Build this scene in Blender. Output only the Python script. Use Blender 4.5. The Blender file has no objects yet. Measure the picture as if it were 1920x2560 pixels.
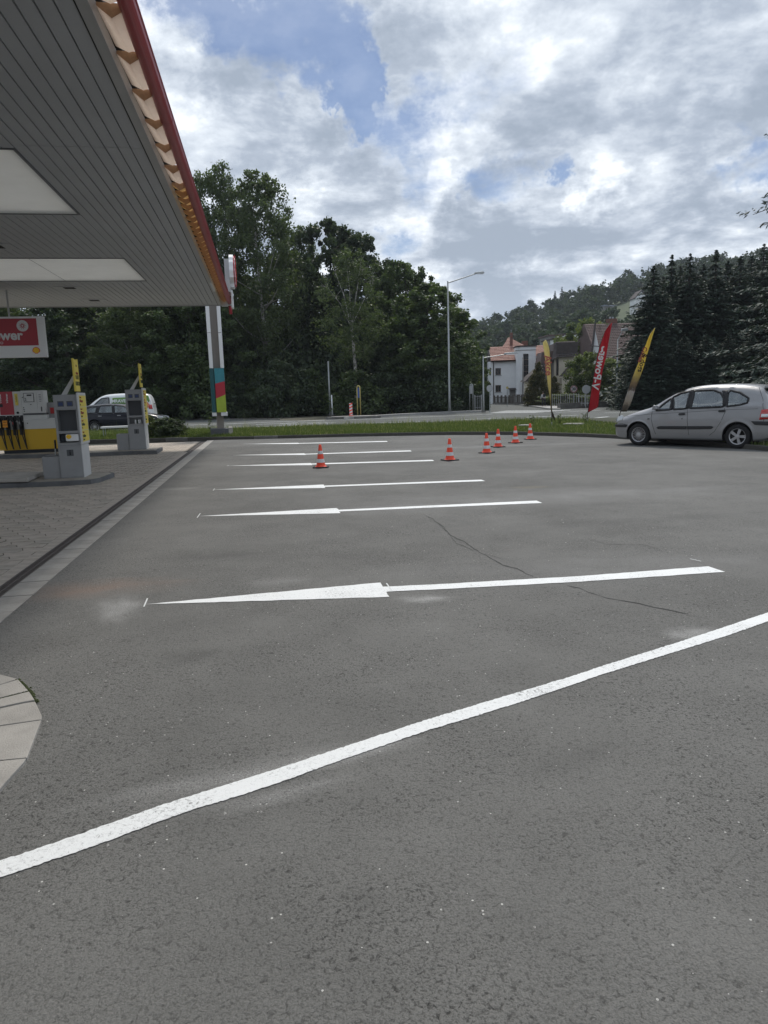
import bpy, bmesh, math, random
import numpy as np
from mathutils import Vector, Matrix
random.seed(7); rng = np.random.default_rng(7)
R = math.radians
SC = bpy.context.scene
COL = SC.collection

# ------------------------------------------------------------------ camera
F, HOR, ROLL, EYE = 1775.0, 292.0, 0.03, 1.65
PIT = math.atan(HOR / F)
fwd = Vector((0, math.cos(PIT), -math.sin(PIT)))
up0 = Vector((0, math.sin(PIT), math.cos(PIT)))
rt0 = Vector((1, 0, 0))
cx_ = (rt0 - up0 * ROLL).normalized(); cy_ = (up0 + rt0 * ROLL).normalized(); cz_ = -fwd
cam_d = bpy.data.cameras.new('camera'); cam = bpy.data.objects.new('camera', cam_d); COL.objects.link(cam)
M = Matrix((cx_, cy_, cz_)).transposed().to_4x4(); M.translation = (0, 0, EYE)
cam.matrix_world = M
cam_d.sensor_fit = 'VERTICAL'; cam_d.sensor_height = 36; cam_d.lens = 36 * F / 2560
cam_d.clip_start = 0.1; cam_d.clip_end = 5000
SC.camera = cam

def ray(px, py):
    a, b = px - 960, 1280 - py
    return fwd * F + rt0 * (a + b * ROLL) + up0 * (b - ROLL * a)
def P(px, py, z=0.0):                     # survey: point of the place on the horizontal plane z
    r = ray(px, py); return Vector((0, 0, EYE)) + r * ((z - EYE) / r.z)
def PY(px, py, Y):                        # survey: point at distance Y ahead
    r = ray(px, py); return Vector((0, 0, EYE)) + r * (Y / r.y)

# ------------------------------------------------------------------ light
SUN_EL, SUN_AZ = R(56), R(8)              # azimuth from +Y towards +X
sun_d = bpy.data.lights.new('sun', 'SUN'); sun = bpy.data.objects.new('sun', sun_d); COL.objects.link(sun)
sun_d.energy = 1.5; sun_d.angle = R(9); sun_d.color = (1, 0.94, 0.86)
sd = Vector((math.sin(SUN_AZ) * math.cos(SUN_EL), math.cos(SUN_AZ) * math.cos(SUN_EL), math.sin(SUN_EL)))
sun.rotation_euler = sd.to_track_quat('Z', 'Y').to_euler()
sun.location = (0, 0, 50)
W = bpy.data.worlds.new('World'); SC.world = W; W.use_nodes = True
nt = W.node_tree; nt.nodes.clear()
def N(t, **k):
    n = nt.nodes.new(t)
    for a, b in k.items(): setattr(n, a, b)
    return n
def mth(op, a, b=None, c=None, clamp=False):
    n = N('ShaderNodeMath', operation=op); n.use_clamp = clamp
    for i, v in enumerate((a, b, c)):
        if v is None: continue
        if isinstance(v, (int, float)): n.inputs[i].default_value = v
        else: nt.links.new(v, n.inputs[i])
    return n.outputs[0]
out = N('ShaderNodeOutputWorld'); bg = N('ShaderNodeBackground'); bg.inputs[1].default_value = 0.1
sky = N('ShaderNodeTexSky', sky_type='NISHITA'); sky.sun_disc = False
sky.sun_elevation = SUN_EL; sky.sun_rotation = SUN_AZ; sky.dust_density = 1.0; sky.ozone_density = 2.5
tc = N('ShaderNodeTexCoord')
sep = N('ShaderNodeSeparateXYZ'); nt.links.new(tc.outputs['Generated'], sep.inputs[0])
zc = mth('MAXIMUM', sep.outputs[2], 0.0)
den = mth('ADD', zc, 0.24)
comb = N('ShaderNodeCombineXYZ')
nt.links.new(mth('DIVIDE', sep.outputs[0], den), comb.inputs[0]); nt.links.new(mth('DIVIDE', sep.outputs[1], den), comb.inputs[1])
def noise(scale, detail, rough, off=(0, 0, 0), dist=0.0, src=None):
    mp = N('ShaderNodeMapping'); mp.inputs[1].default_value = off
    nt.links.new(src or comb.outputs[0], mp.inputs[0])
    n = N('ShaderNodeTexNoise'); n.inputs['Scale'].default_value = scale; n.inputs['Detail'].default_value = detail
    n.inputs['Roughness'].default_value = rough; n.inputs['Distortion'].default_value = dist
    nt.links.new(mp.outputs[0], n.inputs[0]); return n.outputs[0]
nA = noise(1.25, 12, 0.62, (1.3, 4.2, 0), 0.12)
nB = noise(3.6, 12, 0.60, (7.7, 2.1, 3), 0.15)
nC = noise(0.5, 3, 0.5, (3.0, 9.0, 5))
wn = N('ShaderNodeTexNoise'); wn.inputs['Scale'].default_value = 6; wn.inputs['Detail'].default_value = 6; wn.inputs['Roughness'].default_value = .7; nt.links.new(tc.outputs['Generated'], wn.inputs[0])
wv = N('ShaderNodeVectorMath', operation='MULTIPLY_ADD'); nt.links.new(wn.outputs['Color'], wv.inputs[0]); wv.inputs[1].default_value = (.30, .30, .22); wv.inputs[2].default_value = (-.15, -.15, -.11)
wa = N('ShaderNodeVectorMath', operation='ADD'); nt.links.new(tc.outputs['Generated'], wa.inputs[0]); nt.links.new(wv.outputs[0], wa.inputs[1])
wz = N('ShaderNodeVectorMath', operation='NORMALIZE'); nt.links.new(wa.outputs[0], wz.inputs[0])
def blob(px, py, rad, amp):               # a gap or a bank of cloud in one part of the sky
    d = ray(px, py).normalized()
    v = N('ShaderNodeVectorMath', operation='DOT_PRODUCT'); v.inputs[1].default_value = d
    nt.links.new(wz.outputs[0], v.inputs[0])
    m = N('ShaderNodeMapRange', interpolation_type='SMOOTHSTEP'); m.inputs[1].default_value = math.cos(rad); m.inputs[2].default_value = 1
    m.inputs[3].default_value = 0; m.inputs[4].default_value = amp
    nt.links.new(v.outputs['Value'], m.inputs[0]); return m.outputs[0]
cov = mth('ADD', mth('MULTIPLY', nA, 1.5), mth('MULTIPLY', nB, 0.55))
cov = mth('ADD', cov, -0.50)
for b in ((520, 120, 0.09, -.24), (760, 100, 0.10, -.27), (900, 200, .05, -.14), (1290, 450, 0.07, -.32), (1420, 425, 0.06, -.30), (880, 270, .05, -.22),
          (1740, 400, 0.06, -.14), (1890, 380, 0.08, -.28), (950, 600, .05, -.2), (700, 480, .16, .24), (420, 250, .10, .12), (1200, 210, .09, -.18), (930, 620, .08, .12), (1050, 60, .1, .1),
          (1500, 80, 0.28, .16), (1350, 620, 0.16, .14), (600, 330, .12, .10), (1480, 480, .07, .10)):
    cov = mth('ADD', cov, blob(*b))
dens = N('ShaderNodeMapRange', interpolation_type='SMOOTHSTEP'); dens.inputs[1].default_value = 0.22; dens.inputs[2].default_value = 0.44; dens.inputs[3].default_value = 0.16
nt.links.new(cov, dens.inputs[0])
# thickness -> brightness
nD = noise(11, 8, 0.62, (2.7, 5.1, 1), 0.1)
thick = mth('ADD', mth('MULTIPLY', nB, 2.0), mth('MULTIPLY', mth('MINIMUM', cov, 0.62), 0.55)); thick = mth('ADD', thick, mth('MULTIPLY', nD, .55)); thick = mth('ADD', thick, -0.84)
thick = mth('ADD', thick, mth('MULTIPLY', nC, 0.45))
for b in ((1280, 610, 0.13, .18), (1180, 700, 0.10, .16), (800, 480, .09, .14), (1500, 470, .05, -.22), (1150, 400, .06, -.16), (1080, 465, .04, -.18),
          (1500, 60, .25, -.06), (1100, 790, .06, -.14), (1350, 740, .05, -.15), (740, 520, .04, -.14), (420, 170, .09, -.18), (1600, 350, .1, -.14)):
    thick = mth('ADD', thick, blob(*b))
cr = N('ShaderNodeValToRGB'); nt.links.new(thick, cr.inputs[0])
e = cr.color_ramp.elements
K = 0.82
e[0].position = 0.66; e[0].color = (7.2 * K, 7.5 * K, 7.8 * K, 1)
e[1].position = 1.12; e[1].color = (2.5 * K, 2.95 * K, 3.6 * K, 1)
for p_, c_ in ((0.76, (5.5, 5.95, 6.5)), (0.88, (4.3, 4.75, 5.4)), (0.99, (3.2, 3.65, 4.35))):
    q = e.new(p_); q.color = (c_[0] * K, c_[1] * K, c_[2] * K, 1)
e2 = cr.color_ramp
# position >1 is clamped, so compress
th2 = mth('MULTIPLY_ADD', thick, 0.66, 0.13); nt.links.new(th2, cr.inputs[0])
for el, p_ in zip(sorted(e, key=lambda q: q.position), (0.54, 0.63, 0.73, 0.83, 0.95)): el.position = p_
mix = N('ShaderNodeMix', data_type='RGBA'); nt.links.new(dens.outputs[0], mix.inputs[0])
skb = N('ShaderNodeMix', data_type='RGBA', blend_type='MULTIPLY'); skb.inputs[0].default_value = 1
nt.links.new(sky.outputs[0], skb.inputs[6]); skb.inputs[7].default_value = (0.27, 0.335, 0.42, 1)
nt.links.new(skb.outputs[2], mix.inputs[6]); nt.links.new(cr.outputs[0], mix.inputs[7])
# whiter, brighter veil near the horizon
hz = N('ShaderNodeMapRange'); hz.inputs[1].default_value = 0.0; hz.inputs[2].default_value = 0.16; hz.inputs[3].default_value = 0.45; hz.inputs[4].default_value = 0
nt.links.new(zc, hz.inputs[0])
mix2 = N('ShaderNodeMix', data_type='RGBA'); nt.links.new(hz.outputs[0], mix2.inputs[0])
nt.links.new(mix.outputs[2], mix2.inputs[6]); mix2.inputs[7].default_value = (3.7, 4.1, 4.6, 1)
nt.links.new(mix2.outputs[2], bg.inputs[0]); nt.links.new(bg.outputs[0], out.inputs[0])
SC.view_settings.view_transform = 'Standard'; SC.view_settings.look = 'None'; SC.view_settings.gamma = 1
SC.view_settings.use_curve_mapping = False; SC.view_settings.exposure = 0.90

# ------------------------------------------------------------------ materials
MATS = {}
def mat(name, col, rough=0.6, metal=0.0, var=0.0, vscale=5.0, bump=0.0, bscale=40.0, coat=0.0, trans=0.0, emit=None, spec=0.5, col2=None, coords='Object'):
    m = bpy.data.materials.new(name); m.use_nodes = True; t = m.node_tree
    b = t.nodes['Principled BSDF']
    b.inputs['Base Color'].default_value = (*col, 1); b.inputs['Roughness'].default_value = rough
    b.inputs['Metallic'].default_value = metal; b.inputs['Coat Weight'].default_value = coat
    b.inputs['Specular IOR Level'].default_value = spec
    if trans: b.inputs['Transmission Weight'].default_value = trans
    if emit: b.inputs['Emission Color'].default_value = (*emit[:3], 1); b.inputs['Emission Strength'].default_value = emit[3]
    tcn = t.nodes.new('ShaderNodeTexCoord')
    if var or col2:
        n = t.nodes.new('ShaderNodeTexNoise'); n.inputs['Scale'].default_value = vscale; n.inputs['Detail'].default_value = 6; n.inputs['Roughness'].default_value = .65
        t.links.new(tcn.outputs[coords], n.inputs[0])
        r = t.nodes.new('ShaderNodeValToRGB'); t.links.new(n.outputs[0], r.inputs[0])
        c2 = col2 or tuple(c * (1 - var) for c in col); c1 = col if col2 else tuple(min(1, c * (1 + var * .6)) for c in col)
        r.color_ramp.elements[0].position = .32; r.color_ramp.elements[0].color = (*c2, 1)
        r.color_ramp.elements[1].position = .68; r.color_ramp.elements[1].color = (*c1, 1)
        t.links.new(r.outputs[0], b.inputs['Base Color'])
    if bump:
        n = t.nodes.new('ShaderNodeTexNoise'); n.inputs['Scale'].default_value = bscale; n.inputs['Detail'].default_value = 5
        t.links.new(tcn.outputs[coords], n.inputs[0])
        bp = t.nodes.new('ShaderNodeBump'); bp.inputs['Strength'].default_value = bump; bp.inputs['Distance'].default_value = .02
        t.links.new(n.outputs[0], bp.inputs['Height']); t.links.new(bp.outputs[0], b.inputs['Normal'])
    MATS[name] = m; return m

def asphalt(name, base, blobs=(), warm=1.0, fine=1.0):
    m = bpy.data.materials.new(name); m.use_nodes = True; t = m.node_tree; L = t.links
    b = t.nodes['Principled BSDF']; b.inputs['Roughness'].default_value = .88; b.inputs['Specular IOR Level'].default_value = .15
    tcn = t.nodes.new('ShaderNodeTexCoord'); co = tcn.outputs['Object']
    def nz(sc, det, ro, rngs, vals, src=co):
        n = t.nodes.new('ShaderNodeTexNoise'); n.inputs['Scale'].default_value = sc; n.inputs['Detail'].default_value = det; n.inputs['Roughness'].default_value = ro
        L.new(src, n.inputs[0]); r = t.nodes.new('ShaderNodeMapRange')
        r.inputs[1].default_value, r.inputs[2].default_value = rngs; r.inputs[3].default_value, r.inputs[4].default_value = vals
        L.new(n.outputs[0], r.inputs[0]); return r.outputs[0]
    def mm(op, a, c):
        n = t.nodes.new('ShaderNodeMath'); n.operation = op
        for i, v in enumerate((a, c)):
            if isinstance(v, (int, float)): n.inputs[i].default_value = v
            else: L.new(v, n.inputs[i])
        return n.outputs[0]
    def pits(sc, dist, lo, hi, depth, off):
        n = t.nodes.new('ShaderNodeTexNoise'); n.inputs['Scale'].default_value = sc; n.inputs['Detail'].default_value = 4; n.inputs['Roughness'].default_value = .6; n.inputs['Distortion'].default_value = dist
        mp = t.nodes.new('ShaderNodeMapping'); mp.inputs[1].default_value = (off, off * .7, 0); L.new(co, mp.inputs[0]); L.new(mp.outputs[0], n.inputs[0])
        r = t.nodes.new('ShaderNodeMapRange'); r.inputs[1].default_value = lo; r.inputs[2].default_value = hi; r.inputs[3].default_value = depth; r.inputs[4].default_value = 1; L.new(n.outputs[0], r.inputs[0]); return r.outputs[0], n.outputs[0]
    big = nz(.30, 5, .6, (.3, .7), (.84, 1.14)); mid = nz(1.6, 5, .7, (.3, .7), (.90, 1.09)); grit = nz(160, 2, .7, (.3, .7), (.80, 1.16))
    rough_patch = nz(.9, 3, .6, (.35, .6), (.35, 1.0))
    p1_, h1_ = pits(46, .9, .34, .46, .42, 3.1); p2_, h2_ = pits(105, .6, .38, .50, .55, 8.3)
    def fade(p): n = t.nodes.new('ShaderNodeMix'); n.data_type = 'FLOAT'; L.new(rough_patch, n.inputs[0]); n.inputs[2].default_value = 1; L.new(p, n.inputs[3]); return n.outputs[0]
    pit = mm('MULTIPLY', fade(p1_), fade(p2_))
    v = t.nodes.new('ShaderNodeTexVoronoi'); v.inputs['Scale'].default_value = 75; L.new(co, v.inputs[0])
    # pale stones in the mix
    sp = t.nodes.new('ShaderNodeSeparateColor'); L.new(v.outputs['Color'], sp.inputs[0])
    st = t.nodes.new('ShaderNodeMath'); st.operation = 'GREATER_THAN'; st.inputs[1].default_value = .994; L.new(sp.outputs[0], st.inputs[0])
    f = mm('MULTIPLY', mm('MULTIPLY', big, mid), mm('MULTIPLY', grit, pit))
    f = mm('ADD', f, mm('MULTIPLY', mm('MULTIPLY', st.outputs[0], mm('LESS_THAN', v.outputs['Distance'], .30)), 2.2))
    val = mm('MULTIPLY', f, base)
    cc = t.nodes.new('ShaderNodeCombineColor'); L.new(mm('MULTIPLY', val, 1.005 * warm), cc.inputs[0]); L.new(val, cc.inputs[1]); L.new(mm('MULTIPLY', val, .955), cc.inputs[2])
    cur = cc.outputs[0]
    for (c, rx, ry, ang, colr, amt, thr) in blobs:
        mp = t.nodes.new('ShaderNodeMapping'); mp.vector_type = 'TEXTURE'
        mp.inputs[1].default_value = (c[0], c[1], 0); mp.inputs[2].default_value = (0, 0, ang); mp.inputs[3].default_value = (rx, ry, 1)
        L.new(co, mp.inputs[0])
        wn_ = t.nodes.new('ShaderNodeTexNoise'); wn_.inputs['Scale'].default_value = 1.4; wn_.inputs['Detail'].default_value = 5; L.new(mp.outputs[0], wn_.inputs[0]); wm_ = t.nodes.new('ShaderNodeVectorMath'); wm_.operation = 'MULTIPLY_ADD'; wm_.inputs[1].default_value = (1.1, 1.1, 0); L.new(wn_.outputs['Color'], wm_.inputs[0]); wo_ = t.nodes.new('ShaderNodeVectorMath'); wo_.operation = 'ADD'; wo_.inputs[1].default_value = (-.55, -.55, 0); L.new(mp.outputs[0], wo_.inputs[0]); L.new(wo_.outputs[0], wm_.inputs[2])
        ln = t.nodes.new('ShaderNodeVectorMath'); ln.operation = 'LENGTH'; L.new(wm_.outputs[0], ln.inputs[0])
        r = t.nodes.new('ShaderNodeMapRange'); r.interpolation_type = 'SMOOTHERSTEP'; r.inputs[1].default_value = 1; r.inputs[2].default_value = 0; L.new(ln.outputs['Value'], r.inputs[0])
        g = nz(110, 3, .85, (thr - .10, thr + .14), (.12, 1)); g2 = nz(1.5, 3, .6, (.3, .65), (.3, 1))
        mk = mm('MULTIPLY', mm('MULTIPLY', r.outputs[0], mm('MULTIPLY', g, g2)), amt)
        mx = t.nodes.new('ShaderNodeMix'); mx.data_type = 'RGBA'; L.new(mk, mx.inputs[0]); L.new(cur, mx.inputs[6]); mx.inputs[7].default_value = (*colr, 1)
        cur = mx.outputs[2]
    L.new(cur, b.inputs['Base Color'])
    hsum = mm('ADD', mm('MULTIPLY', h1_, 1.3), mm('MULTIPLY', h2_, .7))
    bp = t.nodes.new('ShaderNodeBump'); bp.inputs['Strength'].default_value = .7 * fine; bp.inputs['Distance'].default_value = .010
    L.new(hsum, bp.inputs['Height']); L.new(bp.outputs[0], b.inputs['Normal'])
    MATS[name] = m; return m

def paintmat(name, col, wear=.5, lo=.36):
    m = bpy.data.materials.new(name); m.use_nodes = True; t = m.node_tree; L = t.links
    b = t.nodes['Principled BSDF']; b.inputs['Roughness'].default_value = .55
    tcn = t.nodes.new('ShaderNodeTexCoord'); co = tcn.outputs['Object']
    n = t.nodes.new('ShaderNodeTexNoise'); n.inputs['Scale'].default_value = 55; n.inputs['Detail'].default_value = 6; n.inputs['Roughness'].default_value = .85; n.inputs['Distortion'].default_value = .6; L.new(co, n.inputs[0])
    n2 = t.nodes.new('ShaderNodeTexNoise'); n2.inputs['Scale'].default_value = 2; n2.inputs['Detail'].default_value = 4; L.new(co, n2.inputs[0])
    ad = t.nodes.new('ShaderNodeMath'); ad.operation = 'MULTIPLY_ADD'; ad.inputs[1].default_value = .35; L.new(n2.outputs[0], ad.inputs[0]); L.new(n.outputs[0], ad.inputs[2])
    r = t.nodes.new('ShaderNodeValToRGB'); L.new(ad.outputs[0], r.inputs[0])
    r.color_ramp.elements[0].position = lo; r.color_ramp.elements[0].color = (.16, .16, .155, 1)
    r.color_ramp.elements[1].position = lo + .16; r.color_ramp.elements[1].color = (*col, 1)
    q = r.color_ramp.elements.new(lo + .08); q.color = tuple(c * .8 for c in col) + (1,)
    L.new(r.outputs[0], b.inputs['Base Color'])
    bp = t.nodes.new('ShaderNodeBump'); bp.inputs['Strength'].default_value = .55; bp.inputs['Distance'].default_value = .01
    L.new(n.outputs[0], bp.inputs['Height']); L.new(bp.outputs[0], b.inputs['Normal'])
    MATS[name] = m; return m

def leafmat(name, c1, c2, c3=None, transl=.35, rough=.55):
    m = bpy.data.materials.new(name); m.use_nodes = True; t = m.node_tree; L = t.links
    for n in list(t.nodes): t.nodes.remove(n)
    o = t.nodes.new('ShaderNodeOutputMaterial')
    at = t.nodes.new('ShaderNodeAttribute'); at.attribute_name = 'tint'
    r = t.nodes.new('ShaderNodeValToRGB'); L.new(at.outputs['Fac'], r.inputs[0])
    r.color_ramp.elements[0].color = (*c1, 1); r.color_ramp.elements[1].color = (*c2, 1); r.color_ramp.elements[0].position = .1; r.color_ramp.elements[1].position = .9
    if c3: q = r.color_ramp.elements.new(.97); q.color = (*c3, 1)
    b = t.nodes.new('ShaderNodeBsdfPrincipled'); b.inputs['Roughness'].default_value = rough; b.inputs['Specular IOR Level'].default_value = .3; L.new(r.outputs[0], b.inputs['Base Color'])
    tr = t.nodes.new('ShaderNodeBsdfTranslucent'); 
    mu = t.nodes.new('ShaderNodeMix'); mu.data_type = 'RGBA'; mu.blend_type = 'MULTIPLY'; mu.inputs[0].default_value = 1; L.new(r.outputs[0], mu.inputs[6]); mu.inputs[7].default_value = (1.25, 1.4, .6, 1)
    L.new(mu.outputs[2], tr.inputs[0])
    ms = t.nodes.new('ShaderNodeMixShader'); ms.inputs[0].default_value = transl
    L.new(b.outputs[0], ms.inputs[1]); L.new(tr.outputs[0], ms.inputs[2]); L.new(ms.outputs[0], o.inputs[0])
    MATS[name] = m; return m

# ------------------------------------------------------------------ mesh tools
class MB:
    def __init__(s): s.v = []; s.f = []; s.m = []; s.cur = 0
    def add(s, vs, fs):
        o = len(s.v); s.v += [tuple(v) for v in vs]; s.f += [tuple(i + o for i in f) for f in fs]; s.m += [s.cur] * len(fs); return s
    def box(s, x0, y0, z0, x1, y1, z1):
        vs = [(x, y, z) for z in (z0, z1) for y in (y0, y1) for x in (x0, x1)]
        return s.add(vs, [(0, 2, 3, 1), (4, 5, 7, 6), (0, 1, 5, 4), (2, 6, 7, 3), (0, 4, 6, 2), (1, 3, 7, 5)])
    def prism(s, poly, z0, z1):            # polygon in xy, counter-clockwise
        n = len(poly); vs = [(p[0], p[1], z0) for p in poly] + [(p[0], p[1], z1) for p in poly]
        fs = [tuple(range(n))[::-1], tuple(range(n, 2 * n))] + [(i, (i + 1) % n, n + (i + 1) % n, n + i) for i in range(n)]
        return s.add(vs, fs)
    def prismy(s, poly, y0, y1):           # polygon in xz, extruded along y
        n = len(poly); vs = [(p[0], y0, p[1]) for p in poly] + [(p[0], y1, p[1]) for p in poly]
        fs = [tuple(range(n)), tuple(range(n, 2 * n))[::-1]] + [((i + 1) % n, i, n + i, n + (i + 1) % n) for i in range(n)]
        return s.add(vs, fs)
    def prismx(s, poly, x0, x1):           # polygon in yz, extruded along x
        n = len(poly); vs = [(x0, p[0], p[1]) for p in poly] + [(x1, p[0], p[1]) for p in poly]
        fs = [tuple(range(n))[::-1], tuple(range(n, 2 * n))] + [(i, (i + 1) % n, n + (i + 1) % n, n + i) for i in range(n)]
        return s.add(vs, fs)
    def tube(s, pts, rad, seg=8, cap=True):
        pts = [Vector(p) for p in pts]; n = len(pts)
        if isinstance(rad, (int, float)): rad = [rad] * n
        vs = []
        for i, p in enumerate(pts):
            d = (pts[min(i + 1, n - 1)] - pts[max(i - 1, 0)]).normalized()
            a = d.cross(Vector((0, 0, 1)) if abs(d.z) < .9 else Vector((1, 0, 0))).normalized(); b = d.cross(a)
            for k in range(seg):
                t = 2 * math.pi * k / seg; vs.append(p + (a * math.cos(t) + b * math.sin(t)) * rad[i])
        fs = [(i * seg + k, i * seg + (k + 1) % seg, (i + 1) * seg + (k + 1) % seg, (i + 1) * seg + k) for i in range(n - 1) for k in range(seg)]
        if cap: fs += [tuple(range(seg))[::-1], tuple(range((n - 1) * seg, n * seg))]
        return s.add(vs, fs)
    def lathe(s, prof, seg=20, axis='z', c=(0, 0, 0), caps=False):
        vs = []
        for r, h in prof:
            for k in range(seg):
                t = 2 * math.pi * k / seg; a, b = r * math.cos(t), r * math.sin(t)
                v = (a, b, h) if axis == 'z' else ((a, h, b) if axis == 'y' else (h, a, b))
                vs.append((v[0] + c[0], v[1] + c[1], v[2] + c[2]))
        n = len(prof)
        fs = [(i * seg + k, i * seg + (k + 1) % seg, (i + 1) * seg + (k + 1) % seg, (i + 1) * seg + k) for i in range(n - 1) for k in range(seg)]
        if caps: fs += [tuple(range(seg))[::-1], tuple(range((n - 1) * seg, n * seg))]
        return s.add(vs, fs)
    def poly(s, pts): return s.add(pts, [tuple(range(len(pts)))])
    def mesh(s, name, mats, smooth=False):
        me = bpy.data.meshes.new(name); me.from_pydata(s.v, [], s.f)
        for m_ in (mats if isinstance(mats, (list, tuple)) else [mats]): me.materials.append(MATS[m_])
        if len(me.materials) > 1: me.polygons.foreach_set('material_index', s.m)
        me.update(); 
        bm = bmesh.new(); bm.from_mesh(me); bmesh.ops.recalc_face_normals(bm, faces=bm.faces); bm.to_mesh(me); bm.free()
        if smooth: me.shade_smooth()
        return me
    def build(s, name, mats, parent=None, loc=None, rot=None, smooth=False, bevel=0, **props):
        return link(s.mesh(name, mats, smooth), name, parent, loc, rot, bevel, **props)

def link(me, name, parent=None, loc=None, rot=None, bevel=0, **props):
    o = bpy.data.objects.new(name, me); COL.objects.link(o)
    if parent: o.parent = parent
    if loc is not None: o.location = loc
    if rot is not None: o.rotation_euler = rot
    if bevel:
        b = o.modifiers.new('bevel', 'BEVEL'); b.width = bevel; b.segments = 2; b.limit_method = 'ANGLE'
    for k, v in props.items(): o[k] = v
    return o
def thing(name, loc, rz=0, **props):
    o = bpy.data.objects.new(name, None); COL.objects.link(o); o.location = loc; o.rotation_euler = (0, 0, rz)
    o.empty_display_size = .2
    for k, v in props.items(): o[k] = v
    return o
def copy_tree(o, parent=None):
    c = o.copy(); COL.objects.link(c)
    if parent: c.parent = parent
    for ch in list(o.children): copy_tree(ch, c)
    return c
def text(s, size, m, name='lettering', parent=None, loc=(0, 0, 0), rot=(0, 0, 0), extrude=.003, align='CENTER', scale=(1, 1, 1), bold=0.0, **props):
    cu = bpy.data.curves.new('t', 'FONT'); cu.body = s; cu.size = size; cu.extrude = extrude; cu.align_x = align; cu.align_y = 'CENTER'; cu.offset = bold; cu.resolution_u = 3
    to = bpy.data.objects.new('t', cu); COL.objects.link(to)
    me = bpy.data.meshes.new_from_object(to.evaluated_get(bpy.context.evaluated_depsgraph_get()))
    bpy.data.objects.remove(to); me.name = name; me.materials.clear(); me.materials.append(MATS[m])
    o = link(me, name, parent, loc, rot, **props); o.scale = scale; return o
def flat(name, pts, z, m, parent=None, **props):      # a sheet from ground points
    return MB().poly([(p[0], p[1], z) for p in pts]).build(name, m, parent, **props)

# site axes: D1 along the canopy and drain (away from the camera), D2 across
VP1 = ray(656, 997); TH = math.atan2(-VP1.x, VP1.y)          # rotation of the site frame
D1 = Vector((-math.sin(TH), math.cos(TH), 0)); D2 = Vector((math.cos(TH), math.sin(TH), 0))
def site(l, s, z=0): return D2 * l + D1 * s + Vector((0, 0, z))
def lat(px, py, z=0):
    p = P(px, py, z); return p.dot(D2), p.dot(D1)
# ------------------------------------------------------------------ material library
HALO = (.50, .50, .49)
def g2(px, py): p = P(px, py); return (p.x, p.y)
asphalt('lot_asphalt', .172, [
    (g2(620, 1930), .95, .16, R(22), HALO, .75, .52), (g2(820, 1900), .7, .10, R(22), HALO, .8, .50), (g2(700, 1985), .5, .10, R(22), HALO, .6, .52),
    (g2(300, 1520), .30, .55, R(20), HALO, .8, .48), (g2(1060, 1497), .35, .16, 0, HALO, .8, .48),
    (g2(1740, 1585), .28, .22, R(28), HALO, .85, .46), (g2(700, 1455), .5, .22, R(10), HALO, .35, .5),
    (g2(1000, 1270), 2.6, .7, R(8), (.25, .25, .245), .7, .40), (g2(1400, 1240), 4.5, 1.2, R(5), (.26, .26, .255), .7, .40), (g2(1500, 1420), 3.0, .9, R(5), (.25, .25, .245), .6, .42),
    (g2(250, 1470), 1.1, .45, R(8), (.25, .17, .13), .75, .40), (g2(480, 1640), .30, .2, .4, (.07, .07, .068), .5, .42), (g2(1010, 1130), 2.2, .6, .1, (.09, .09, .088), .6, .42), (g2(560, 1390), .8, .3, .2, (.08, .08, .078), .5, .42), (g2(1600, 1300), 2.5, .35, .15, (.09, .09, .088), .5, .42), (g2(1450, 1900), .35, .16, .6, (.08, .08, .078), .4, .44), (g2(900, 2250), .12, .10, 0, (.06, .06, .058), .5, .44), (g2(1330, 1218), .5, .25, 0, (.26, .23, .16), .6, .42),
    (g2(450, 1222), .6, .3, R(10), HALO, .35, .45), (g2(1180, 1118), 6, .8, R(4), (.26, .26, .255), .7, .42)])
asphalt('road_asphalt', .150, [], warm=.95, fine=.5)
asphalt('street_asphalt', .155, [], warm=.95, fine=.5)
paintmat('paint', (.80, .82, .82), lo=.50); paintmat('road_paint', (.66, .68, .68), lo=.42)
mat('crack', (.045, .045, .044), .95)
mat('strip_concrete', (.33, .315, .29), .85, var=.25, vscale=3, bump=.35, bscale=120)
mat('block_a', (.46, .405, .34), .85, var=.2, vscale=6, bump=.4, bscale=90, coords='Object')
mat('block_b', (.49, .43, .365), .85, var=.2, vscale=6, bump=.4, bscale=90)
mat('block_c', (.41, .365, .31), .85, var=.2, vscale=6, bump=.4, bscale=90)
mat('joint_sand', (.04, .038, .034), .95, var=.3, vscale=20)
mat('drain_iron', (.15, .13, .12), .6, metal=.3, var=.3, vscale=20)
mat('kerb_concrete', (.16, .155, .145), .9, var=.4, vscale=2.5, bump=.4, bscale=60)
mat('kerb_dark', (.085, .08, .07), .9, var=.5, vscale=1.2, bump=.4, bscale=60)  # darker kerb concrete with strong random mottling
mat('pale_concrete', (.42, .40, .37), .85, var=.22, vscale=2.5, bump=.25, bscale=80)
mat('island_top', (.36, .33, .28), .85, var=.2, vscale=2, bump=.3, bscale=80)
mat('island_side_shade', (.13, .135, .14), .85, var=.3, vscale=2, bump=.3, bscale=60)  # darker than the top: shade of the facing kerb sides put into colour
mat('pavement_slab', (.33, .325, .31), .85, var=.2, vscale=1, bump=.2)
mat('soil', (.045, .05, .028), .95, var=.5, vscale=1.5, bump=.5, bscale=8)
mat('verge_dry', (.085, .08, .055), .95, var=.4, vscale=.8, bump=.4, bscale=6)
mat('forest_floor', (.02, .024, .014), .95, var=.5, vscale=.5)
mat('hill_meadow', (.075, .10, .045), .95, var=.4, vscale=.12, col2=(.045, .065, .03), bump=.6, bscale=.8)
mat('moss', (.05, .065, .02), .95, var=.4, vscale=40)
leafmat('grass', (.06, .085, .025), (.14, .18, .055), (.34, .32, .17), .3)

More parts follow.
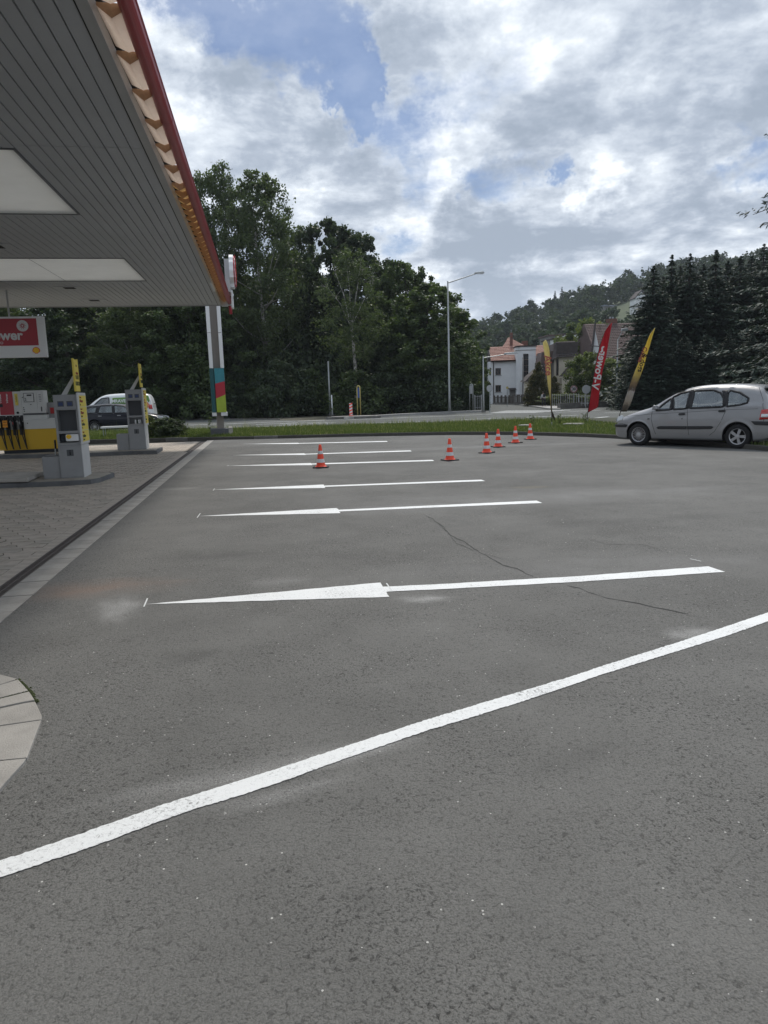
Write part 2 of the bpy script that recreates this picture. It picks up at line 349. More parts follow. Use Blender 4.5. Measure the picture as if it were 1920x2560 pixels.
# ------------------------------------------------------------------ ground
ST = dict(kind='structure')
flat('ground', [(-700, -60), (700, -60), (700, 260), (-700, 260)], -.06, 'forest_floor', **ST)
# parking lot: right of the concrete strip (site l > -2.1)
kerb_px = [(-400, 1134), (0, 1119), (200, 1107), (420, 1102), (640, 1098), (870, 1092), (1120, 1087.5), (1300, 1087.5), (1489, 1093.5), (1640, 1103), (1920, 1128), (2500, 1190)]
KL = [P(x, y) for x, y in kerb_px]
a0 = site(-2.1, -4); k0 = P(531, 1100.2)
pts = [a0, k0] + [k for k, (x, y) in zip(KL, kerb_px) if x > 540] + [Vector((40, 14, 0)), Vector((40, -5, 0))]
mb = MB(); 
lot = flat('parking_lot', pts, 0, 'lot_asphalt', **ST)
# cracks as thin dark strips in the asphalt
def crack(pxs, w, seed):
    r = random.Random(seed); pp = [P(*q) for q in pxs]; fine = []
    for a, b in zip(pp, pp[1:]):
        n = max(2, int((b - a).length / .06))
        for i in range(n): fine.append(a.lerp(b, i / n))
    j = Vector((0, 0, 0)); L1 = []; L2 = []
    for i, q in enumerate(fine):
        j = j * .8 + Vector((r.uniform(-1, 1), r.uniform(-1, 1), 0)) * .018
        ww = w * r.uniform(.3, 1.2) * (1 if 3 < i < len(fine) - 3 else .3); c = q + j
        L1.append((c.x - ww * .3, c.y - ww, .003)); L2.append((c.x + ww * .3, c.y + ww, .003))
    n = len(L1); m = MB(); m.add(L1 + L2, [(i, i + 1, n + i + 1, n + i) for i in range(n - 1)])
    m.build('crack', 'crack', lot)
crack([(1060, 1285), (1100, 1310), (1130, 1340), (1190, 1375), (1250, 1405), (1300, 1425), (1345, 1447)], .013, 1)
crack([(1085, 1300), (1150, 1362), (1200, 1390)], .006, 6)
crack([(1190, 1378), (1260, 1396), (1330, 1400)], .004, 7)
crack([(1440, 1340), (1520, 1360), (1600, 1362), (1680, 1385)], .005, 8)
crack([(1370, 1452), (1430, 1468), (1500, 1490), (1560, 1505), (1640, 1522), (1720, 1538), (1790, 1556)], .007, 2)
crack([(0, 2000), (100, 1985), (165, 1978)], .004, 3)
crack([(1660, 1395), (1745, 1405), (1790, 1424)], .002, 4)
# painted markings: slightly wandering edges
def strip_edges(A, B, seed, amp=.006, step=.05):
    r = random.Random(seed)
    def fine(line):
        o = []
        for a, b in zip(line, line[1:]):
            n = max(1, int((b - a).length / step))
            for i in range(n): o.append(a.lerp(b, i / n))
        o.append(line[-1]); return [q + Vector((r.uniform(-amp, amp), r.uniform(-amp, amp), 0)) for q in o]
    return fine(A), fine(B)
def paint_poly(name, pxs, m, parent, z=.004, seed=0, amp=.005, z0=0, **props):
    pp = [P(x, y) for x, y in pxs]; pp.append(pp[0]); a, _ = strip_edges(pp, pp[:2], seed, amp, .08 if (pp[0]).y < 12 else .4)
    return MB().poly([(q.x, q.y, z) for q in a[:-1]]).build(name, m, parent, **props)
ln = [(-60, 2175, 2220), (0, 2153, 2196), (84, 2127, 2167), (169, 2097, 2139), (253, 2068, 2110), (312, 2048, 2088), (380, 2022, 2062), (506, 1982, 2018), (600, 1953, 1990), (700, 1921, 1957), (860, 1868, 1899), (1072, 1799, 1826), (1161, 1772, 1800), (1300, 1730, 1757), (1416, 1696, 1718), (1515, 1663, 1684), (1700, 1605, 1627), (1830, 1562, 1586), (1920, 1532, 1554), (2150, 1462, 1482)]
top, bot = strip_edges([P(x, y) for x, y, _ in ln], [P(x, y) for x, _, y in ln], 5, .0035, .012)
m = MB(); n = min(len(top), len(bot))
m.poly([(q.x, q.y, .004) for q in top] + [(q.x, q.y, .004) for q in reversed(bot)])
m.build('painted_line', 'paint', lot, label='long white line crossing the near asphalt')
arrows = [
 [(363, 1511.6), (950, 1457), (957, 1467.5), (1100, 1461), (1450, 1441), (1770, 1416.6), (1812, 1430.7), (1450, 1455), (1100, 1474), (965, 1480), (973, 1493)],
 [(496, 1291), (842, 1270.6), (846, 1275), (1342, 1252), (1355, 1258), (848, 1279.2), (851, 1283.6)],
 [(533, 1224.6), (809, 1211.8), (811, 1214.6), (1203, 1199.5), (1212, 1203.2), (812, 1217.6), (813, 1220.4)],
 [(569, 1165), (777, 1157.8), (779, 1159.2), (1081, 1150), (1086, 1152.8), (780, 1161.8), (781, 1163.2)],
 [(581, 1138.4), (761, 1133.6), (763, 1134.8), (1026, 1126.2), (1029, 1128.8), (764, 1136.6), (765, 1137.6)],
 [(600, 1110.5), (745, 1107.3), (747, 1108), (967, 1102.8), (969, 1104.8), (748, 1109.4), (748, 1110)]]
for i, a in enumerate(arrows): paint_poly('painted_arrow', a, 'paint', lot, seed=i + 10)
for (x0, y0, x1, y1) in ((369, 1497, 360, 1518), (501, 1284, 493, 1295), (537, 1222, 533, 1227), (573, 1163, 567, 1166), (966, 1459, 980, 1478), (1725, 1398, 1752, 1404)):
    p, q = P(x0, y0), P(x1, y1); d = (q - p).normalized(); s_ = Vector((-d.y, d.x, 0)) * .006
    flat('chalk_mark', [p - s_, p + s_, q + s_, q - s_], .005, 'road_paint', lot)
# small stones and crumbs lying on the asphalt
m = MB(); r_ = random.Random(4)
for i in range(260):
    x, y = r_.uniform(-2.5, 3.5), r_.uniform(1.7, 9); s_ = r_.choice([.004, .005, .006, .009])
    if x < -1.2 and y > 5: continue
    m.add([(x + s_ * r_.uniform(.6, 1.3) * math.cos(t), y + s_ * r_.uniform(.6, 1.3) * math.sin(t), 0) for t in (0, 1.6, 3.1, 4.7)] + [(x, y, s_ * .8)], [(0, 1, 4), (1, 2, 4), (2, 3, 4), (3, 0, 4)])
m.build('gravel_crumbs', 'pale_concrete', kind='stuff')

# rounded kerb corner, near left
sl = [[(-260, 1690), (0, 1690.7), (45, 1703), (0, 1717), (-260, 1790)], [(-260, 1793), (0, 1719), (46.5, 1705), (72, 1733), (0, 1751), (-260, 1822)],
      [(-260, 1826), (0, 1754.5), (74, 1736), (88, 1757.5), (60, 1762), (0, 1775), (-260, 1832)], [(-260, 1836), (0, 1777.5), (62, 1764), (89, 1759.5), (105.4, 1794.7), (105, 1805), (0, 1820), (-260, 1860)],
      [(-260, 1864), (0, 1823), (104.5, 1807.5), (90, 1845), (69, 1902), (0, 1908.5), (-260, 1935)], [(-260, 1939), (0, 1911.5), (67, 1905), (58, 1917), (23.5, 1955.6), (0, 1983), (-200, 2180)]]
kc = thing('kerb_corner', P(-60, 1820), 0, kind='structure')
bp_ = P(-60, 1820)
for k, s_ in enumerate(sl):
    pp = [P(*q) - bp_ for q in s_]; 
    MB().prism([(q.x, q.y) for q in reversed(pp)], -.03, .016 + .002 * (k % 3)).build('kerb_slab', 'strip_concrete', kc, bevel=.004)
m = MB(); r_ = random.Random(8)
for a, b in (((45, 1704), (72, 1734)), ((72, 1734), (0, 1753)), ((72, 1734), (90, 1760)), ((72, 1736), (82, 1742)), ((45, 1704), (80, 1742))):
    A, B = P(*a), P(*b)
    for i in range(150):
        q = A.lerp(B, r_.random()); s_ = r_.uniform(.004, .010); x, y = q.x + r_.gauss(0, .008), q.y + r_.gauss(0, .008)
        m.add([(x - s_, y, .006), (x + s_, y, .006), (x, y + s_ * .7, .006 + s_), (x, y - s_ * .7, .006 + s_ * 1.4)], [(0, 1, 3), (0, 1, 2), (0, 3, 2), (1, 3, 2)])
m.build('moss', 'moss', kind='stuff')

# ------------------------------------------------------------------ paving under the canopy
S0, S1 = -3.5, 30.6
pv = thing('paving', site(0, 0, 0), TH, kind='structure')
MB().poly([(-24, S0, -.012), (-2.08, S0, -.012), (-2.08, 30.3, -.012), (-24, 31.3, -.012)]).build('paving_bed', 'joint_sand', pv)
# interlocking blocks
BL, BW = .27, .225
def block_poly(cx, cy, j):
    a, b = BL / 2 - .006, BW / 2 - .006; z = .022
    return [(cx - a - z, cy - b), (cx + a - z, cy - b), (cx + a + z, cy), (cx + a - z, cy + b), (cx - a - z, cy + b), (cx - a + z, cy)]
shared = []
for k, mm_ in enumerate(('block_a', 'block_b', 'block_c')):
    m = MB(); m.prism(block_poly(0, 0, 0), -.01, 0); shared.append(m.mesh('block', mm_))
stuffb = MB(); r_ = random.Random(3); cnt = 0
blocks = []
for j in range(int((S1 - S0) / BW) + 1):
    s_ = S0 + j * BW
    for i in range(85):
        l_ = -2.72 - i * BL - (BL / 2 if j % 2 else 0)
        if s_ > 30.2 - .0 * l_ : continue
        blocks.append((l_, s_))
def depth_px(l, s):
    v = site(l, s); u = v.x * F / max(v.y, .1) + 960
    return v.y, u
vis = [(depth_px(*b)[0], b) for b in blocks if depth_px(*b)[0] > 3 and -30 < depth_px(*b)[1]]
vis.sort(); near = set(b for _, b in vis[:300])
for b in blocks:
    y_, u_ = depth_px(*b)
    if y_ < 3 or u_ < -900: continue
    if b in near:
        o = link(shared[r_.choice([0, 0, 1, 1, 2])], 'paving_block', pv, (b[0], b[1], r_.uniform(-.002, .003)), (r_.uniform(-.01, .01), r_.uniform(-.01, .01), 0))
    else:
        stuffb.cur = r_.choice([0, 0, 0, 1, 2]); z = r_.uniform(-.002, .003)
        n = block_poly(b[0], b[1], 0); stuffb.add([(p[0], p[1], z) for p in n], [(0, 1, 2, 5), (5, 2, 3, 4)])
for j in range(int((S1 - S0) / BW) + 1):
    s_ = S0 + j * BW
    if j % 2 and s_ < 30: stuffb.cur = 1; stuffb.add([(-2.645 - BL / 2 + .006 - .006, s_ - BW / 2 + .006, 0), (-2.655, s_ - BW / 2 + .006, 0), (-2.655, s_ + BW / 2 - .006, 0), (-2.645 - BL / 2 + .006, s_ + BW / 2 - .006, 0)], [(0, 1, 2, 3)])
stuffb.build('paving_field', ['block_a', 'block_b', 'block_c'], pv, kind='stuff')
# gutter channel: concrete slabs, iron grating
sm = MB().box(-.13, -.242, -.03, .13, .242, .004).mesh('strip_slab', 'strip_concrete')
k = 0; s_ = S0
while s_ < 30.2:
    link(sm, 'strip_slab', pv, (-2.225, s_ + .25, r_.uniform(0, .004)), (0, r_.uniform(-.006, .006), 0)); s_ += .5
gm = MB()
gm.box(-.07, -.498, -.03, -.058, .498, .004).box(.058, -.498, -.03, .07, .498, .004).box(-.006, -.498, -.02, .006, .498, .002)
for i in range(24): gm.box(-.058, -.48 + i * .0415, -.016, .058, -.464 + i * .0415, -.001)
gme = gm.mesh('drain_grating', 'drain_iron')
s_ = S0
while s_ < 28.9: link(gme, 'drain_grating', pv, (-2.43, s_ + .5, 0)); s_ += 1.0
sm2 = MB().box(-.07, -.09, -.03, .07, .09, .002).mesh('drain_edge_stone', 'block_b')
s_ = S0
while s_ < 30.2:
    o = link(sm2, 'drain_edge_stone', pv, (-2.575, s_ + .1, r_.uniform(-.001, .003))); s_ += .19
    if s_ > 24: break

# ------------------------------------------------------------------ planted strip between the lot and the road
kb = thing('kerb', (0, 0, 0), 0, kind='structure')
def resample(line, step):
    o = [line[0].copy()]; acc = 0
    for a, b in zip(line, line[1:]):
        L_ = (b - a).length; t = step - acc
        while t <= L_: o.append(a.lerp(b, t / L_)); t += step
        acc = L_ - (t - step)
    return o
KR = resample(KL, 1.0)
for i, (a, b) in enumerate(zip(KR, KR[1:])):
    d = (b - a); d.z = 0; L_ = d.length
    if L_ < .05: continue
    m = MB().prismx([(0, -.05), (.10, -.05), (.10, .125), (.015, .125), (0, .105)], -L_ / 2 + .004, L_ / 2 - .004)
    c = (a + b) / 2; m.build('kerb_stone', 'kerb_dark' if r_.random() < .8 else 'kerb_concrete', kb, (c.x, c.y, r_.uniform(-.004, .004)), (0, 0, math.atan2(d.y, d.x)))
road_near_px = [(-400, 1084), (0, 1084), (400, 1082), (600, 1077), (880, 1068), (1100, 1063), (1300, 1055), (1500, 1049), (1700, 1046), (1920, 1044), (2500, 1044)]
RN = [P(*q) for q in road_near_px]
flat('planted_strip', [q + Vector((0, .08, 0)) for q in KL] + list(reversed([q + Vector((0, -.02, 0)) for q in RN])), .10, 'soil', **ST)
def lerp_line(L_, x):
    for a, b in zip(L_, L_[1:]):
        if a.x <= x <= b.x: return a.y + (b.y - a.y) * (x - a.x) / (b.x - a.x + 1e-9)
    return None
# grass blades
nb = 0; V = []; T = []
xs = rng.uniform(-21, 17, 150000); ts = rng.random(150000)
verts = []; tint = []
for x, t in zip(xs, ts):
    y0 = lerp_line(KL, x); y1 = lerp_line(RN, x)
    if y0 is None or y1 is None: continue
    y = y0 + .14 + (y1 - y0 - .16) * t
    if len(verts) >= 450000: break
    patch = .55 + .45 * math.sin(x * 1.7 + y * 2.3) * math.cos(x * .6 - y)
    h = rng.uniform(.05, .15) * (.7 + .5 * patch)
    if t > .85 and rng.random() < .25: h *= rng.uniform(1.4, 3.0)
    if rng.random() < .012: h *= 2.6
    a = rng.uniform(0, 6.28); w = .012 if h < .3 else .008; lx, ly = rng.normal(0, .25 * h, 2)
    dx, dy = w * math.cos(a), w * math.sin(a)
    verts += [(x - dx, y - dy, .10), (x + dx, y + dy, .10), (x + lx, y + ly, .10 + h)]
    tv = min(1, max(0, rng.normal(.45 + .2 * patch, .22))); tint.append(tv if h < .3 else rng.uniform(.9, 1))
me = bpy.data.meshes.new('grass'); nv = len(verts)
me.from_pydata(verts, [], [(i, i + 1, i + 2) for i in range(0, nv, 3)])
at = me.attributes.new('tint', 'FLOAT', 'FACE'); at.data.foreach_set('value', np.array(tint, 'f'))
me.materials.append(MATS['grass']); link(me, 'grass', kind='stuff')
# two flat concrete covers lying in the grass
for (x0, x1, y) in ((1300, 1326, 1064.5), (1412, 1456, 1061)):
    a, b = P(x0, y, .16), P(x1, y, .16); m = MB().box(0, -.2, 0, (b - a).length, .2, .05)
    m.build('concrete_cover', 'pale_concrete', None, a, (0, 0, math.atan2(b.y - a.y, b.x - a.x)), label='flat pale concrete cover lying in the grass ' + ('left of' if x0 < 1400 else 'right of') + ' the faded yellow flag pole', category='manhole cover', group='concrete covers in the grass strip')

# ------------------------------------------------------------------ road
far_px = [(-400, 1056), (0, 1053), (400, 1049), (700, 1050), (760, 1052), (860, 1048), (1000, 1039), (1150, 1032.5), (1205, 1030)]
FL = [P(*q) for q in far_px]
FR = [P(*q) for q in [(1372, 1024), (1500, 1019), (1700, 1012), (1920, 1005), (2500, 990)]]
road = flat('road', [q + Vector((0, -.02, 0)) for q in RN] + list(reversed(FR)) + list(reversed(FL)), -.003, 'road_asphalt', **ST)
# side street running back between the houses
SL = [P(*q) for q in [(1205, 1030.5), (1212, 1016), (1207, 1006), (1208, 1001.5)]]
SR = [P(*q) for q in [(1372, 1023.6), (1330, 1017), (1280, 1011), (1240, 1005.5), (1216, 1001.5)]]
flat('side_street', [SL[0], SL[1], SL[2], SL[3]] + list(reversed(SR)), -.004, 'street_asphalt', **ST)
# pavement along the street on the right
PR_near = [P(*q) for q in [(1216, 1001.6), (1240, 1005.6), (1280, 1011.2), (1330, 1017.3), (1372, 1023.8), (1400, 1024.5)]]
PR_far = [P(*q) for q in [(1222, 1000.8), (1245, 1003), (1290, 1007.5), (1340, 1012.8), (1368, 1016), (1410, 1018)]]
m = MB()
for i in range(len(PR_near) - 1):
    a, b, c, d = PR_near[i], PR_near[i + 1], PR_far[i + 1], PR_far[i]
    m.add([(q.x, q.y, z) for z in (-.02, .10) for q in (a, b, c, d)], [(4, 5, 6, 7), (0, 1, 5, 4)])
m.build('pavement', 'pavement_slab', **ST)
# raised far edge of the road: pavement left of the street
far2 = [P(*q) for q in [(860, 1049), (1000, 1040), (1150, 1033), (1204, 1030.8)]]
m = MB()
for i in range(len(far2) - 1):
    a, b = far2[i], far2[i + 1]; o_ = Vector((.2, 1.3, 0))
    m.add([(q.x, q.y, z) for z in (-.02, .16) for q in (a, b, b + o_, a + o_)], [(4, 5, 6, 7), (0, 1, 5, 4)])
m.build('pavement', 'pavement_slab', **ST)
flat('verge', [FL[0] + Vector((0, 0, 0)), FL[2], FL[4], FL[5], FL[6], FL[8], FL[8] + Vector((1, 9, 0)), FL[2] + Vector((0, 9, 0)), FL[0] + Vector((0, 9, 0))], -.01, 'verge_dry', **ST)
m = MB()
for a, b in zip(FL[:3], FL[1:4]):
    d = (b - a).normalized(); n_ = Vector((-d.y, d.x, 0)) * .14
    m.add([(q.x, q.y, z) for z in (-.02, .09) for q in (a, b, b + n_, a + n_)], [(4, 5, 6, 7), (0, 1, 5, 4)])
m.build('far_kerb', 'kerb_concrete', **ST)
# road markings
def rl(x0, y0, x1, y1, w=.15):
    a, b = P(x0, y0), P(x1, y1); d = (b - a).normalized(); s_ = Vector((-d.y, d.x, 0)) * w / 2
    flat('road_line', [a - s_, b - s_, b + s_, a + s_], .002, 'road_paint', road)
for q in ((455, 1063.5, 540, 1060, .3), (566, 1060, 812, 1050, .28), (812, 1050, 880, 1048.3, .2), (880, 1048.6, 1000, 1044.5, .25), (1000, 1044.5, 1230, 1035.5, .25),
          (486, 1070.5, 512, 1070, .2), (567, 1068.5, 625, 1066.5, .2), (690, 1063, 840, 1057, .3), (700, 1059, 818, 1055.5, .28), (640, 1061.5, 745, 1056.5, .2), (740, 1053, 812, 1051.5, .25),
          (635, 1070.5, 782, 1066, .4), (735, 1073.5, 812, 1070.5, .45), (578, 1077.5, 655, 1076.2, .4), (775, 1078, 830, 1077, .4),
          (640, 1066.5, 770, 1063, .25), (690, 1069, 880, 1064, .25),
          (920, 1058, 1060, 1054, .22), (1130, 1050.5, 1252, 1045, .22), (912, 1067.5, 1180, 1058.5, .3), (1180, 1058.5, 1260, 1054.5, .3), (480, 1075.5, 500, 1075, .3),
          (1316, 1043.5, 1444, 1038, .25), (1345, 1056, 1395, 1051.5, .3), (1455, 1048, 1520, 1042, .25), (1400, 1026, 1506, 1025, .2), (1512, 1032.5, 1620, 1029, .2), (1600, 1040, 1700, 1036, .2), (1390, 1031, 1500, 1026, .2)):
    rl(*q)
for i in range(6):                         # zebra crossing over the street mouth
    x0 = 1222 + i * 8; y0 = 1032.6 - i * 1.15; rl(x0, y0, x0 + 120 + i * 9, y0 - .9 - i * .15, .42)
m = MB(); a, b = P(868, 1052), P(898, 1072); s_ = Vector((.06, 0, 0))   # joint in the tarmac
flat('tar_joint', [a - s_, a + s_, b + s_, b - s_], .001, 'crack', road)

# low wall behind the road on the right
lw = thing('low_wall', P(1400, 1023), 0, label='low grey concrete wall along the far side of the road on the right', category='wall')
WL = [P(1398, 1023), P(1500, 1018.5), P(1620, 1014.5), P(1760, 1009), P(1930, 1003)]
r_ = random.Random(5)
for a, b in zip(WL, WL[1:]):
    n = max(1, int((b - a).length / 2.2)); d = (b - a).normalized()
    for i in range(n):
        p = a.lerp(b, (i + .5) / n) - lw.location; L_ = (b - a).length / n
        MB().box(-L_ / 2 + .015, 0, -.1, L_ / 2 - .015, .3, .50 + (0.03 if i % 2 else 0)).build('wall_panel', 'kerb_concrete', lw, p, (0, 0, math.atan2(d.y, d.x)))

# ------------------------------------------------------------------ hill
def hill_elev(px):                         # pixel row of the treeless ridge seen from the forecourt
    T_ = [(300, 860), (1000, 860), (1160, 850), (1240, 838), (1300, 828), (1400, 790), (1480, 764), (1550, 742), (1640, 716), (1750, 700), (1920, 680), (2400, 650)]
    for (a, ya), (b, yb) in zip(T_, T_[1:]):
        if a <= px <= b: return ya + (yb - ya) * (px - a) / (b - a)
    return 850
NA, NR = 60, 26; hv = []; hf = []
def hill_z(px, rr):
    d = ray(px, hill_elev(px)); h = EYE + d.z / math.hypot(d.x, d.y) * 470
    t = max(0, min(1, (rr - 160) / 310)); t = t * t * (3 - 2 * t) * .45 + t * .55
    return -.1 + h * t * (1 if rr < 480 else 1 - (rr - 480) / 500)
def hill_pt(px, rr):
    d = ray(px, 980); d = Vector((d.x, d.y, 0)).normalized(); return Vector((d.x * rr, d.y * rr, hill_z(px, rr)))
for i in range(NA + 1):
    px = 300 + i * 2100 / NA
    for j in range(NR + 1): hv.append(tuple(hill_pt(px, 160 + j * 18)))
for i in range(NA):
    for j in range(NR): hf.append((i * (NR + 1) + j, (i + 1) * (NR + 1) + j, (i + 1) * (NR + 1) + j + 1, i * (NR + 1) + j + 1))
MB().add(hv, hf).build('hill', 'hill_meadow', smooth=True, **ST)

def hill_at(px, py, dr=0):                 # the place on the slope seen at (px, py)
    best = None
    for k in range(160, 470, 4):
        p = hill_pt(px, k); q = p - Vector((0, 0, EYE)); y = 1280 - F * q.dot(cy_) / q.dot(fwd)
        if best is None or abs(y - py) < best[0]: best = (abs(y - py), k)
    return hill_pt(px, best[1] + dr), best[1]
# ------------------------------------------------------------------ vegetation
leafmat('birch_leaf', (.050, .072, .034), (.125, .160, .075), None, .35)
leafmat('dark_leaf', (.030, .047, .028), (.076, .104, .055), None, .28)
leafmat('linden_leaf', (.040, .062, .028), (.105, .145, .060), None, .32)
leafmat('bush_leaf', (.040, .065, .022), (.12, .15, .05), (.45, .42, .32), .3)
leafmat('garden_leaf', (.05, .08, .022), (.17, .20, .06), None, .3)
leafmat('thuja_leaf', (.035, .045, .012), (.13, .11, .035), None, .12)
leafmat('needle', (.028, .046, .034), (.060, .086, .062), None, .06, .6)
leafmat('blue_needle', (.028, .046, .038), (.062, .086, .070), None, .06, .6)
leafmat('hill_leaf', (.024, .042, .020), (.060, .085, .038), None, .2, .8)
mat('bark', (.06, .05, .042), .95, var=.4, vscale=5, bump=.6, bscale=20)
mat('birch_bark', (.52, .50, .46), .8, var=.75, vscale=3.5, col2=(.06, .055, .05), bump=.3, bscale=15)

def quad_mesh(name, V, tint, m, keep=None):
    n = len(V) // 4
    me = bpy.data.meshes.new(name); me.vertices.add(4 * n); me.vertices.foreach_set('co', V.astype('f').ravel())
    me.loops.add(4 * n); me.loops.foreach_set('vertex_index', np.arange(4 * n, dtype='i'))
    me.polygons.add(n); me.polygons.foreach_set('loop_start', np.arange(0, 4 * n, 4, dtype='i')); me.polygons.foreach_set('loop_total', np.full(n, 4, 'i'))
    a = me.attributes.new('tint', 'FLOAT', 'FACE'); a.data.foreach_set('value', tint.astype('f'))
    me.materials.append(MATS[m]); me.update(); return me
def unit(a): return a / (np.linalg.norm(a, axis=1, keepdims=True) + 1e-9)
def leaves(C, Rr, n, L, w, g, droop=0.0, shell=1.9, flatz=.9):
    """C (k,3) clump centres, Rr (k,) radii -> quads and tints"""
    k = len(C); idx = np.repeat(np.arange(k), n); N_ = len(idx)
    d = unit(g.normal(size=(N_, 3))); rad = Rr[idx] * g.random(N_) ** (1 / shell) * np.where(g.random(N_) < .16, g.uniform(1, 1.7, N_), 1)
    ctr = C[idx] + d * rad[:, None] * np.array([1, 1, flatz])
    a = unit(g.normal(size=(N_, 3)) + np.array([0, 0, -droop])); nn = unit(g.normal(size=(N_, 3)) + d * 1.0 + np.array([0, 0, .6]))
    b = unit(np.cross(a, nn)); sz = g.uniform(.65, 1.3, N_)[:, None]
    a = a * L / 2 * sz; b = b * w / 2 * sz
    V = np.stack([ctr - a, ctr + b - a * .1, ctr + a, ctr - b - a * .1], 1).reshape(-1, 3)
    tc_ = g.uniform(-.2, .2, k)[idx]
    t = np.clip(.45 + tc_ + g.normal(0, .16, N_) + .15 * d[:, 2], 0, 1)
    return V, t
def envelope(kind, t):                    # crown radius against relative height
    if kind == 'birch': return min(1, .45 + 1.7 * t) * math.sqrt(max(0, 1 - t ** 3.2))
    if kind == 'round': return math.sqrt(max(0, 1 - (2 * t - .9) ** 2 / 1.25))
    if kind == 'bush': return math.sqrt(max(0.05, 1 - t ** 2.2))
    return 1 - t
def crown_mesh(name, kind, H, base, rad, k, n, L, w, m, seed, rc=(.09, .17), droop=0, fork=()):
    g = np.random.default_rng(seed); C = []; Rr = []
    while len(C) < k:
        t = g.random(); e = envelope(kind, t)
        if g.random() > .25 + e: continue
        th = g.uniform(0, 6.28); wob = 1 + .22 * math.sin(3 * th + seed) + .12 * math.sin(5 * th + t * 9 + seed)
        r = rad * e * wob * math.sqrt(g.uniform(.05, 1)); rr = g.uniform(*rc) * rad * (1.15 - .4 * t)
        C.append((r * math.cos(th), r * math.sin(th), base + (H - base) * t)); Rr.append(rr)
    C = np.array(C); Rr = np.array(Rr)
    if droop:                             # hanging strands below each clump
        Vs, ts = leaves(C, Rr, int(n * .55), L, w, g, .3, 1.8, 1.0)
        sc = []; 
        idx = np.repeat(np.arange(k), 7); off = g.normal(size=(len(idx), 2)) * Rr[idx][:, None] * .7
        lens = g.uniform(.5, 1.0, len(idx)) * Rr[idx] * 2.4
        per = max(3, int(n * .45 / 7)); ii = np.repeat(np.arange(len(idx)), per); s = g.random(len(ii))
        ctr = np.stack([C[idx[ii], 0] + off[ii, 0], C[idx[ii], 1] + off[ii, 1], C[idx[ii], 2] - s * lens[ii]], 1) + g.normal(0, .07, (len(ii), 3))
        a = unit(g.normal(0, .5, (len(ii), 3)) + np.array([0, 0, -1])) * L / 2; b = unit(np.cross(a, g.normal(size=(len(ii), 3)))) * w / 2
        V2 = np.stack([ctr - a, ctr + b, ctr + a, ctr - b], 1).reshape(-1, 3); t2 = np.clip(.4 + g.normal(0, .18, len(ii)), 0, 1)
        return quad_mesh(name, np.concatenate([Vs, V2]), np.concatenate([ts, t2]), m), C
    V, t = leaves(C, Rr, n, L, w, g)
    return quad_mesh(name, V, t, m), C
def trunk_mesh(H, base, C, r0, m, seed, nlimb=16, lean=.3, fork=False):
    r = random.Random(seed); mb = MB(); pts = []; n = 8
    for i in range(n + 1):
        t = i / n; pts.append(Vector((math.sin(t * 2.3 + seed) * lean * t, math.cos(t * 1.9 + seed) * lean * t, H * .93 * t)))
    mb.tube(pts, [r0 * (1 - .93 * (i / n)) + .01 for i in range(n + 1)], 7)
    cs = sorted([Vector(c) for c in C], key=lambda c: r.random())[:nlimb]
    for c in cs:
        z = max(base * .8, c.z - (abs(c.x) + abs(c.y)) * r.uniform(.5, .9)); t = min(.98, z / (H * .93)); i = min(n - 1, int(t * n)); p = pts[i].lerp(pts[i + 1], t * n - i)
        mid = p.lerp(c, .5) + Vector((0, 0, -.1 * (c - p).length)); rr = r0 * (1 - .93 * t) * .5 + .012
        mb.tube([p, mid, c], [rr, rr * .6, .012], 5, cap=False)
    return mb.mesh('trunk', m)
def tree(name, loc, cm, tm, rz, label, group=None, cat='tree', scale=1, sxy=None):
    t = thing(name, loc, rz, label=label, category=cat)
    if group: t['group'] = group
    t.scale = (sxy or scale, sxy or scale, scale)
    if tm: link(tm, 'trunk', t)
    link(cm, 'crown', t); return t

# woodland across the road (positions surveyed from the forecourt)
def at(px, Y, z=0.0):
    p = PY(px, 990, Y); return Vector((p.x, p.y, z))
def top_at(px, py, Y): return PY(px, py, Y).z
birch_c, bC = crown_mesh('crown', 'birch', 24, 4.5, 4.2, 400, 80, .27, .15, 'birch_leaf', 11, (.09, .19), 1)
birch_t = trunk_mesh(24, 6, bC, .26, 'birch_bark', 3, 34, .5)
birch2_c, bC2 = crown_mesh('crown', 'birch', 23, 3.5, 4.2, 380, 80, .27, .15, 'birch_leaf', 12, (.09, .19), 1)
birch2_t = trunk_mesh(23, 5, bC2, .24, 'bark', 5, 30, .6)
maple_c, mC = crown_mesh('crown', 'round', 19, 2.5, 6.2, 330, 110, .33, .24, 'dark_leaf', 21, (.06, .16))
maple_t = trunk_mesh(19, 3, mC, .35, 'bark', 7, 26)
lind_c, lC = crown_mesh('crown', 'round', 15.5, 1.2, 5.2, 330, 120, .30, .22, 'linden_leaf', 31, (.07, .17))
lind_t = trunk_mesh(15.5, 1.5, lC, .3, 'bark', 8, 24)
slim_c, sC = crown_mesh('crown', 'birch', 16, 5.5, 3.0, 130, 70, .22, .12, 'birch_leaf', 41, (.10, .2), 1)
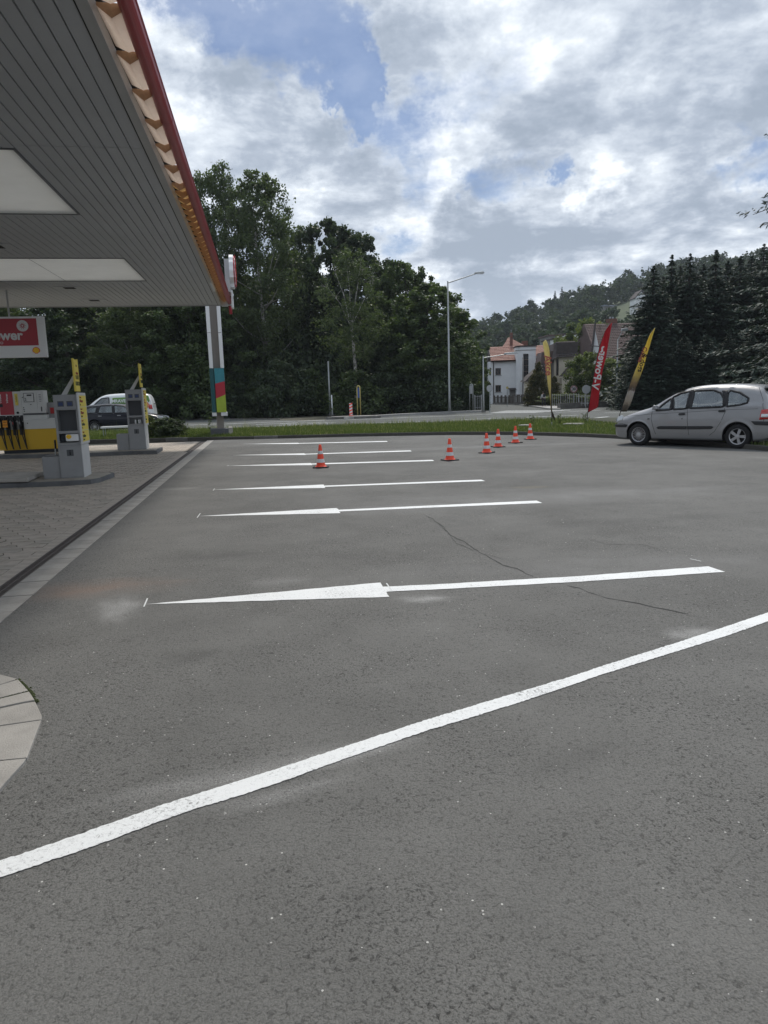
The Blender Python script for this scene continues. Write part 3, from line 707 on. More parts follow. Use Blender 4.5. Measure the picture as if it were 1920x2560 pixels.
def fork_trunk():
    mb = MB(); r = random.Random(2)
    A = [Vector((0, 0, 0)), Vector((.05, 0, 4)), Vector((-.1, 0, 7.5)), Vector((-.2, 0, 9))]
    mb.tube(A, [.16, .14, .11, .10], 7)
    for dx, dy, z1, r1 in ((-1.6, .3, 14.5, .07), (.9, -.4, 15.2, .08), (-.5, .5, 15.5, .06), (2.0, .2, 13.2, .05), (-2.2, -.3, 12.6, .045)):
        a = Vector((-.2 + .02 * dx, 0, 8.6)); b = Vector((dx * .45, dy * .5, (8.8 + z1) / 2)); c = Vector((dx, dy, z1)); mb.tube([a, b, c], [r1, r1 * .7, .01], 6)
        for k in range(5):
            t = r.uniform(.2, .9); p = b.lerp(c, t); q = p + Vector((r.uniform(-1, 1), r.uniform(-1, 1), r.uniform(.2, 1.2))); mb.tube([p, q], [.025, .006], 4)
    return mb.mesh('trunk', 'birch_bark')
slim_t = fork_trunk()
bushA_c, _ = crown_mesh('crown', 'bush', 4.2, .2, 2.6, 60, 110, .26, .18, 'dark_leaf', 51, (.2, .34))
bushB_c, _ = crown_mesh('crown', 'bush', 4.2, .2, 2.6, 60, 110, .24, .17, 'linden_leaf', 52, (.2, .34))
GW = 'trees of the wood across the road'
LMK = [(-120, 'far beyond the left edge of the dispenser'), (-60, 'left of the fuel dispenser'), (0, 'behind the left end of the fuel dispenser'), (30, 'behind the dispenser hoses'), (85, 'behind the dispenser display'), (146, 'behind the nearer service column'), (208, 'behind the roof of the dark estate car'), (250, 'behind the front of the white van'), (290, 'behind the middle of the white van'), (340, 'behind the farther service column'), (394, 'behind the roadside shrubs'), (456, 'between the roadside shrubs and the price pylon'), (518, 'behind the price pylon'), (575, 'just right of the price pylon'),
       (610, 'below the tallest birch'), (650, 'below the left half of the widest birch'), (704, 'below the right half of the widest birch'), (762, 'left of the bare tall post'), (812, 'just left of the bare tall post'), (835, 'behind the bare tall post'), (860, 'behind the striped beacon'), (893, 'behind the blue hoop sign'), (945, 'right of the blue hoop sign'), (990, 'below the pointed linden'), (1030, 'below the left half of the broad linden'), (1065, 'below the middle of the broad linden'), (1095, 'just left of the tall street lamp')]
def near_to(px): return min(LMK, key=lambda q: abs(q[0] - px))[1]
def put(kind, px, Y, toppy, label, rz=0, group=GW, name=None, sxy=None, z=0.05, tm=True):
    cm, tmesh, H = kind; p = at(px, Y, z); h = top_at(px, toppy, Y) - z; s = h / H
    return tree(name or 'tree', p, cm, tmesh if tm else None, rz, label, group, 'tree', s, sxy or s)
B1, B2, MP, LD, SB = (birch_c, birch_t, 24), (birch2_c, birch2_t, 23), (maple_c, maple_t, 19), (lind_c, lind_t, 15.5), (slim_c, slim_t, 16)
put(B1, 672, 70, 426, 'tall loose birch with the widest crown, just right of the canopy corner', .3, name='birch_tree', sxy=1.08)
put(B2, 572, 72, 408, 'tallest birch with narrow pointed top rising beside the red gutter', 1.4, name='birch_tree', sxy=.98)
put(B2, 505, 74, 448, 'birch half hidden by the canopy edge, left of the tallest birch', 2.7, name='birch_tree', sxy=.8)
put(B1, 765, 77, 566, 'birch with greyish top between the widest birch and the dark maple', 4.0, name='birch_tree', sxy=.75)
put(MP, 835, 74, 560, 'very dark maple with upright shoots standing above the wood', .5, name='maple_tree', sxy=.85)
put(MP, 905, 76, 590, 'dark maple behind the forked white birch', 2.5, name='maple_tree', sxy=.8)
put(SB, 890, 63.5, 618, 'slender birch with white forked trunk in front of the dark maples', 0, name='birch_tree', sxy=1.05)
put(LD, 1018, 72, 656, 'linden with pointed leafy top left of the tall street lamp', 1.0, name='linden_tree', sxy=.72)
put(LD, 1065, 67, 715, 'broad linden with low crown touching the tall street lamp', 2.2, name='linden_tree', sxy=.98)
put(LD, 1128, 74, 775, 'small linden behind the tall street lamp at the end of the wood', 3.3, name='linden_tree', sxy=.62)
put(MP, 965, 78, 700, 'dark tree filling the gap between maples and lindens', 3.9, name='maple_tree', sxy=.8)
put(MP, 720, 80, 640, 'dark tree deep in the wood behind the widest birch', 5.1, name='maple_tree', sxy=.8)
put(MP, 620, 82, 700, 'dark tree deep in the wood between the tall birches', 1.1, name='maple_tree', sxy=.8)
for i, (px, Y, ty, lab) in enumerate(((10, 66, 740, 'tree behind the red hanging sign, at the left edge'), (95, 72, 700, 'tree with bright gaps right of the red hanging sign'),
        (180, 66, 745, 'tree behind the yellow board of the nearer service column'), (265, 71, 690, 'tree above the white van roof'), (345, 65, 735, 'tree above the yellow board of the farther service column'),
        (425, 70, 690, 'tree behind the roadside shrubs, under the canopy edge'), (480, 66, 720, 'tree directly behind the price pylon'))):
    put((B2, LD, MP, LD, B1, MP, LD)[i], px, Y, ty, 'dark ' + lab, i * 1.3, name='woodland_tree', sxy=(.95, 1.0, .85, 1.0, .9, .85, .95)[i])
for i, px in enumerate((-120, -60, 60, 140, 220, 310, 385)):
    put(LD, px, 79 + (i % 2) * 3, (880 if 0 < px < 200 else 760), 'dark background tree seen under the canopy, ' + near_to(px), i * 2.1, group='background trees under the canopy', name='woodland_tree', sxy=1.1)
for i, px in enumerate((540, 600, 660, 712, 760, 805, 850, 895, 945, 990, 1040, 1085)):
    put(MP, px, 84, 790 + 25 * (i % 3), 'shaded tree at the back of the wood, ' + near_to(px), i * 1.7, group='trees in the shade at the back of the wood', name='woodland_tree', sxy=.75)
i = 0
for px in list(range(-40, 1100, 62)):
    p = at(px, 63.5 + (i % 3) * 1.8, .02)
    t = tree('bush', p, (bushA_c, bushB_c)[i % 2], None, i * 1.9, 'leafy front row bush at the road edge, ' + near_to(px), 'bushes along the far road edge', 'bush', .85 + .3 * ((i * 7) % 5) / 5, 1.05); i += 1
for px in list(range(-60, 1110, 75)):
    p = at(px, 70, .02)
    tree('bush', p, bushA_c, None, i * 1.3, 'tall second row bush of the wood, ' + near_to(px), 'tall bushes in the shade of the wood', 'bush', 1.7, 1.5); i += 1

# lighter garden trees and the hedge beside the side street
gard_c, gC = crown_mesh('crown', 'round', 7, .6, 3.4, 90, 150, .26, .2, 'garden_leaf', 61, (.14, .26)); gard_t = trunk_mesh(7, 1, gC, .16, 'bark', 9, 14)
GD = (gard_c, gard_t, 7)
put(GD, 1158, 84, 898, 'pale green garden tree behind the clipped hedge', .4, None, 'garden_tree', sxy=.85)
put(GD, 1135, 88, 925, 'smaller pale garden tree just right of the tall lamp post', 2.4, None, 'garden_tree', sxy=.85)
put(LD, 1180, 104, 868, 'dark tree behind the garden left of the white house', 2.0, None, 'garden_tree', sxy=.5)
put(LD, 1216, 190, 880, 'tree beside the far end of the side street', 5.0, None, 'garden_tree', sxy=.7)
put(GD, 1466, 79, 884, 'bushy green garden tree behind the railing, left of the red flag', 1.0, None, 'garden_tree', sxy=.72)
put(GD, 1525, 80, 900, 'blossoming garden tree between the red flag and the lamp post', 3.0, None, 'garden_tree', sxy=.85)
put(GD, 1470, 108, 805, 'tall green tree beside the gable of the dark roofed house', 4.0, None, 'garden_tree', sxy=1.5)
put(GD, 1408, 74, 985, 'low dark bush behind the metal railing', 4.4, None, 'garden_bush', sxy=.8)
hg = thing('clipped_hedge', at(1142, 65), 0, label='dark clipped hedge at the foot of the tall street lamp', category='hedge')
g = np.random.default_rng(77); nL = 16000
fx = g.uniform(-2.6, 3.0, nL); side = g.random(nL); fy = np.where(side < .6, 0, g.uniform(0, 1.0, nL)) + g.normal(0, .05, nL); fz = np.where(side < .6, g.uniform(0, 1.55, nL), 1.55) + g.normal(0, .05, nL)
ctr = np.stack([fx, fy, fz], 1); a = unit(g.normal(size=(nL, 3))) * .09; b = unit(np.cross(a, g.normal(size=(nL, 3)))) * .06
link(quad_mesh('foliage', np.stack([ctr - a, ctr + b, ctr + a, ctr - b], 1).reshape(-1, 3), g.uniform(.1, .7, nL), 'dark_leaf'), 'foliage', hg)
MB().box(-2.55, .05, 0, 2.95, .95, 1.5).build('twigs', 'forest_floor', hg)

# roadside shrubs near the pumps
shr_c, _ = crown_mesh('foliage', 'bush', 1.25, .1, .75, 50, 90, .085, .06, 'bush_leaf', 71, (.2, .36)); 
shr_c2, _ = crown_mesh('foliage', 'bush', 1.25, .1, .75, 50, 90, .085, .06, 'dark_leaf', 72, (.2, .36))
for i, (px, py, s, lab) in enumerate(((378, 1094, .95, 'leafy green shrub directly right of the farther service column'), (412, 1093, 1.0, 'rounded dark shrub between the service column and the price pylon'), (437, 1093, .92, 'rightmost rounded shrub of the row left of the price pylon'))):
    t = thing('shrub', P(px, py, .1), i * 2.1, label=lab, category='shrub', group='shrubs in the strip beside the pumps'); t.scale = (s, s, s * (.68 + .08 * (i == 0)))
    link(shr_c if i == 0 else shr_c2, 'foliage', t)
    mb = MB()
    for k in range(5): mb.tube([(0, 0, 0), (.3 * math.cos(k * 1.3), .3 * math.sin(k * 1.3), .7)], [.02, .008], 5)
    mb.build('stem', 'bark', t)
# tall weeds
def weed(px, py, h, seed, lab):
    t = thing('weed', P(px, py, .1), 0, label=lab, category='weed', group='tall weeds in the grass strip'); r = random.Random(seed); mb = MB(); V_ = []
    for k in range(4):
        dx, dy = r.uniform(-.12, .12), r.uniform(-.1, .1); mb.tube([(dx * .2, dy * .2, 0), (dx, dy, h * r.uniform(.7, 1))], [.006, .003], 4)
    mb.build('stem', 'bark', t)
    g = np.random.default_rng(seed); C = np.stack([g.uniform(-.12, .12, 14), g.uniform(-.1, .1, 14), g.uniform(.2, 1, 14) * h], 1)
    V, tt = leaves(C, np.full(14, .06), 8, .07, .03, g); link(quad_mesh('leaves', V, tt, 'bush_leaf'), 'leaves', t)
for i, (px, py, h, lab) in enumerate(((455, 1092, .7, 'tall thin weed right of the shrubs'), (467, 1093, .55, 'thin weed with small flowers left of the price pylon'), (528, 1082, .8, 'bare tall stalk behind the base of the price pylon'), (1400, 1062, .5, 'tall seeded weed at the foot of the faded yellow flag'), (1330, 1063, .45, 'tall seeded weed left of the faded yellow flag'), (1463, 1058, .5, 'tall seeded weed just left of the red flag pole'))):
    weed(px, py, h, i, lab)

# conifers
def conifer_meshes(H, rad, m, seed, lev=34, per=11, n=26, L=.42, w=.13, droop=.35, base=.02, top_r=.12, pw=.85):
    g = np.random.default_rng(seed); r = random.Random(seed); Vs = []; ts = []; mb = MB(); mb.tube([(0, 0, 0), (0, 0, H * .97)], [H * .016, .02], 7)
    for i in range(lev):
        t = (i + g.random()) / lev; z = H * (base + (1 - base) * t); rr = rad * ((1 - t) ** pw) * g.uniform(.75, 1.15) + top_r
        for k in range(per if t < .8 else max(4, per // 2)):
            th = g.uniform(0, 6.28); R_ = rr * g.uniform(.6, 1.1); kk = max(4, int(n * (R_ / rad + .25)))
            s = g.random(kk) ** .7; dz = -droop * R_ * s ** 1.3 + .12 * R_ * s ** 3
            d = np.array([math.cos(th), math.sin(th), 0]); side = np.array([-math.sin(th), math.cos(th), 0])
            wd = g.normal(0, 1, kk) * R_ * .16 * (1.15 - s)
            ctr = np.outer(s * R_, d) + np.outer(wd, side) + np.stack([0 * s, 0 * s, z + dz - np.abs(g.normal(0, .09, kk))], 1)
            a = unit(d * .8 + np.outer(np.sign(wd) * .5, side) + g.normal(0, .35, (kk, 3)) + np.array([0, 0, -.35])) * L / 2 * (1 - .55 * t ** 2) * g.uniform(.6, 1.3, (kk, 1)); b = unit(np.cross(a, g.normal(0, .5, (kk, 3)) + np.array([0, 0, 1]))) * w / 2 * (1 - .5 * t ** 2)
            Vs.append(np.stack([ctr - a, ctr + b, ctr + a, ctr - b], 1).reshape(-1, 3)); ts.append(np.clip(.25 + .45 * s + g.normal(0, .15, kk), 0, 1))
            if R_ > .6 and k % 2 == 0: mb.tube([(0, 0, z), tuple(d * R_ * .85 + np.array([0, 0, z - droop * R_ * .7]))], [.03, .01], 4, cap=False)
    return quad_mesh('crown', np.concatenate(Vs), np.concatenate(ts), m), mb.mesh('trunk', 'bark')
spA = conifer_meshes(13, 2.7, 'needle', 1, lev=58, per=16, n=38, L=.30, w=.14, droop=.35, pw=.72, top_r=.03); spB = conifer_meshes(13, 2.4, 'needle', 2, lev=60, per=15, n=38, L=.28, w=.13, droop=.45, pw=.85, top_r=.03)
GC = 'dark conifers behind the silver car'
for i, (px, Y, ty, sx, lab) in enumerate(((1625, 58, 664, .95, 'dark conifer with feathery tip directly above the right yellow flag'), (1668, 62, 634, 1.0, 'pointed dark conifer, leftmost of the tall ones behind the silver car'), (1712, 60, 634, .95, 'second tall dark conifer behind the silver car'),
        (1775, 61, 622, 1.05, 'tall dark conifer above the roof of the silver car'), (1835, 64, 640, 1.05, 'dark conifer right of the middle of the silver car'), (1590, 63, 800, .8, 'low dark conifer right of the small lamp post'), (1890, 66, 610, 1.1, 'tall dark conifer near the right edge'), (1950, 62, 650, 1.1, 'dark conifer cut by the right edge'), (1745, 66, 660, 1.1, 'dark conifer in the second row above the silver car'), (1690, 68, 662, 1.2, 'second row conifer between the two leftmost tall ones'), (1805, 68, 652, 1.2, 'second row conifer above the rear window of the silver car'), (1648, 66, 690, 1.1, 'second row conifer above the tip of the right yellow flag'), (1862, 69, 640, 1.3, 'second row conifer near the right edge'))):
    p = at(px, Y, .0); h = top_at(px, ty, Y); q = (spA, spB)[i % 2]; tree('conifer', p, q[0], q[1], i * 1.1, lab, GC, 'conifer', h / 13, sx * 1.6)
for i, px in enumerate((1600, 1650, 1705, 1760, 1815, 1870, 1925)):
    p = at(px, 54.5, .0); tree('conifer', p, spA[0], spA[1], i * 2.3, 'low bushy conifer ' + ('left of the right yellow flag', 'behind the bonnet of the silver car', 'behind the windscreen of the silver car', 'behind the front door of the silver car', 'behind the rear door of the silver car', 'behind the rear side window of the silver car', 'behind the tail of the silver car')[i], 'low conifers at the foot of the tall ones', 'conifer', .42, .95)
spC = conifer_meshes(17, 5.4, 'blue_needle', 5, lev=40, per=9, n=120, L=.26, w=.075, droop=.28, pw=.7)
tree('spruce', at(2085, 29), spC[0], spC[1], 1.0, 'blue green spruce reaching in from the right edge above the silver car', None, 'spruce', 1.0)
# a few long boughs of the same kind of spruce, higher up at the right edge
# thuja by the fence
thu_c, _ = crown_mesh('crown', 'bush', 5.0, .1, 1.7, 70, 130, .22, .10, 'thuja_leaf', 91, (.2, .32))
g = np.random.default_rng(91); C = []; Rr = []
for i in range(90):
    t = g.random(); th = g.uniform(0, 6.28); rr = 1.45 * (1 - t ** 1.6) * g.uniform(.3, 1); C.append((rr * math.cos(th), rr * math.sin(th), .3 + 4.5 * t)); Rr.append(.55 * (1.05 - .6 * t))
V, tt = leaves(np.array(C), np.array(Rr), 110, .2, .09, g, droop=-1.2); thu_c = quad_mesh('crown', V, tt, 'thuja_leaf')
for px, Y, ty, sx, lab in ((1346, 77, 905, 1.0, 'golden green thuja in front of the house, left of the faded yellow flag'), (1330, 78, 940, .7, 'smaller thuja leaning against the taller one by the fence'), (1385, 78, 940, .8, 'thuja partly hidden behind the faded yellow flag')):
    p = at(px, Y, -.3); h = top_at(px, ty, Y) + .3; tree('thuja', p, thu_c, None, px, lab, None, 'thuja', h / 5, sx)

# hillside
hl_c, hC = crown_mesh('crown', 'round', 12, 1, 5.2, 40, 60, .95, .7, 'hill_leaf', 101, (.22, .36)); hl2_c, _ = crown_mesh('crown', 'birch', 13, 1, 4.2, 36, 60, .9, .6, 'hill_leaf', 102, (.25, .4))
hl_t = trunk_mesh(12, 1, hC, .25, 'bark', 3, 5)
hsp = conifer_meshes(16, 3.6, 'needle', 8, lev=34, per=12, n=16, L=1.1, w=.6, droop=.15)
def clear(px, rr):
    p = hill_pt(px, rr); q = p - Vector((0, 0, EYE)); y = 1280 - F * q.dot(cy_) / q.dot(fwd)
    if 1395 < px < 1500 and 815 < y < 872: return True
    if 1495 < px < 1640 and 762 < y < 850: return True
    if 1330 < px < 1400 and 830 < y < 850: return True
    return False
Vs = []; ts = []; r_ = random.Random(12); base_c = {}
def arr(me):
    a = np.empty(len(me.vertices) * 3, 'f'); me.vertices.foreach_get('co', a); b = np.empty(len(me.polygons), 'f'); me.attributes['tint'].data.foreach_get('value', b); return a.reshape(-1, 3), b
lowc = [arr(crown_mesh('c', 'round', 11, .5, 5.0, 16, 22, 1.25, .95, 'hill_leaf', 200 + i, (.3, .45))[0]) for i in range(4)]
n_done = 0
while n_done < 760:
    px = r_.uniform(980, 2150); rr = 190 + 330 * r_.random() ** .8
    if clear(px, rr): continue
    p = hill_pt(px, rr); s = r_.uniform(.65, 1.2); a, b = lowc[r_.randrange(4)]; th = r_.uniform(0, 6.28); c_, s_ = math.cos(th), math.sin(th)
    Vs.append(np.stack([a[:, 0] * c_ - a[:, 1] * s_, a[:, 0] * s_ + a[:, 1] * c_, a[:, 2]], 1) * s + np.array(p)); ts.append(np.clip(b + r_.uniform(-.3, .25), 0, 1)); n_done += 1
link(quad_mesh('hillside_wood', np.concatenate(Vs), np.concatenate(ts), 'hill_leaf'), 'hillside_wood', kind='stuff')
HT = [(1385, 470, 'r', 1.0, 'spruce pair on the skyline, left one', 's'), (1402, 470, 'r', 1.05, 'spruce pair on the skyline, right one', 's'), (1365, 455, 'r', 1.0, 'rounded tree left of the skyline spruces', 'd'), (1295, 420, 'r', 1.1, 'large rounded tree on the ridge above the white house', 'd'),
      (1326, 430, 'r', 1.15, 'loose tree on the ridge right of the large rounded one', 'd'), (1458, 400, 'r', .9, 'rounded tree below the blue hut on the hill', 'd'), (1510, 380, 'r', .8, 'rounded tree in the sloping meadow above the dark roof', 'd'), (1240, 380, 'r', 1.0, 'broad tree on the low end of the ridge', 'd'),
      (1560, 470, 'r', 1.1, 'tree at the upper edge of the sloping meadow', 'd'), (1185, 330, 'r', .9, 'tree at the left foot of the hill, behind the garden', 'd'), (1300, 240, 'r', .75, 'tree directly behind the red tiled roof', 'd'), (1345, 235, 'r', .6, 'small tree between the red roof and the flat roofed block', 'd'), (1612, 470, 's', .8, 'small spruce on the skyline left of the dark conifers', 's')]
for px, rr, _, s, lab, k in HT:
    p = hill_pt(px, rr)
    if k == 's': tree('spruce', p, hsp[0], hsp[1], px, lab, None, 'spruce', s * 1.05)
    else: tree('hillside_tree', p, hl_c if px % 2 else hl2_c, hl_t, px, lab, None, 'tree', s)
# ------------------------------------------------------------------ houses
mat('white_render', (.80, .81, .82), .9, var=.06, vscale=1.2, bump=.1)
mat('cream_render', (.56, .51, .41), .9, var=.12, vscale=1.0)
mat('grey_render', (.26, .25, .24), .9, var=.12, vscale=1.0)
mat('red_tile', (.22, .085, .06), .8, var=.35, vscale=2.5, col2=(.30, .18, .145)); mat('dark_tile', (.06, .048, .045), .8, var=.35, vscale=2.5); mat('brown_tile', (.11, .075, .068), .8, var=.25, vscale=2)
mat('window_glass', (.02, .022, .025), .08, spec=.8); mat('dark_wood', (.05, .032, .025), .7); mat('window_frame', (.10, .07, .055), .6)
mat('chimney_brick', (.17, .08, .06), .9, var=.3, vscale=4)
mat('slate_blue', (.20, .23, .27), .8); mat('zinc', (.32, .34, .36), .4, metal=.6)
def H(px, py, Y): return PY(px, py, Y)
def roof_tiles(parent, a, b, c, d, m, rows, name='roof_tile_row'):
    """quad a-b (eaves, left-right) c-d (ridge, right-left): overlapping tile courses, each course a piece"""
    a, b, c, d = map(Vector, (a, b, c, d)); nrm = (b - a).cross(d - a).normalized()
    if nrm.z < 0: nrm = -nrm
    for i in range(rows):
        t0, t1 = i / rows, (i + 1.12) / rows
        l0, r0 = a.lerp(d, t0), b.lerp(c, t0); l1, r1 = a.lerp(d, min(1, t1)), b.lerp(c, min(1, t1))
        mb = MB(); n = max(2, int((r0 - l0).length / .30)); vs = []; 
        for k in range(n * 2 + 1):
            u = k / (n * 2); w = .03 * (1 if k % 2 else 0)
            lo = l0.lerp(r0, u) + nrm * (.075 + w); hi = l1.lerp(r1, u) + nrm * (.015 + w); vs += [lo, hi, lo - nrm * .06]
        fs = []
        for k in range(n * 2): o = 3 * k; fs += [(o, o + 3, o + 4, o + 1), (o + 2, o + 5, o + 3, o)]
        mb.add(vs, fs); mb.build(name, m, parent)
def window(parent, x, z, w, h, y=0, frame='window_frame', sill=True, cross=1):
    f = MB(); t = .09
    f.box(x, y - .04, z, x + t, y + .06, z + h).box(x + w - t, y - .04, z, x + w, y + .06, z + h).box(x + t, y - .04, z, x + w - t, y + .06, z + t).box(x + t, y - .04, z + h - t, x + w - t, y + .06, z + h)
    for k in range(cross): xx = x + w * (k + 1) / (cross + 1); f.box(xx - .04, y - .035, z + t, xx + .04, y + .05, z + h - t)
    fo = f.build('window', frame, parent); MB().box(x + t, y - .015, z + t, x + w - t, y + .0, z + h - t).build('pane', 'window_glass', fo)
    if sill: MB().box(x - .1, y - .16, z - .10, x + w + .1, y + .02, z - .02).build('sill', 'zinc', fo)
def wall_with_holes(parent, x0, x1, z0, z1, holes, m, y=0, th=.3, name='wall'):
    xs_ = sorted({x0, x1, *[h[0] for h in holes], *[h[0] + h[2] for h in holes]}); zs_ = sorted({z0, z1, *[h[1] for h in holes], *[h[1] + h[3] for h in holes]}); mb = MB()
    for i in range(len(xs_) - 1):
        for j in range(len(zs_) - 1):
            cx, cz = (xs_[i] + xs_[i + 1]) / 2, (zs_[j] + zs_[j + 1]) / 2
            if any(h[0] < cx < h[0] + h[2] and h[1] < cz < h[1] + h[3] for h in holes): continue
            mb.box(xs_[i], y, zs_[j], xs_[i + 1], y + th, zs_[j + 1])
    mb.build(name, m, parent)

# white house: local x along the street front, z up, y away
Yh = 100; mpp = Yh / F
def hx(px): return (px - 1233) * mpp
def hz(px, py): return EYE + (988 - ROLL * (px - 960) - py) * mpp * 1.0
wh = thing('white_house', at(1233, Yh, -.4), R(-4), label='white rendered house with red tiled roof and tall stair window at the street corner', category='house')
Z = lambda py, px=1290: hz(px, py) + .4
ev = Z(902); x1 = hx(1312)
holes = [(hx(1238.5), Z(938), 13.5 * mpp, 17 * mpp), (hx(1238.5), Z(979), 13.5 * mpp, 17 * mpp)]
wall_with_holes(wh, 0, hx(1290), 0, ev, holes, 'white_render')
for h in holes: window(wh, h[0], h[1], h[2], h[3], .08, cross=1)
MB().box(.02, .31, 0, hx(1395), 9.0, ev - .05).build('rear_wing', 'white_render', wh)
# curved stair tower
tw0, tw1 = hx(1287), hx(1333); tz = Z(873); m = MB(); arc = [(tw0, .1), (tw0 + .02, -.8), (tw0 + .18, -1.15), (tw0 + .55, -1.3), (tw1, -1.3), (tw1, 1.2), (tw0, 1.2)]
m.prism(arc, 0, tz - .02).build('stair_tower', 'white_render', wh)
m = MB(); m.prism([(x * 1.0 + (-.12 if x < tw1 - .1 else .12), y - .14) for x, y in arc], tz, tz + .14); m.build('tower_cap', 'dark_tile', wh)
MB().prism([(x + (-.05 if x < tw1 - .1 else .05), y - .06) for x, y in arc], tz - .5, tz - .42).build('tower_cornice', 'grey_render', wh)
f = MB().box(hx(1303), -1.36, Z(960), hx(1315), -1.29, Z(890)).build('stair_window', 'window_frame', wh)
for k in range(2):
    for j in range(5):
        zz0 = Z(960) + (Z(890) - Z(960)) * j / 5; MB().box(hx(1303) + .08 + k * .34, -1.375, zz0 + .06, hx(1303) + .36 + k * .34, -1.362, zz0 + (Z(890) - Z(960)) / 5 - .04).build('pane', 'window_glass', f)
MB().box(x1 - .0, -.02, 0, hx(1352), .3, Z(893)).build('wall', 'white_render', wh)
# left bay with narrow windows
MB().prism([(0.0, .35), (-.02, .0), (-.35, .15), (-.62, .6), (-.62, 2.5), (0, 2.5)], 0, Z(905)).build('bay', 'white_render', wh)
for z_ in (938, 977): 
    f = MB().box(-.45, .12, Z(z_), -.28, .34, Z(z_) + 1.05).build('window', 'window_frame', wh, rot=None); MB().box(-.43, .10, Z(z_) + .08, -.30, .13, Z(z_) + .98).build('pane', 'window_glass', f)
rd = Z(866); ry = 4.2
roof_tiles(wh, (-.35, -.45, ev - .1), (hx(1289), -.45, ev - .1), (hx(1289), ry, rd), (-.15, ry, rd), 'red_tile', 10)
roof_tiles(wh, (hx(1331), -.45, Z(894) - .1), (hx(1392), -.45, Z(894) - .1), (hx(1392), ry, rd), (hx(1331), ry, rd), 'red_tile', 8)
MB().prismx([(-.45, ev - .22), (ry, rd - .05), (ry * 2 + .4, ev - .22)], -.3, hx(1290)).build('roof_body', 'dark_wood', wh)
MB().prismx([(-.30, ev - .1), (ry, rd - .08), (ry * 2 + .4, ev - .1)], hx(1290), hx(1390)).build('roof_body', 'dark_wood', wh)
# cross gable hipped towards the street
apx = hx(1285); az = Z(840); 
gsl = (rd - ev + .1) / 4.65; gy = ry + (az - rd) / gsl
roof_tiles(wh, (hx(1263), ry - .35, rd - .35 * gsl), (hx(1324), ry - .35, rd - .35 * gsl), (apx + .12, gy, az), (apx - .12, gy, az), 'red_tile', 7)
MB().add([(hx(1262), ry - .3, rd - .4), (hx(1325), ry - .3, rd - .4), (apx, gy + .05, az - .04), (hx(1262), 10, rd - .4), (hx(1325), 10, rd - .4)], [(0, 2, 3), (1, 4, 2), (2, 4, 3)]).build('roof_side', 'red_tile', wh)
m = MB().box(hx(1283), ry + .2, rd + .1, hx(1289.5), ry + .8, az + .5).build('chimney', 'chimney_brick', wh); MB().tube([(hx(1286), ry + .5, az + .5), (hx(1286), ry + .5, az + .9)], .05, 6).build('flue', 'zinc', m)
MB().box(hx(1317), 6, rd - .5, hx(1331), 6.7, rd + .85).build('chimney', 'chimney_brick', wh)
MB().tube([(-.0 + hx(1234), -.1, 0), (hx(1234), -.1, ev - .1)], .06, 6).build('downpipe', 'dark_wood', wh)
m = MB().prismx([(-.9, Z(974)), (-.9, Z(973)), (0, Z(970)), (0, Z(973))], hx(1270), hx(1291)).build('porch_roof', 'dark_tile', wh)
MB().box(hx(1273), -.05, 0, hx(1290), -.004, Z(974)).build('porch_recess', 'grey_render', wh)

# cream house with dark roofs, behind the thujas
Y2 = 92; mp2 = Y2 / F
ch = thing('cream_house', at(1350, Y2, -.4), R(-3), label='cream house with dark tiled mansard roof behind the thujas', category='house')
X2 = lambda px: (px - 1350) * mp2
Z2 = lambda py, px=1400: EYE + .4 + (988 - ROLL * (px - 960) - py) * mp2
MB().box(X2(1385), .2, 0, X2(1440), 6, Z2(893)).build('wall', 'cream_render', ch); MB().box(X2(1352), .9, 0, X2(1388), 5, Z2(905)).build('wall', 'grey_render', ch)
roof_tiles(ch, (X2(1388), -.3, Z2(897)), (X2(1441), -.3, Z2(896)), (X2(1438), 1.2, Z2(857)), (X2(1391), 1.2, Z2(858)), 'dark_tile', 9)
MB().box(X2(1389), .0, Z2(893), X2(1440), 5.8, Z2(861)).build('roof_body', 'dark_tile', ch)
MB().add([(X2(1378), -.35, Z2(903)), (X2(1389), -.35, Z2(897)), (X2(1392), 1.1, Z2(858)), (X2(1386), 1.1, Z2(862)), (X2(1378), 4, Z2(903)), (X2(1386), 4, Z2(862))], [(0, 1, 2, 3), (0, 3, 5, 4)]).build('roof_side', 'dark_tile', ch)
m = MB().prismy([(X2(1351), Z2(910)), (X2(1385), Z2(908)), (X2(1383), Z2(880)), (X2(1356), Z2(882))], .5, 4.5); m.build('roof', 'brown_tile', ch)
m = MB().prismy([(X2(1309), Z2(952)), (X2(1322), Z2(938)), (X2(1352), Z2(915)), (X2(1362), Z2(925)), (X2(1352), Z2(952))], -1.5, 3).build('porch_roof', 'dark_tile', ch)
MB().box(X2(1316), -.9, 0, X2(1350), 2, Z2(952)).build('porch', 'cream_render', ch)
f = MB().box(X2(1389.5), .10, Z2(940), X2(1395), .19, Z2(899)).build('window', 'window_frame', ch); MB().box(X2(1390.5), .08, Z2(938), X2(1394), .11, Z2(901)).build('pane', 'window_glass', f)
roof_tiles(ch, (X2(1390), -1.6, Z2(944)), (X2(1432), -1.6, Z2(938)), (X2(1440), .15, Z2(912)), (X2(1424), .15, Z2(912)), 'dark_tile', 6)
MB().box(X2(1398), -1.3, 0, X2(1440), .15, Z2(946)).build('wall', 'cream_render', ch)
window(ch, X2(1362), Z2(935), 6 * mp2, 14 * mp2, .85, cross=0)

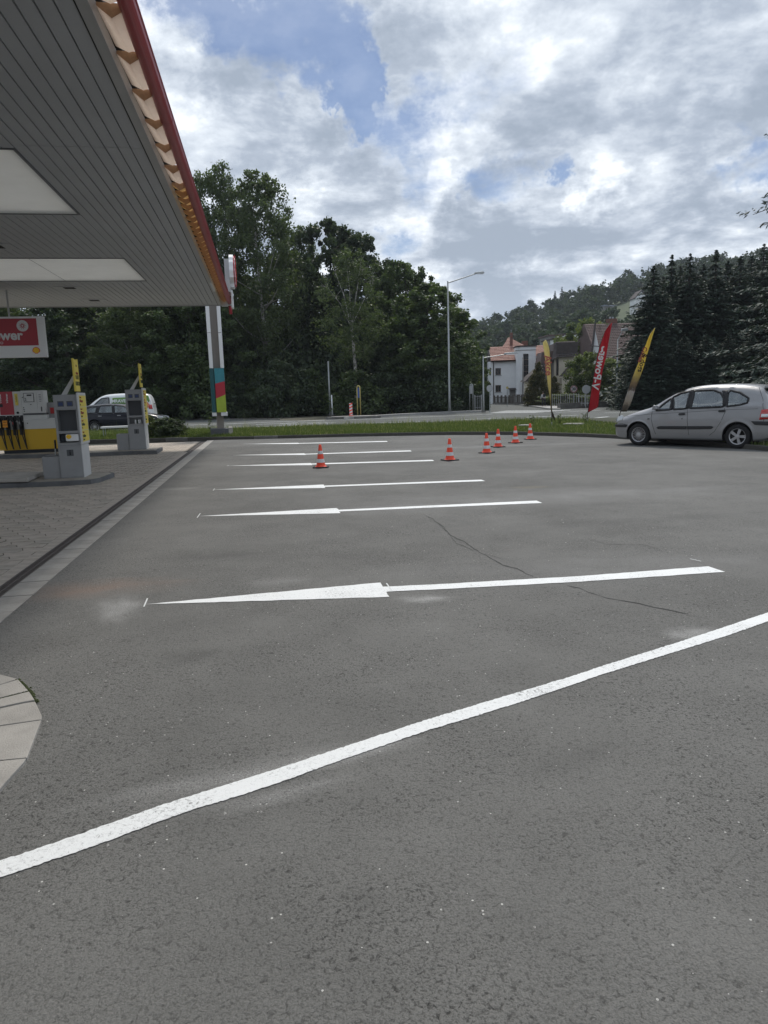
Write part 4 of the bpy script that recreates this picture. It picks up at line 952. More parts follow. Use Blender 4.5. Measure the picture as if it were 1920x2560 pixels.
# large dark roofed house
Y3 = 100; mp3 = Y3 / F
bh = thing('dark_roofed_house', at(1480, Y3, 0), R(4), label='large house with plain dark roof and narrow gable behind the red flag', category='house')
X3 = lambda px: (px - 1480) * mp3
Z3 = lambda py, px=1540: EYE + (988 - ROLL * (px - 960) - py) * mp3
MB().box(X3(1478), .3, 0, X3(1600), 9, Z3(905)).build('wall', 'cream_render', bh)
MB().add([(X3(1476), .25, Z3(890)), (X3(1496), -.5, Z3(890)), (X3(1484), .2, Z3(820)), (X3(1470), .25, 0), (X3(1502), -.5, 0)], [(0, 1, 2), (3, 4, 1, 0)]).build('gable_wall', 'white_render', bh)
m = MB().prismx([(-1.2, Z3(900)), (-1.0, Z3(898)), (4.2, Z3(808)), (4.6, Z3(808)), (10, Z3(905))], X3(1484), X3(1625)).build('roof', 'brown_tile', bh)
roof_tiles(bh, (X3(1492), -1.15, Z3(901)), (X3(1622), -1.15, Z3(898)), (X3(1606), 4.2, Z3(808)), (X3(1486), 4.2, Z3(809)), 'brown_tile', 22)
MB().add([(X3(1474), -.25, Z3(893)), (X3(1483.5), -.15, Z3(813)), (X3(1486), -.15, Z3(812)), (X3(1478), -.25, Z3(889)), (X3(1474), .1, Z3(893)), (X3(1483.5), .2, Z3(813)), (X3(1486), .2, Z3(812)), (X3(1478), .1, Z3(889))], [(0, 1, 2, 3), (4, 7, 6, 5), (0, 4, 5, 1), (3, 2, 6, 7)]).build('roof_verge', 'dark_tile', bh)
m = MB().box(X3(1548), 4.2, Z3(812), X3(1570), 5.4, Z3(796)).build('chimney', 'chimney_brick', bh)
for px in (1555, 1562): MB().tube([(X3(px), 4.8, Z3(796)), (X3(px), 4.8, Z3(791))], .12, 6).build('chimney_pot', 'zinc', m)
m = MB().tube([(X3(1471), -.45, Z3(867)), (X3(1494), -.45, Z3(869))], .06, 6).build('wire_bracket', 'dark_wood', bh)

# flat roofed block up the slope
Y4 = 150; mp4 = Y4 / F
fb = thing('flat_roofed_house', at(1370, Y4, 0), R(6), label='pale terraced house with flat roofs stepping up behind the cream house', category='house')
X4 = lambda px: (px - 1370) * mp4
Z4 = lambda py, px=1410: EYE + (988 - ROLL * (px - 960) - py) * mp4
for a, b, t, y, mm_, nm in ((1372, 1404, 845, 0, 'grey_render', 'wall'), (1374, 1440, 855, -1.2, 'white_render', 'wall'), (1404, 1450, 842, .5, 'white_render', 'wall')):
    MB().box(X4(a), y, 0, X4(b), y + 6, Z4(t)).build(nm, mm_, fb); MB().box(X4(a) - .3, y - .3, Z4(t), X4(b) + .3, y + 6.3, Z4(t) + .3).build('flat_roof', 'dark_tile' if mm_ != 'grey_render' else 'brown_tile', fb)
for px in (1379, 1388, 1396): window(fb, X4(px), Z4(853), 5 * mp4, 4 * mp4, -.08, sill=False, cross=0)
for px in (1408, 1420, 1432): window(fb, X4(px), Z4(852), 7 * mp4, 5 * mp4, .42, sill=False, cross=0)
yh = thing('yellow_house', at(1361, 165, 0), 0, label='tiny yellow gable peeking out behind the red roof of the white house', category='house')
MB().prismy([(-.9, 0), (.9, 0), (.9, 10.0), (0, 11.3), (-.9, 10.0)], 0, 4).build('wall', 'cream_render', yh); MB().prismy([(-1.1, 9.9), (0, 11.5), (1.1, 9.9), (1.1, 10.2), (0, 11.9), (-1.1, 10.2)], -.2, 4.2).build('roof', 'dark_tile', yh)
# small house on the hill, blue hut and long wall
p, _k = hill_at(1478, 772); bhut = thing('blue_hut', p, R(10), label='small pale blue hut among trees high on the hill', category='hut')
MB().box(-1.8, 0, 0, 1.8, 3, 4.5).build('wall', 'white_render', bhut); mat('blue_roof', (.16, .22, .33), .5); MB().prismx([(-.6, 4.4), (1.5, 5.8), (3.6, 4.4)], -2.1, 2.1).build('roof', 'blue_roof', bhut)
a, _k = hill_at(1508, 776); b = hill_pt(1567, _k + 12)
hw = thing('hill_greenhouse', a, math.atan2(b.y - a.y, b.x - a.x), label='long low grey building stretched along the meadow on the hill', category='building')
L_ = (Vector((b.x - a.x, b.y - a.y, 0))).length; MB().box(0, 0, 0, L_, 3, 2.0).build('wall', 'grey_render', hw); MB().prismx([(-.4, 1.95), (1.5, 2.9), (3.4, 1.95)], -.3, L_ + .3).build('roof', 'slate_blue', hw)
p, _k = hill_at(1403, 832); hb = thing('hill_shed', p, 0, label='dark shed in the meadow above the flat roofed house', category='shed'); MB().box(-3, 0, 0, 3, 3, 2.2).build('wall', 'dark_wood', hb); MB().prismx([(-.4, 2.2), (1.5, 3.2), (3.4, 2.2)], -3.3, 3.3).build('roof', 'dark_tile', hb)
p, _k = hill_at(1598, 785); hb = thing('hill_house', p, 0, label='white gabled house half hidden by the conifers on the meadow', category='house'); MB().prismy([(-2.6, 0), (2.0, 0), (2.0, 6.5), (-.3, 9), (-2.6, 6.5)], 0, 7).build('wall', 'white_render', hb); MB().prismy([(-3, 6.2), (-.3, 9.2), (2.4, 6.2), (2.4, 6.6), (-.3, 9.7), (-3, 6.6)], -.3, 7.3).build('roof', 'dark_tile', hb)
# wall of a garden house left of the tall lamp
gh = thing('garden_house', at(1096, 73, 0), R(5), label='pale house wall glimpsed between the wood and the clipped hedge', category='house')
MB().box(-1.9, 0, 0, .9, 5, 3.9).build('wall', 'cream_render', gh); MB().prismx([(-.4, 3.8), (2.5, 5.6), (5.4, 3.8)], -2.2, 1.3).build('roof', 'dark_tile', gh)
MB().box(.95, -.06, 0, 1.12, .1, 3.8).build('corner_post', 'dark_wood', gh)

# ------------------------------------------------------------------ fences
mat('fence_board', (.10, .088, .075), .9, var=.35, vscale=3); mat('fence_pale', (.22, .215, .21), .85, var=.2, vscale=3); mat('fence_metal', (.42, .43, .43), .5, metal=.3); mat('fence_green', (.085, .10, .06), .8, var=.3, vscale=3)
def fence_run(name, a, b, z, h, m, n, bw, label, cat='fence', posts=2, pm='fence_board', rails=True, pw=.18, ph=.15, rail_t=.04, bname='board', solid=0):
    d = b - a; L_ = d.length; t = thing(name, (a.x, a.y, z), math.atan2(d.y, d.x), label=label, category=cat)
    sm_ = MB().box(-bw / 2, -.015, .08, bw / 2, .015, h).mesh(bname, m)
    for i in range(n): link(sm_, bname, t, ((i + .5) * L_ / n, 0, r_.uniform(-.01, .01)))
    pm_ = MB().box(-pw / 2, -pw / 2, 0, pw / 2, pw / 2, h + ph).mesh('post', pm)
    for i in range(posts): link(pm_, 'post', t, (L_ * i / (posts - 1), .12, 0))
    if rails:
        for zz in (.25, h - .12): MB().box(0, .018, zz, L_, .018 + rail_t, zz + rail_t * 1.6).build('rail', pm, t)
    if solid: MB().box(0, -.1, 0, L_, .12, solid).build('plinth', 'kerb_concrete', t)
r_ = random.Random(9)
fence_run('board_fence', at(1233, 92), at(1281, 87), .05, 1.0, 'fence_board', 22, .09, 'dark picket fence in front of the white house wall', posts=6, solid=.2)
fence_run('pale_fence', at(1282, 86.8), at(1317, 83), .05, 1.05, 'fence_pale', 16, .10, 'pale grey board gate and fence between dark pillars below the stair tower', posts=4, pw=.35, solid=.25, bname='board')
fence_run('green_board_fence', at(1318, 82.8), at(1343, 77.5), .0, 1.1, 'fence_green', 16, .13, 'brownish green board fence below the thujas', posts=3, pw=.4, ph=.18, solid=.3)
fence_run('metal_railing', at(1378, 72), at(1444, 68.5), .0, 1.25, 'fence_metal', 12, .035, 'railing of thin pale upright bars right of the walking person', posts=4, pm='fence_metal', pw=.06, ph=.0, rail_t=.025, bname='bar')
fence_run('white_barrier', at(1444, 63.5), at(1480, 62), .15, 1.0, 'fence_metal', 5, .04, 'short white tubular barrier left of the red flag', posts=3, pm='fence_metal', pw=.07, ph=.02, rail_t=.035, bname='bar')
fence_run('mesh_fence', at(1187, 64.5), at(1204, 64.5), .05, 1.35, 'fence_metal', 4, .025, 'short wire fence between the hedge and the street corner', posts=2, pm='fence_metal', pw=.06, ph=.03, rail_t=.02, bname='bar')

# ------------------------------------------------------------------ lamps, posts, signs
mat('galv', (.36, .38, .38), .45, metal=.5, var=.12, vscale=2); mat('lamp_glass', (.75, .77, .78), .3); mat('sign_grey', (.34, .35, .36), .6, metal=.2); mat('sign_white', (.7, .7, .68), .5); mat('sign_red', (.45, .03, .03), .5); mat('black', (.012, .012, .013), .6); mat('sign_blue', (.04, .10, .35), .5)
def lamp(name, base, h, dirv, arm, rise, label, head=(.75, .30, .12), r0=.09):
    t = thing(name, base, math.atan2(dirv[1], dirv[0]), label=label, category='street lamp')
    MB().tube([(0, 0, 0), (0, 0, 1.2), (0, 0, h)], [r0 * 1.15, r0, r0 * .62], 10).build('pole', 'galv', t, smooth=True)
    if arm: MB().tube([(0, 0, h - .15), (arm, 0, h + rise)], [r0 * .5, r0 * .42], 8).build('arm', 'galv', t)
    hx_ = arm; m = MB(); a, b, c = head
    m.add([(hx_ - .1, -b * .3, h + rise), (hx_ - .1, b * .3, h + rise), (hx_ + a, b * .5, h + rise + .06), (hx_ + a, -b * .5, h + rise + .06), (hx_ - .05, -b * .25, h + rise + c), (hx_ - .05, b * .25, h + rise + c), (hx_ + a * .85, b * .35, h + rise + c + .07), (hx_ + a * .85, -b * .35, h + rise + c + .07)],
          [(0, 3, 2, 1), (4, 5, 6, 7), (0, 1, 5, 4), (1, 2, 6, 5), (2, 3, 7, 6), (3, 0, 4, 7)])
    lh = m.build('lamp_head', 'galv', t, bevel=.02); MB().box(hx_ + .1, -b * .3, h + rise - .02, hx_ + a * .9, b * .3, h + rise + .03).build('lamp_glass', 'lamp_glass', lh)
    MB().box(-r0 * 2, -r0 * 2, 0, r0 * 2, r0 * 2, .12).build('foot', 'kerb_concrete', t); return t
b_ = P(1124, 1030.5, .1); lamp('street_lamp', b_, PY(1119, 703, b_.y).z - .1, (1, .15), 2.3, .55, 'tall galvanised street lamp with long arm beside the linden')
b_ = P(1202, 1030.5, .1); b_.y -= 1.5; lamp('street_lamp', b_, PY(1201, 890, b_.y).z - .1, (1, .1), 1.7, .06, 'shorter street lamp with level arm reaching towards the white house', head=(1.0, .3, .12), r0=.07)
b_ = at(1541, 69, .1); lamp('street_lamp', b_, PY(1548, 848, b_.y).z - .1, (.9, .2), .45, .75, 'street lamp with round white head between the red and right yellow flag', head=(.55, .4, .22), r0=.08)
b_ = at(676, 73, .1); lamp('street_lamp', b_, PY(669, 668, b_.y).z - .1, (.3, 1), .15, .2, 'dark slim lamp mast standing inside the birch crown', head=(.4, .35, .2), r0=.07)
def post(px, Y, h, r0, label, m='galv', name='post', lean=0):
    t = thing(name, at(px, Y, .05), 0, label=label, category='post'); MB().tube([(0, 0, 0), (lean, 0, h)], [r0, r0 * .85], 8).build('pole', m, t, smooth=True); MB().tube([(0, 0, 0), (0, 0, .12)], r0 * 2, 8).build('foot', 'kerb_concrete', t); return t
post(824, 62, 4.6, .075, 'bare tall grey post at the edge of the dark wood')
post(829, 61.5, 1.75, .06, 'short pale post right next to the bare tall post', 'lamp_glass')
# beacon on its kerb island, arched sign posts
mat('cone_red', (.85, .08, .035), .45, spec=.4); mat('cone_white', (.62, .63, .63), .4); mat('cone_rubber', (.02, .02, .021), .8)
isl = P(878, 1047); m = MB().prism([(-1.6, -.55), (1.9, -.55), (2.2, 0), (1.6, .9), (-1.0, .9), (-1.9, .2)], -.02, .17); 
ti = thing('traffic_island', isl, 0, label='small raised concrete island under the striped beacon', category='traffic island'); m.build('kerb', 'kerb_concrete', ti); MB().prism([(-1.3, -.4), (1.6, -.4), (1.8, 0), (1.4, .75), (-.9, .75), (-1.5, .2)], .17, .20).build('top', 'pale_concrete', ti)
bc = thing('beacon', isl + Vector((0, .1, .2)), R(-8), label='red and white striped beacon on the small traffic island', category='beacon')
MB().box(-.11, -.03, 0, .11, .03, .95).build('panel', 'cone_white', bc)
for k in range(4): MB().prismy([(-.112, .08 + k * .23), (.112, .18 + k * .23), (.112, .28 + k * .23), (-.112, .18 + k * .23)], -.034, .034).build('stripe', 'cone_red', bc)
MB().box(-.14, -.08, -.03, .14, .08, .05).build('foot', 'cone_red', bc)
def arch(px, Y, h, w, label, m='galv', blue=False):
    t = thing('sign_post', at(px, Y, .1), 0, label=label, category='sign post'); pts = [(-w / 2, 0, 0), (-w / 2, 0, h - w / 2)] + [(-w / 2 * math.cos(a), 0, h - w / 2 + w / 2 * math.sin(a)) for a in (.5, 1, 1.57, 2.1, 2.6)] + [(w / 2, 0, h - w / 2), (w / 2, 0, 0)]
    MB().tube(pts, .045, 8).build('hoop', m, t, smooth=True)
    if blue: MB().box(-w / 2 + .05, -.02, h - .95, w / 2 - .05, .02, h - .15).build('sign_panel', 'sign_blue', t)
    else: MB().box(-w / 2 + .05, -.015, h - .8, w / 2 - .05, .015, h - .1).build('sign_panel', 'sign_grey', t)
mat('hoop_yellow', (.55, .45, .16), .5)
arch(896.5, 58, 2.35, .24, 'slim hoop post with narrow blue sign beside the striped beacon', 'hoop_yellow', True)
arch(1178, 61.5, 2.25, .28, 'grey hoop post in front of the clipped hedge')
arch(1345 - 168, 61.5, 2.2, .001, 'x') if False else None
def round_sign(px, Y, zc, r, label, face='sign_grey', back=True, pole_px=None, txt=None, ground=0):
    t = thing('round_sign', at(px, Y, ground), R(2), label=label, category='road sign'); MB().tube([(0, .03, 0), (0, .03, zc + r * .9)], .035, 8).build('pole', 'galv', t)
    MB().lathe([(0.001, .0), (r, .0), (r, -.02), (0.001, -.02)], 28, 'y', (0, 0, zc)).build('disc', face, t)
    if txt: MB().lathe([(r * .98, -.024), (r * .74, -.024)], 28, 'y', (0, 0, zc)).build('ring', 'ring_red', t); text(txt, r * 1.15, 'black', 'lettering', t, (0, -.03, zc), (R(90), 0, 0), bold=.012)
    return t
b_ = P(1225, 1031.5); round_sign(1224.5, b_.y - .3, EYE + (980 - 971) * b_.y / F, 8 * b_.y / F, 'round sign seen from behind on a thin post at the street corner')
mat('sign_face30', (.5, .5, .49), .5); mat('ring_red', (.22, .07, .07), .6); round_sign(1434, 66, EYE + (974 - 973) * 66 / F, 9 * 66 / F, 'round speed limit sign reading 30 among the garden bushes', 'sign_face30', txt='30')
round_sign(1465, 60, EYE + (973 - 976.5) * 60 / F, 10.5 * 60 / F, 'large round sign seen from behind, left of the red flag', ground=.1)
round_sign(1268, 80, EYE + (979 - 970) * 80 / F, 3.2 * 80 / F, 'tiny yellowish round sign on a post in front of the white house', 'hoop_yellow')
# overhead wires
for k, (za, zb) in enumerate(((9.3, 7.6), (8.9, 7.2))):
    a, b = at(1215, 96, za), at(1352, 90, zb + 1.4); pts = [a.lerp(b, i / 12) - Vector((0, 0, 1.2 * math.sin(math.pi * i / 12) * .4)) for i in range(13)]
    t = MB().tube(pts, .018, 4).build('overhead_wire', 'black', None); t['label'] = ('upper' if k == 0 else 'lower') + ' thin cable sagging in front of the white house'; t['category'] = 'cable'
post(1307, 88, 5.6, .09, 'tall slim pole in front of the stair tower window', 'fence_pale')
# ------------------------------------------------------------------ canopy
mat('soffit', (.46, .475, .50), .6, var=.06, vscale=.6, bump=.05, bscale=4); mat('soffit_dark', (.012, .012, .013), .8); mat('soffit_panel', (.80, .80, .78), .6, var=.08, vscale=1.3)
mat('fascia', (.42, .42, .42), .5, var=.1, vscale=1); mat('gutter_red', (.36, .028, .042), .32, spec=.5, var=.12, vscale=1.2); mat('tile_cream', (.82, .72, .63), .7, var=.15, vscale=5, trans=.0); mat('tile_brown', (.52, .33, .20), .8, var=.25, vscale=6)
mat('tile_ochre', (.70, .52, .28), .5, var=.4, vscale=6); mat('plain_white', (.74, .75, .75), .45); mat('plastic_white', (.62, .64, .65), .5); mat('trim_grey', (.16, .165, .17), .5)
for k_ in ('tile_cream', 'tile_ochre', 'soffit_panel'):    # tiles let daylight through; white panels made translucent too, to brighten them
    t_ = MATS[k_].node_tree; b_ = t_.nodes['Principled BSDF']; tr_ = t_.nodes.new('ShaderNodeBsdfTranslucent'); mx_ = t_.nodes.new('ShaderNodeMixShader'); mx_.inputs[0].default_value = .58 if k_ != 'soffit_panel' else .32
    tr_.inputs[0].default_value = (.92, .84, .76, 1) if k_ == 'tile_cream' else ((.88, .70, .42, 1) if k_ == 'tile_ochre' else (.9, .9, .88, 1))
    o_ = t_.nodes['Material Output']; t_.links.new(b_.outputs[0], mx_.inputs[1]); t_.links.new(tr_.outputs[0], mx_.inputs[2]); t_.links.new(mx_.outputs[0], o_.inputs[0])
CZ, CE, CF, CN = 5.15, -1.31, 28.06, -5.0      # soffit height, right edge, far edge, near edge (site frame)
CW = -15.0
cp = thing('canopy', site(0, 0, 0), TH, label='large fuel station canopy with grey plank ceiling, clay tile eaves and red gutter', category='canopy')
pw_ = .172; nP = int((CE - .14 - CW) / pw_)
pan = [(-3.2, 11.17, 14.70), (-3.16, 18.99, 22.36)]        # white ceiling panels: right edge, near, far
def plank_len(l):
    return CN, CF - .06 
smesh = {}
for i in range(nP):
    l1_ = CE - .14 - i * pw_; l0_ = l1_ - pw_ + .018; segs = [(CN, 11.0), (11.012, CF - .07)]
    if l0_ < pan[0][0] - .05: segs = [(CN, pan[0][1] - .04), (pan[0][2] + .04, pan[1][1] - .04), (pan[1][2] + .04, CF - .07)]
    for a, b in segs:
        if (a, b) not in smesh: smesh[(a, b)] = MB().box(0, a, 0, pw_ - .018, b, .05).mesh('ceiling_plank', 'soffit')
        link(smesh[(a, b)], 'ceiling_plank', cp, (l0_, 0, CZ + (.0015 if i % 3 else -.001)))
def around_panels(z0_, z1_, x1_, y0_, y1_, nm):            # layers opened above the white panels: added openings whose daylight brightens them
    ys_ = [y0_] + [q for p in pan for q in p[1:]] + [y1_]; m = MB()
    for a, b in zip(ys_[::2], ys_[1::2]): m.box(CW, a, z0_, x1_, b, z1_)
    for p in pan: m.box(p[0] + .02, p[1], z0_, x1_, p[2], z1_)
    m.build(nm, 'soffit_dark', cp, kind='stuff')
around_panels(CZ + .06, CZ + .12, CE - .13, CN, CF - .05, 'ceiling_backing')
for k, (l, a, b) in enumerate(pan):
    MB().box(CW, a, CZ - .002, l, b, CZ + .03).build('ceiling_panel', 'soffit_panel', cp)
    for sx in (-5.37, -9.0): MB().box(sx, a + .01, CZ - .006, sx + .012, b - .01, CZ - .003).build('panel_seam', 'trim_grey', cp)
    MB().box(CW, a - .035, CZ - .015, l + .03, a - .003, CZ + .02).box(CW, b + .003, CZ - .015, l + .03, b + .035, CZ + .02).box(l + .003, a - .003, CZ - .015, l + .03, b + .003, CZ + .02).build('panel_trim', 'trim_grey', cp)
for l, s in ((-5.62, 17.6), (-5.57, 23.6), (-5.47, 26.4), (-9.6, 17.6), (-9.5, 23.6)):
    f = MB().box(l - .40, s - .28, CZ - .016, l + .40, s + .28, CZ - .003).build('downlight', 'soffit', cp); MB().box(l - .16, s - .16, CZ - .022, l + .16, s + .16, CZ - .017).build('downlight_grille', 'soffit_dark', f)
# edge trim and roof slab
MB().box(CE - .135, CN, CZ - .012, CE - .02, CF, CZ + .05).build('edge_trim', 'fascia', cp)
MB().box(CE - .02, CN, CZ - .02, CE, CF + .005, CZ + .16).build('fascia', 'fascia', cp)
MB().box(CE - .128, CN, CZ - .016, CE - .115, CF, CZ - .0125).build('edge_shade_strip', 'soffit_dark', cp)  # near-black strip on the trim; a gap's shade put into its colour
MB().box(CW, CF - .05, CZ - .03, CE - .001, CF, CZ + .22).build('end_trim', 'fascia', cp)
around_panels(CZ + .20, CZ + .34, CE + .05, CN, CF - .06, 'roof_deck')
m = MB().box(CE - .06, 22.7, CZ - .03, CE + .012, 24.4, CZ + .03).add([(CE + .012, 20.2, CZ + .06), (CE + .012, 22.6, CZ - .02), (CE + .012, 22.6, CZ + .02), (CE + .012, 20.2, CZ + .09)], [(0, 1, 2, 3)]); m.build('torn_plastic', 'plastic_white', cp)
# eaves tiles: V-profiled clay tiles whose near ends show brown
tz0 = CZ + .17; sl_ = CN - .2
tile_me = {}
def tile(len_, m1):
    a = .0; m = MB(); W_ = .34
    # section across D1 at the near end hangs lower than the far end, roof rises inward
    sec = [(0.0, 0.0), (.13, -.10), (.26, -.02), (.26, .03), (0, .03)]
    vs = []
    for s_, dz, sc in ((0, -.015, 1.0), (len_ * .98, .045, .55)):
        for (l, z) in sec: vs.append((l, s_, z * sc + dz))
    n = 5; m.cur = 0; m.add(vs, [(i, (i + 1) % n, n + (i + 1) % n, n + i) for i in range(n)] + [(5, 6, 7, 8, 9)]); m.cur = 1; m.add(vs[:5], [(0, 1, 2, 3, 4)])
    return m.mesh('roof_tile', [m1, 'tile_brown'])
tl, ts_ = tile(.93, 'tile_cream'), tile(.46, 'tile_ochre')
s_ = 6.6 - 12 * .93
while s_ < 12.2: link(tl, 'roof_tile', cp, (CE + .005, s_, CZ + .13 + r_.uniform(-.006, .006)), (0, r_.uniform(-.03, .03), 0)); s_ += .93
while s_ < CF - .4: link(ts_, 'roof_tile', cp, (CE + .005, s_, CZ + .13 + r_.uniform(-.006, .006)), (0, r_.uniform(-.04, .04), 0)); s_ += .46
m = MB().box(CE + .0, CN, CZ + .19, CE + .34, 12.2, CZ + .20); 
gx, gz, gr = -1.02, 5.27, .085
s_ = 7.2 - 12; gm_ = MB(); k = 0
cuts = [CN, -1.8, 1.2, 4.2, 7.2, 10.2, 14.5, 16.6, 19.6, 22.6, 25.6, CF + .05]
for a, b in zip(cuts, cuts[1:]):
    m = MB(); prof = [(gr * math.cos(t), gr * math.sin(t)) for t in np.linspace(math.pi, 2 * math.pi, 12)] + [(gr * .86 * math.cos(t), gr * .86 * math.sin(t)) for t in np.linspace(2 * math.pi, math.pi, 12)]
    n = len(prof); vs = [(p[0], y, p[1]) for y in (a, b - .004) for p in prof]
    m.add(vs, [(i, (i + 1) % n, n + (i + 1) % n, n + i) for i in range(n)]).add([(p[0], a, p[1]) for p in prof], [tuple(range(n))])
    m.tube([(gr, a, .0), (gr, b, .0)], .012, 6)
    o = m.build('gutter', 'gutter_red', cp, (gx, 0, gz), smooth=False)
    m = MB(); m.add([(p[0] * 1.05, y, p[1] * 1.05) for y in (b - .03, b + .03) for p in prof[:12]], [(i, i + 1, 13 + i, 12 + i) for i in range(11)]); m.build('gutter_joint', 'gutter_red', cp, (gx, 0, gz))
# bracket, end cap and outlet
MB().lathe([(.10, 0), (.12, .02), (.12, .28), (.10, .30), (.001, .30)], 16, 'y', (gx, CF - .05, gz - .01)).build('gutter_end_cap', 'plastic_white', cp, smooth=True)
MB().tube([(gx, CF + .1, gz - .06), (gx + .02, CF + .2, gz - .22), (gx + .03, CF + .25, gz - .42)], .06, 10).build('gutter_outlet', 'gutter_red', cp, smooth=True)
MB().box(CE + .01, CF - .5, CZ - .06, CE + .24, CF - .02, CZ + .12).build('end_bracket', 'fascia', cp)
# scallop emblem sign standing at the canopy corner, facing the road
mat('shell_red', (.62, .02, .02), .4); mat('shell_yellow', (.85, .50, .02), .4)
def scallop(r, ribs=7, n=40):
    pts = []
    for i in range(n + 1):
        t = math.pi * (-.12 + 1.24 * i / n); rr = r * (1 + .02 * math.cos((t) * ribs * 2)); pts.append((rr * math.cos(t), rr * math.sin(t) * .98))
    pts += [(-r * .42, -r * .62), (-r * .42, -r * .82), (r * .42, -r * .82), (r * .42, -r * .62)]
    return pts
em = thing('emblem_sign', site(gx + .16, 26.6, 6.05), TH, label='scallop shaped emblem sign seen edge-on beside the red gutter at the canopy corner', category='sign')
sc_ = [(p[0], p[1]) for p in scallop(.62)]
MB().prismx([(p[0], p[1]) for p in sc_], -.02, .12).build('case', 'plain_white', em); MB().prismx([(p[0] * .93, p[1] * .93) for p in sc_], .12, .16).build('rim', 'gutter_red', em); MB().prismx([(p[0] * .82, p[1] * .82) for p in sc_], .16, .18).build('face', 'plain_white', em)
for k in range(6):
    t = math.pi * (.12 + .76 * k / 5); MB().prismx([(.08 * math.cos(t) - .01, -.45), (.08 * math.cos(t) + .01, -.45), (.62 * math.cos(t) + .02, .62 * math.sin(t)), (.62 * math.cos(t) - .02, .62 * math.sin(t))], .18, .19).build('rib', 'shell_red', em)
MB().box(-.18, -.5, -.7, -.02, .5, .40).build('mount_box', 'fascia', em)
MB().box(-.02, -.25, -1.2, .04, .25, -.6).build('bracket', 'plain_white', em)

# hanging sign
hs_p = site(-9.1, 24.3, 0); hs = thing('hanging_sign', site(-6.52, 24.0, 0), TH, label='white and red fuel sign with Power lettering hanging below the canopy', category='sign')
z0, z1 = 3.13, 4.36; MB().box(-3.6, 0, z0, 0, .16, z1).build('case', 'plain_white', hs, bevel=.01)
MB().box(-3.4, -.012, z0 + .36, -.21, -.002, z1 - .06).build('face', 'gutter_red', hs)
mat('text_white', (.62, .62, .62), .5); mat('text_pink', (.6, .5, .5), .5)
text('V-Power', .40, 'text_white', 'lettering', hs, (-.65, -.018, z0 + .66), (R(90), 0, 0), align='RIGHT', bold=.012)
text('palivo', .17, 'text_pink', 'lettering', hs, (-1.22, -.018, z0 + .46), (R(90), 0, 0), align='RIGHT')
m = MB().lathe([(.001, 0), (.17, 0)], 24, 'y', (-.62, -.018, z1 - .28)); m.build('flower_mark', 'text_white', hs)
m = MB()
for k in range(10): a = k * .628; m.prismy([(.03 * math.cos(a - .5), .03 * math.sin(a - .5)), (.03 * math.cos(a + .5), .03 * math.sin(a + .5)), (.12 * math.cos(a), .12 * math.sin(a))], -.004, 0)
m.build('flower_petals', 'gutter_red', hs, (-.62, -.019, z1 - .28))
MB().prismy([(p[0] * .11, p[1] * .11) for p in scallop(1)], -.006, 0).build('shell_mark', 'shell_red', hs, (-.30, -.003, z0 + .2)); MB().prismy([(p[0] * .09, p[1] * .09) for p in scallop(1)], -.006, 0).build('shell_mark', 'shell_yellow', hs, (-.30, -.010, z0 + .2))
for x in (-3.0, -1.0): MB().tube([(x, .08, z1), (x, .08, CZ)], .03, 8).build('hanger', 'fascia', hs)

# ------------------------------------------------------------------ islands and forecourt furniture
def island(pxs, lab, kz=.12):
    pp = [P(x, y, kz) for x, y in pxs]; o = pp[0].copy(); o.z = 0; t = thing('pump_island', o, 0, label=lab, category='pump island')
    c = sum(pp, Vector()) / len(pp); loc = [(p.x - o.x, p.y - o.y) for p in pp]; cc = (c.x - o.x, c.y - o.y)
    inn = [(x + (cc[0] - x) * .02 + (.05 if y < cc[1] else -.05) * 0, y + (cc[1] - y) * .12) for x, y in loc]
    MB().prism(loc, -.02, kz - .004).build('kerb', 'island_side_shade', t, bevel=.01); MB().prism(inn, kz - .004, kz + .002).build('top', 'island_top', t); return t
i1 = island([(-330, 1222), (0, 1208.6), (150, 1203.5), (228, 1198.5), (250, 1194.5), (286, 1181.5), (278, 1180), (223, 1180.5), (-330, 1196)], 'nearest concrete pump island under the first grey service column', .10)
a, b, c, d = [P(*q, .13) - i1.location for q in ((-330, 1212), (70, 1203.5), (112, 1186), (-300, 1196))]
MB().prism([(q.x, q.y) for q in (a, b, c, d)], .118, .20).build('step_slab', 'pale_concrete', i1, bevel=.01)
i2 = island([(-260, 1146), (0, 1138), (217, 1133), (333, 1127.5), (392, 1126), (407, 1117.5), (367, 1116.5), (-200, 1126)], 'farther concrete pump island under the fuel dispenser and second service column')

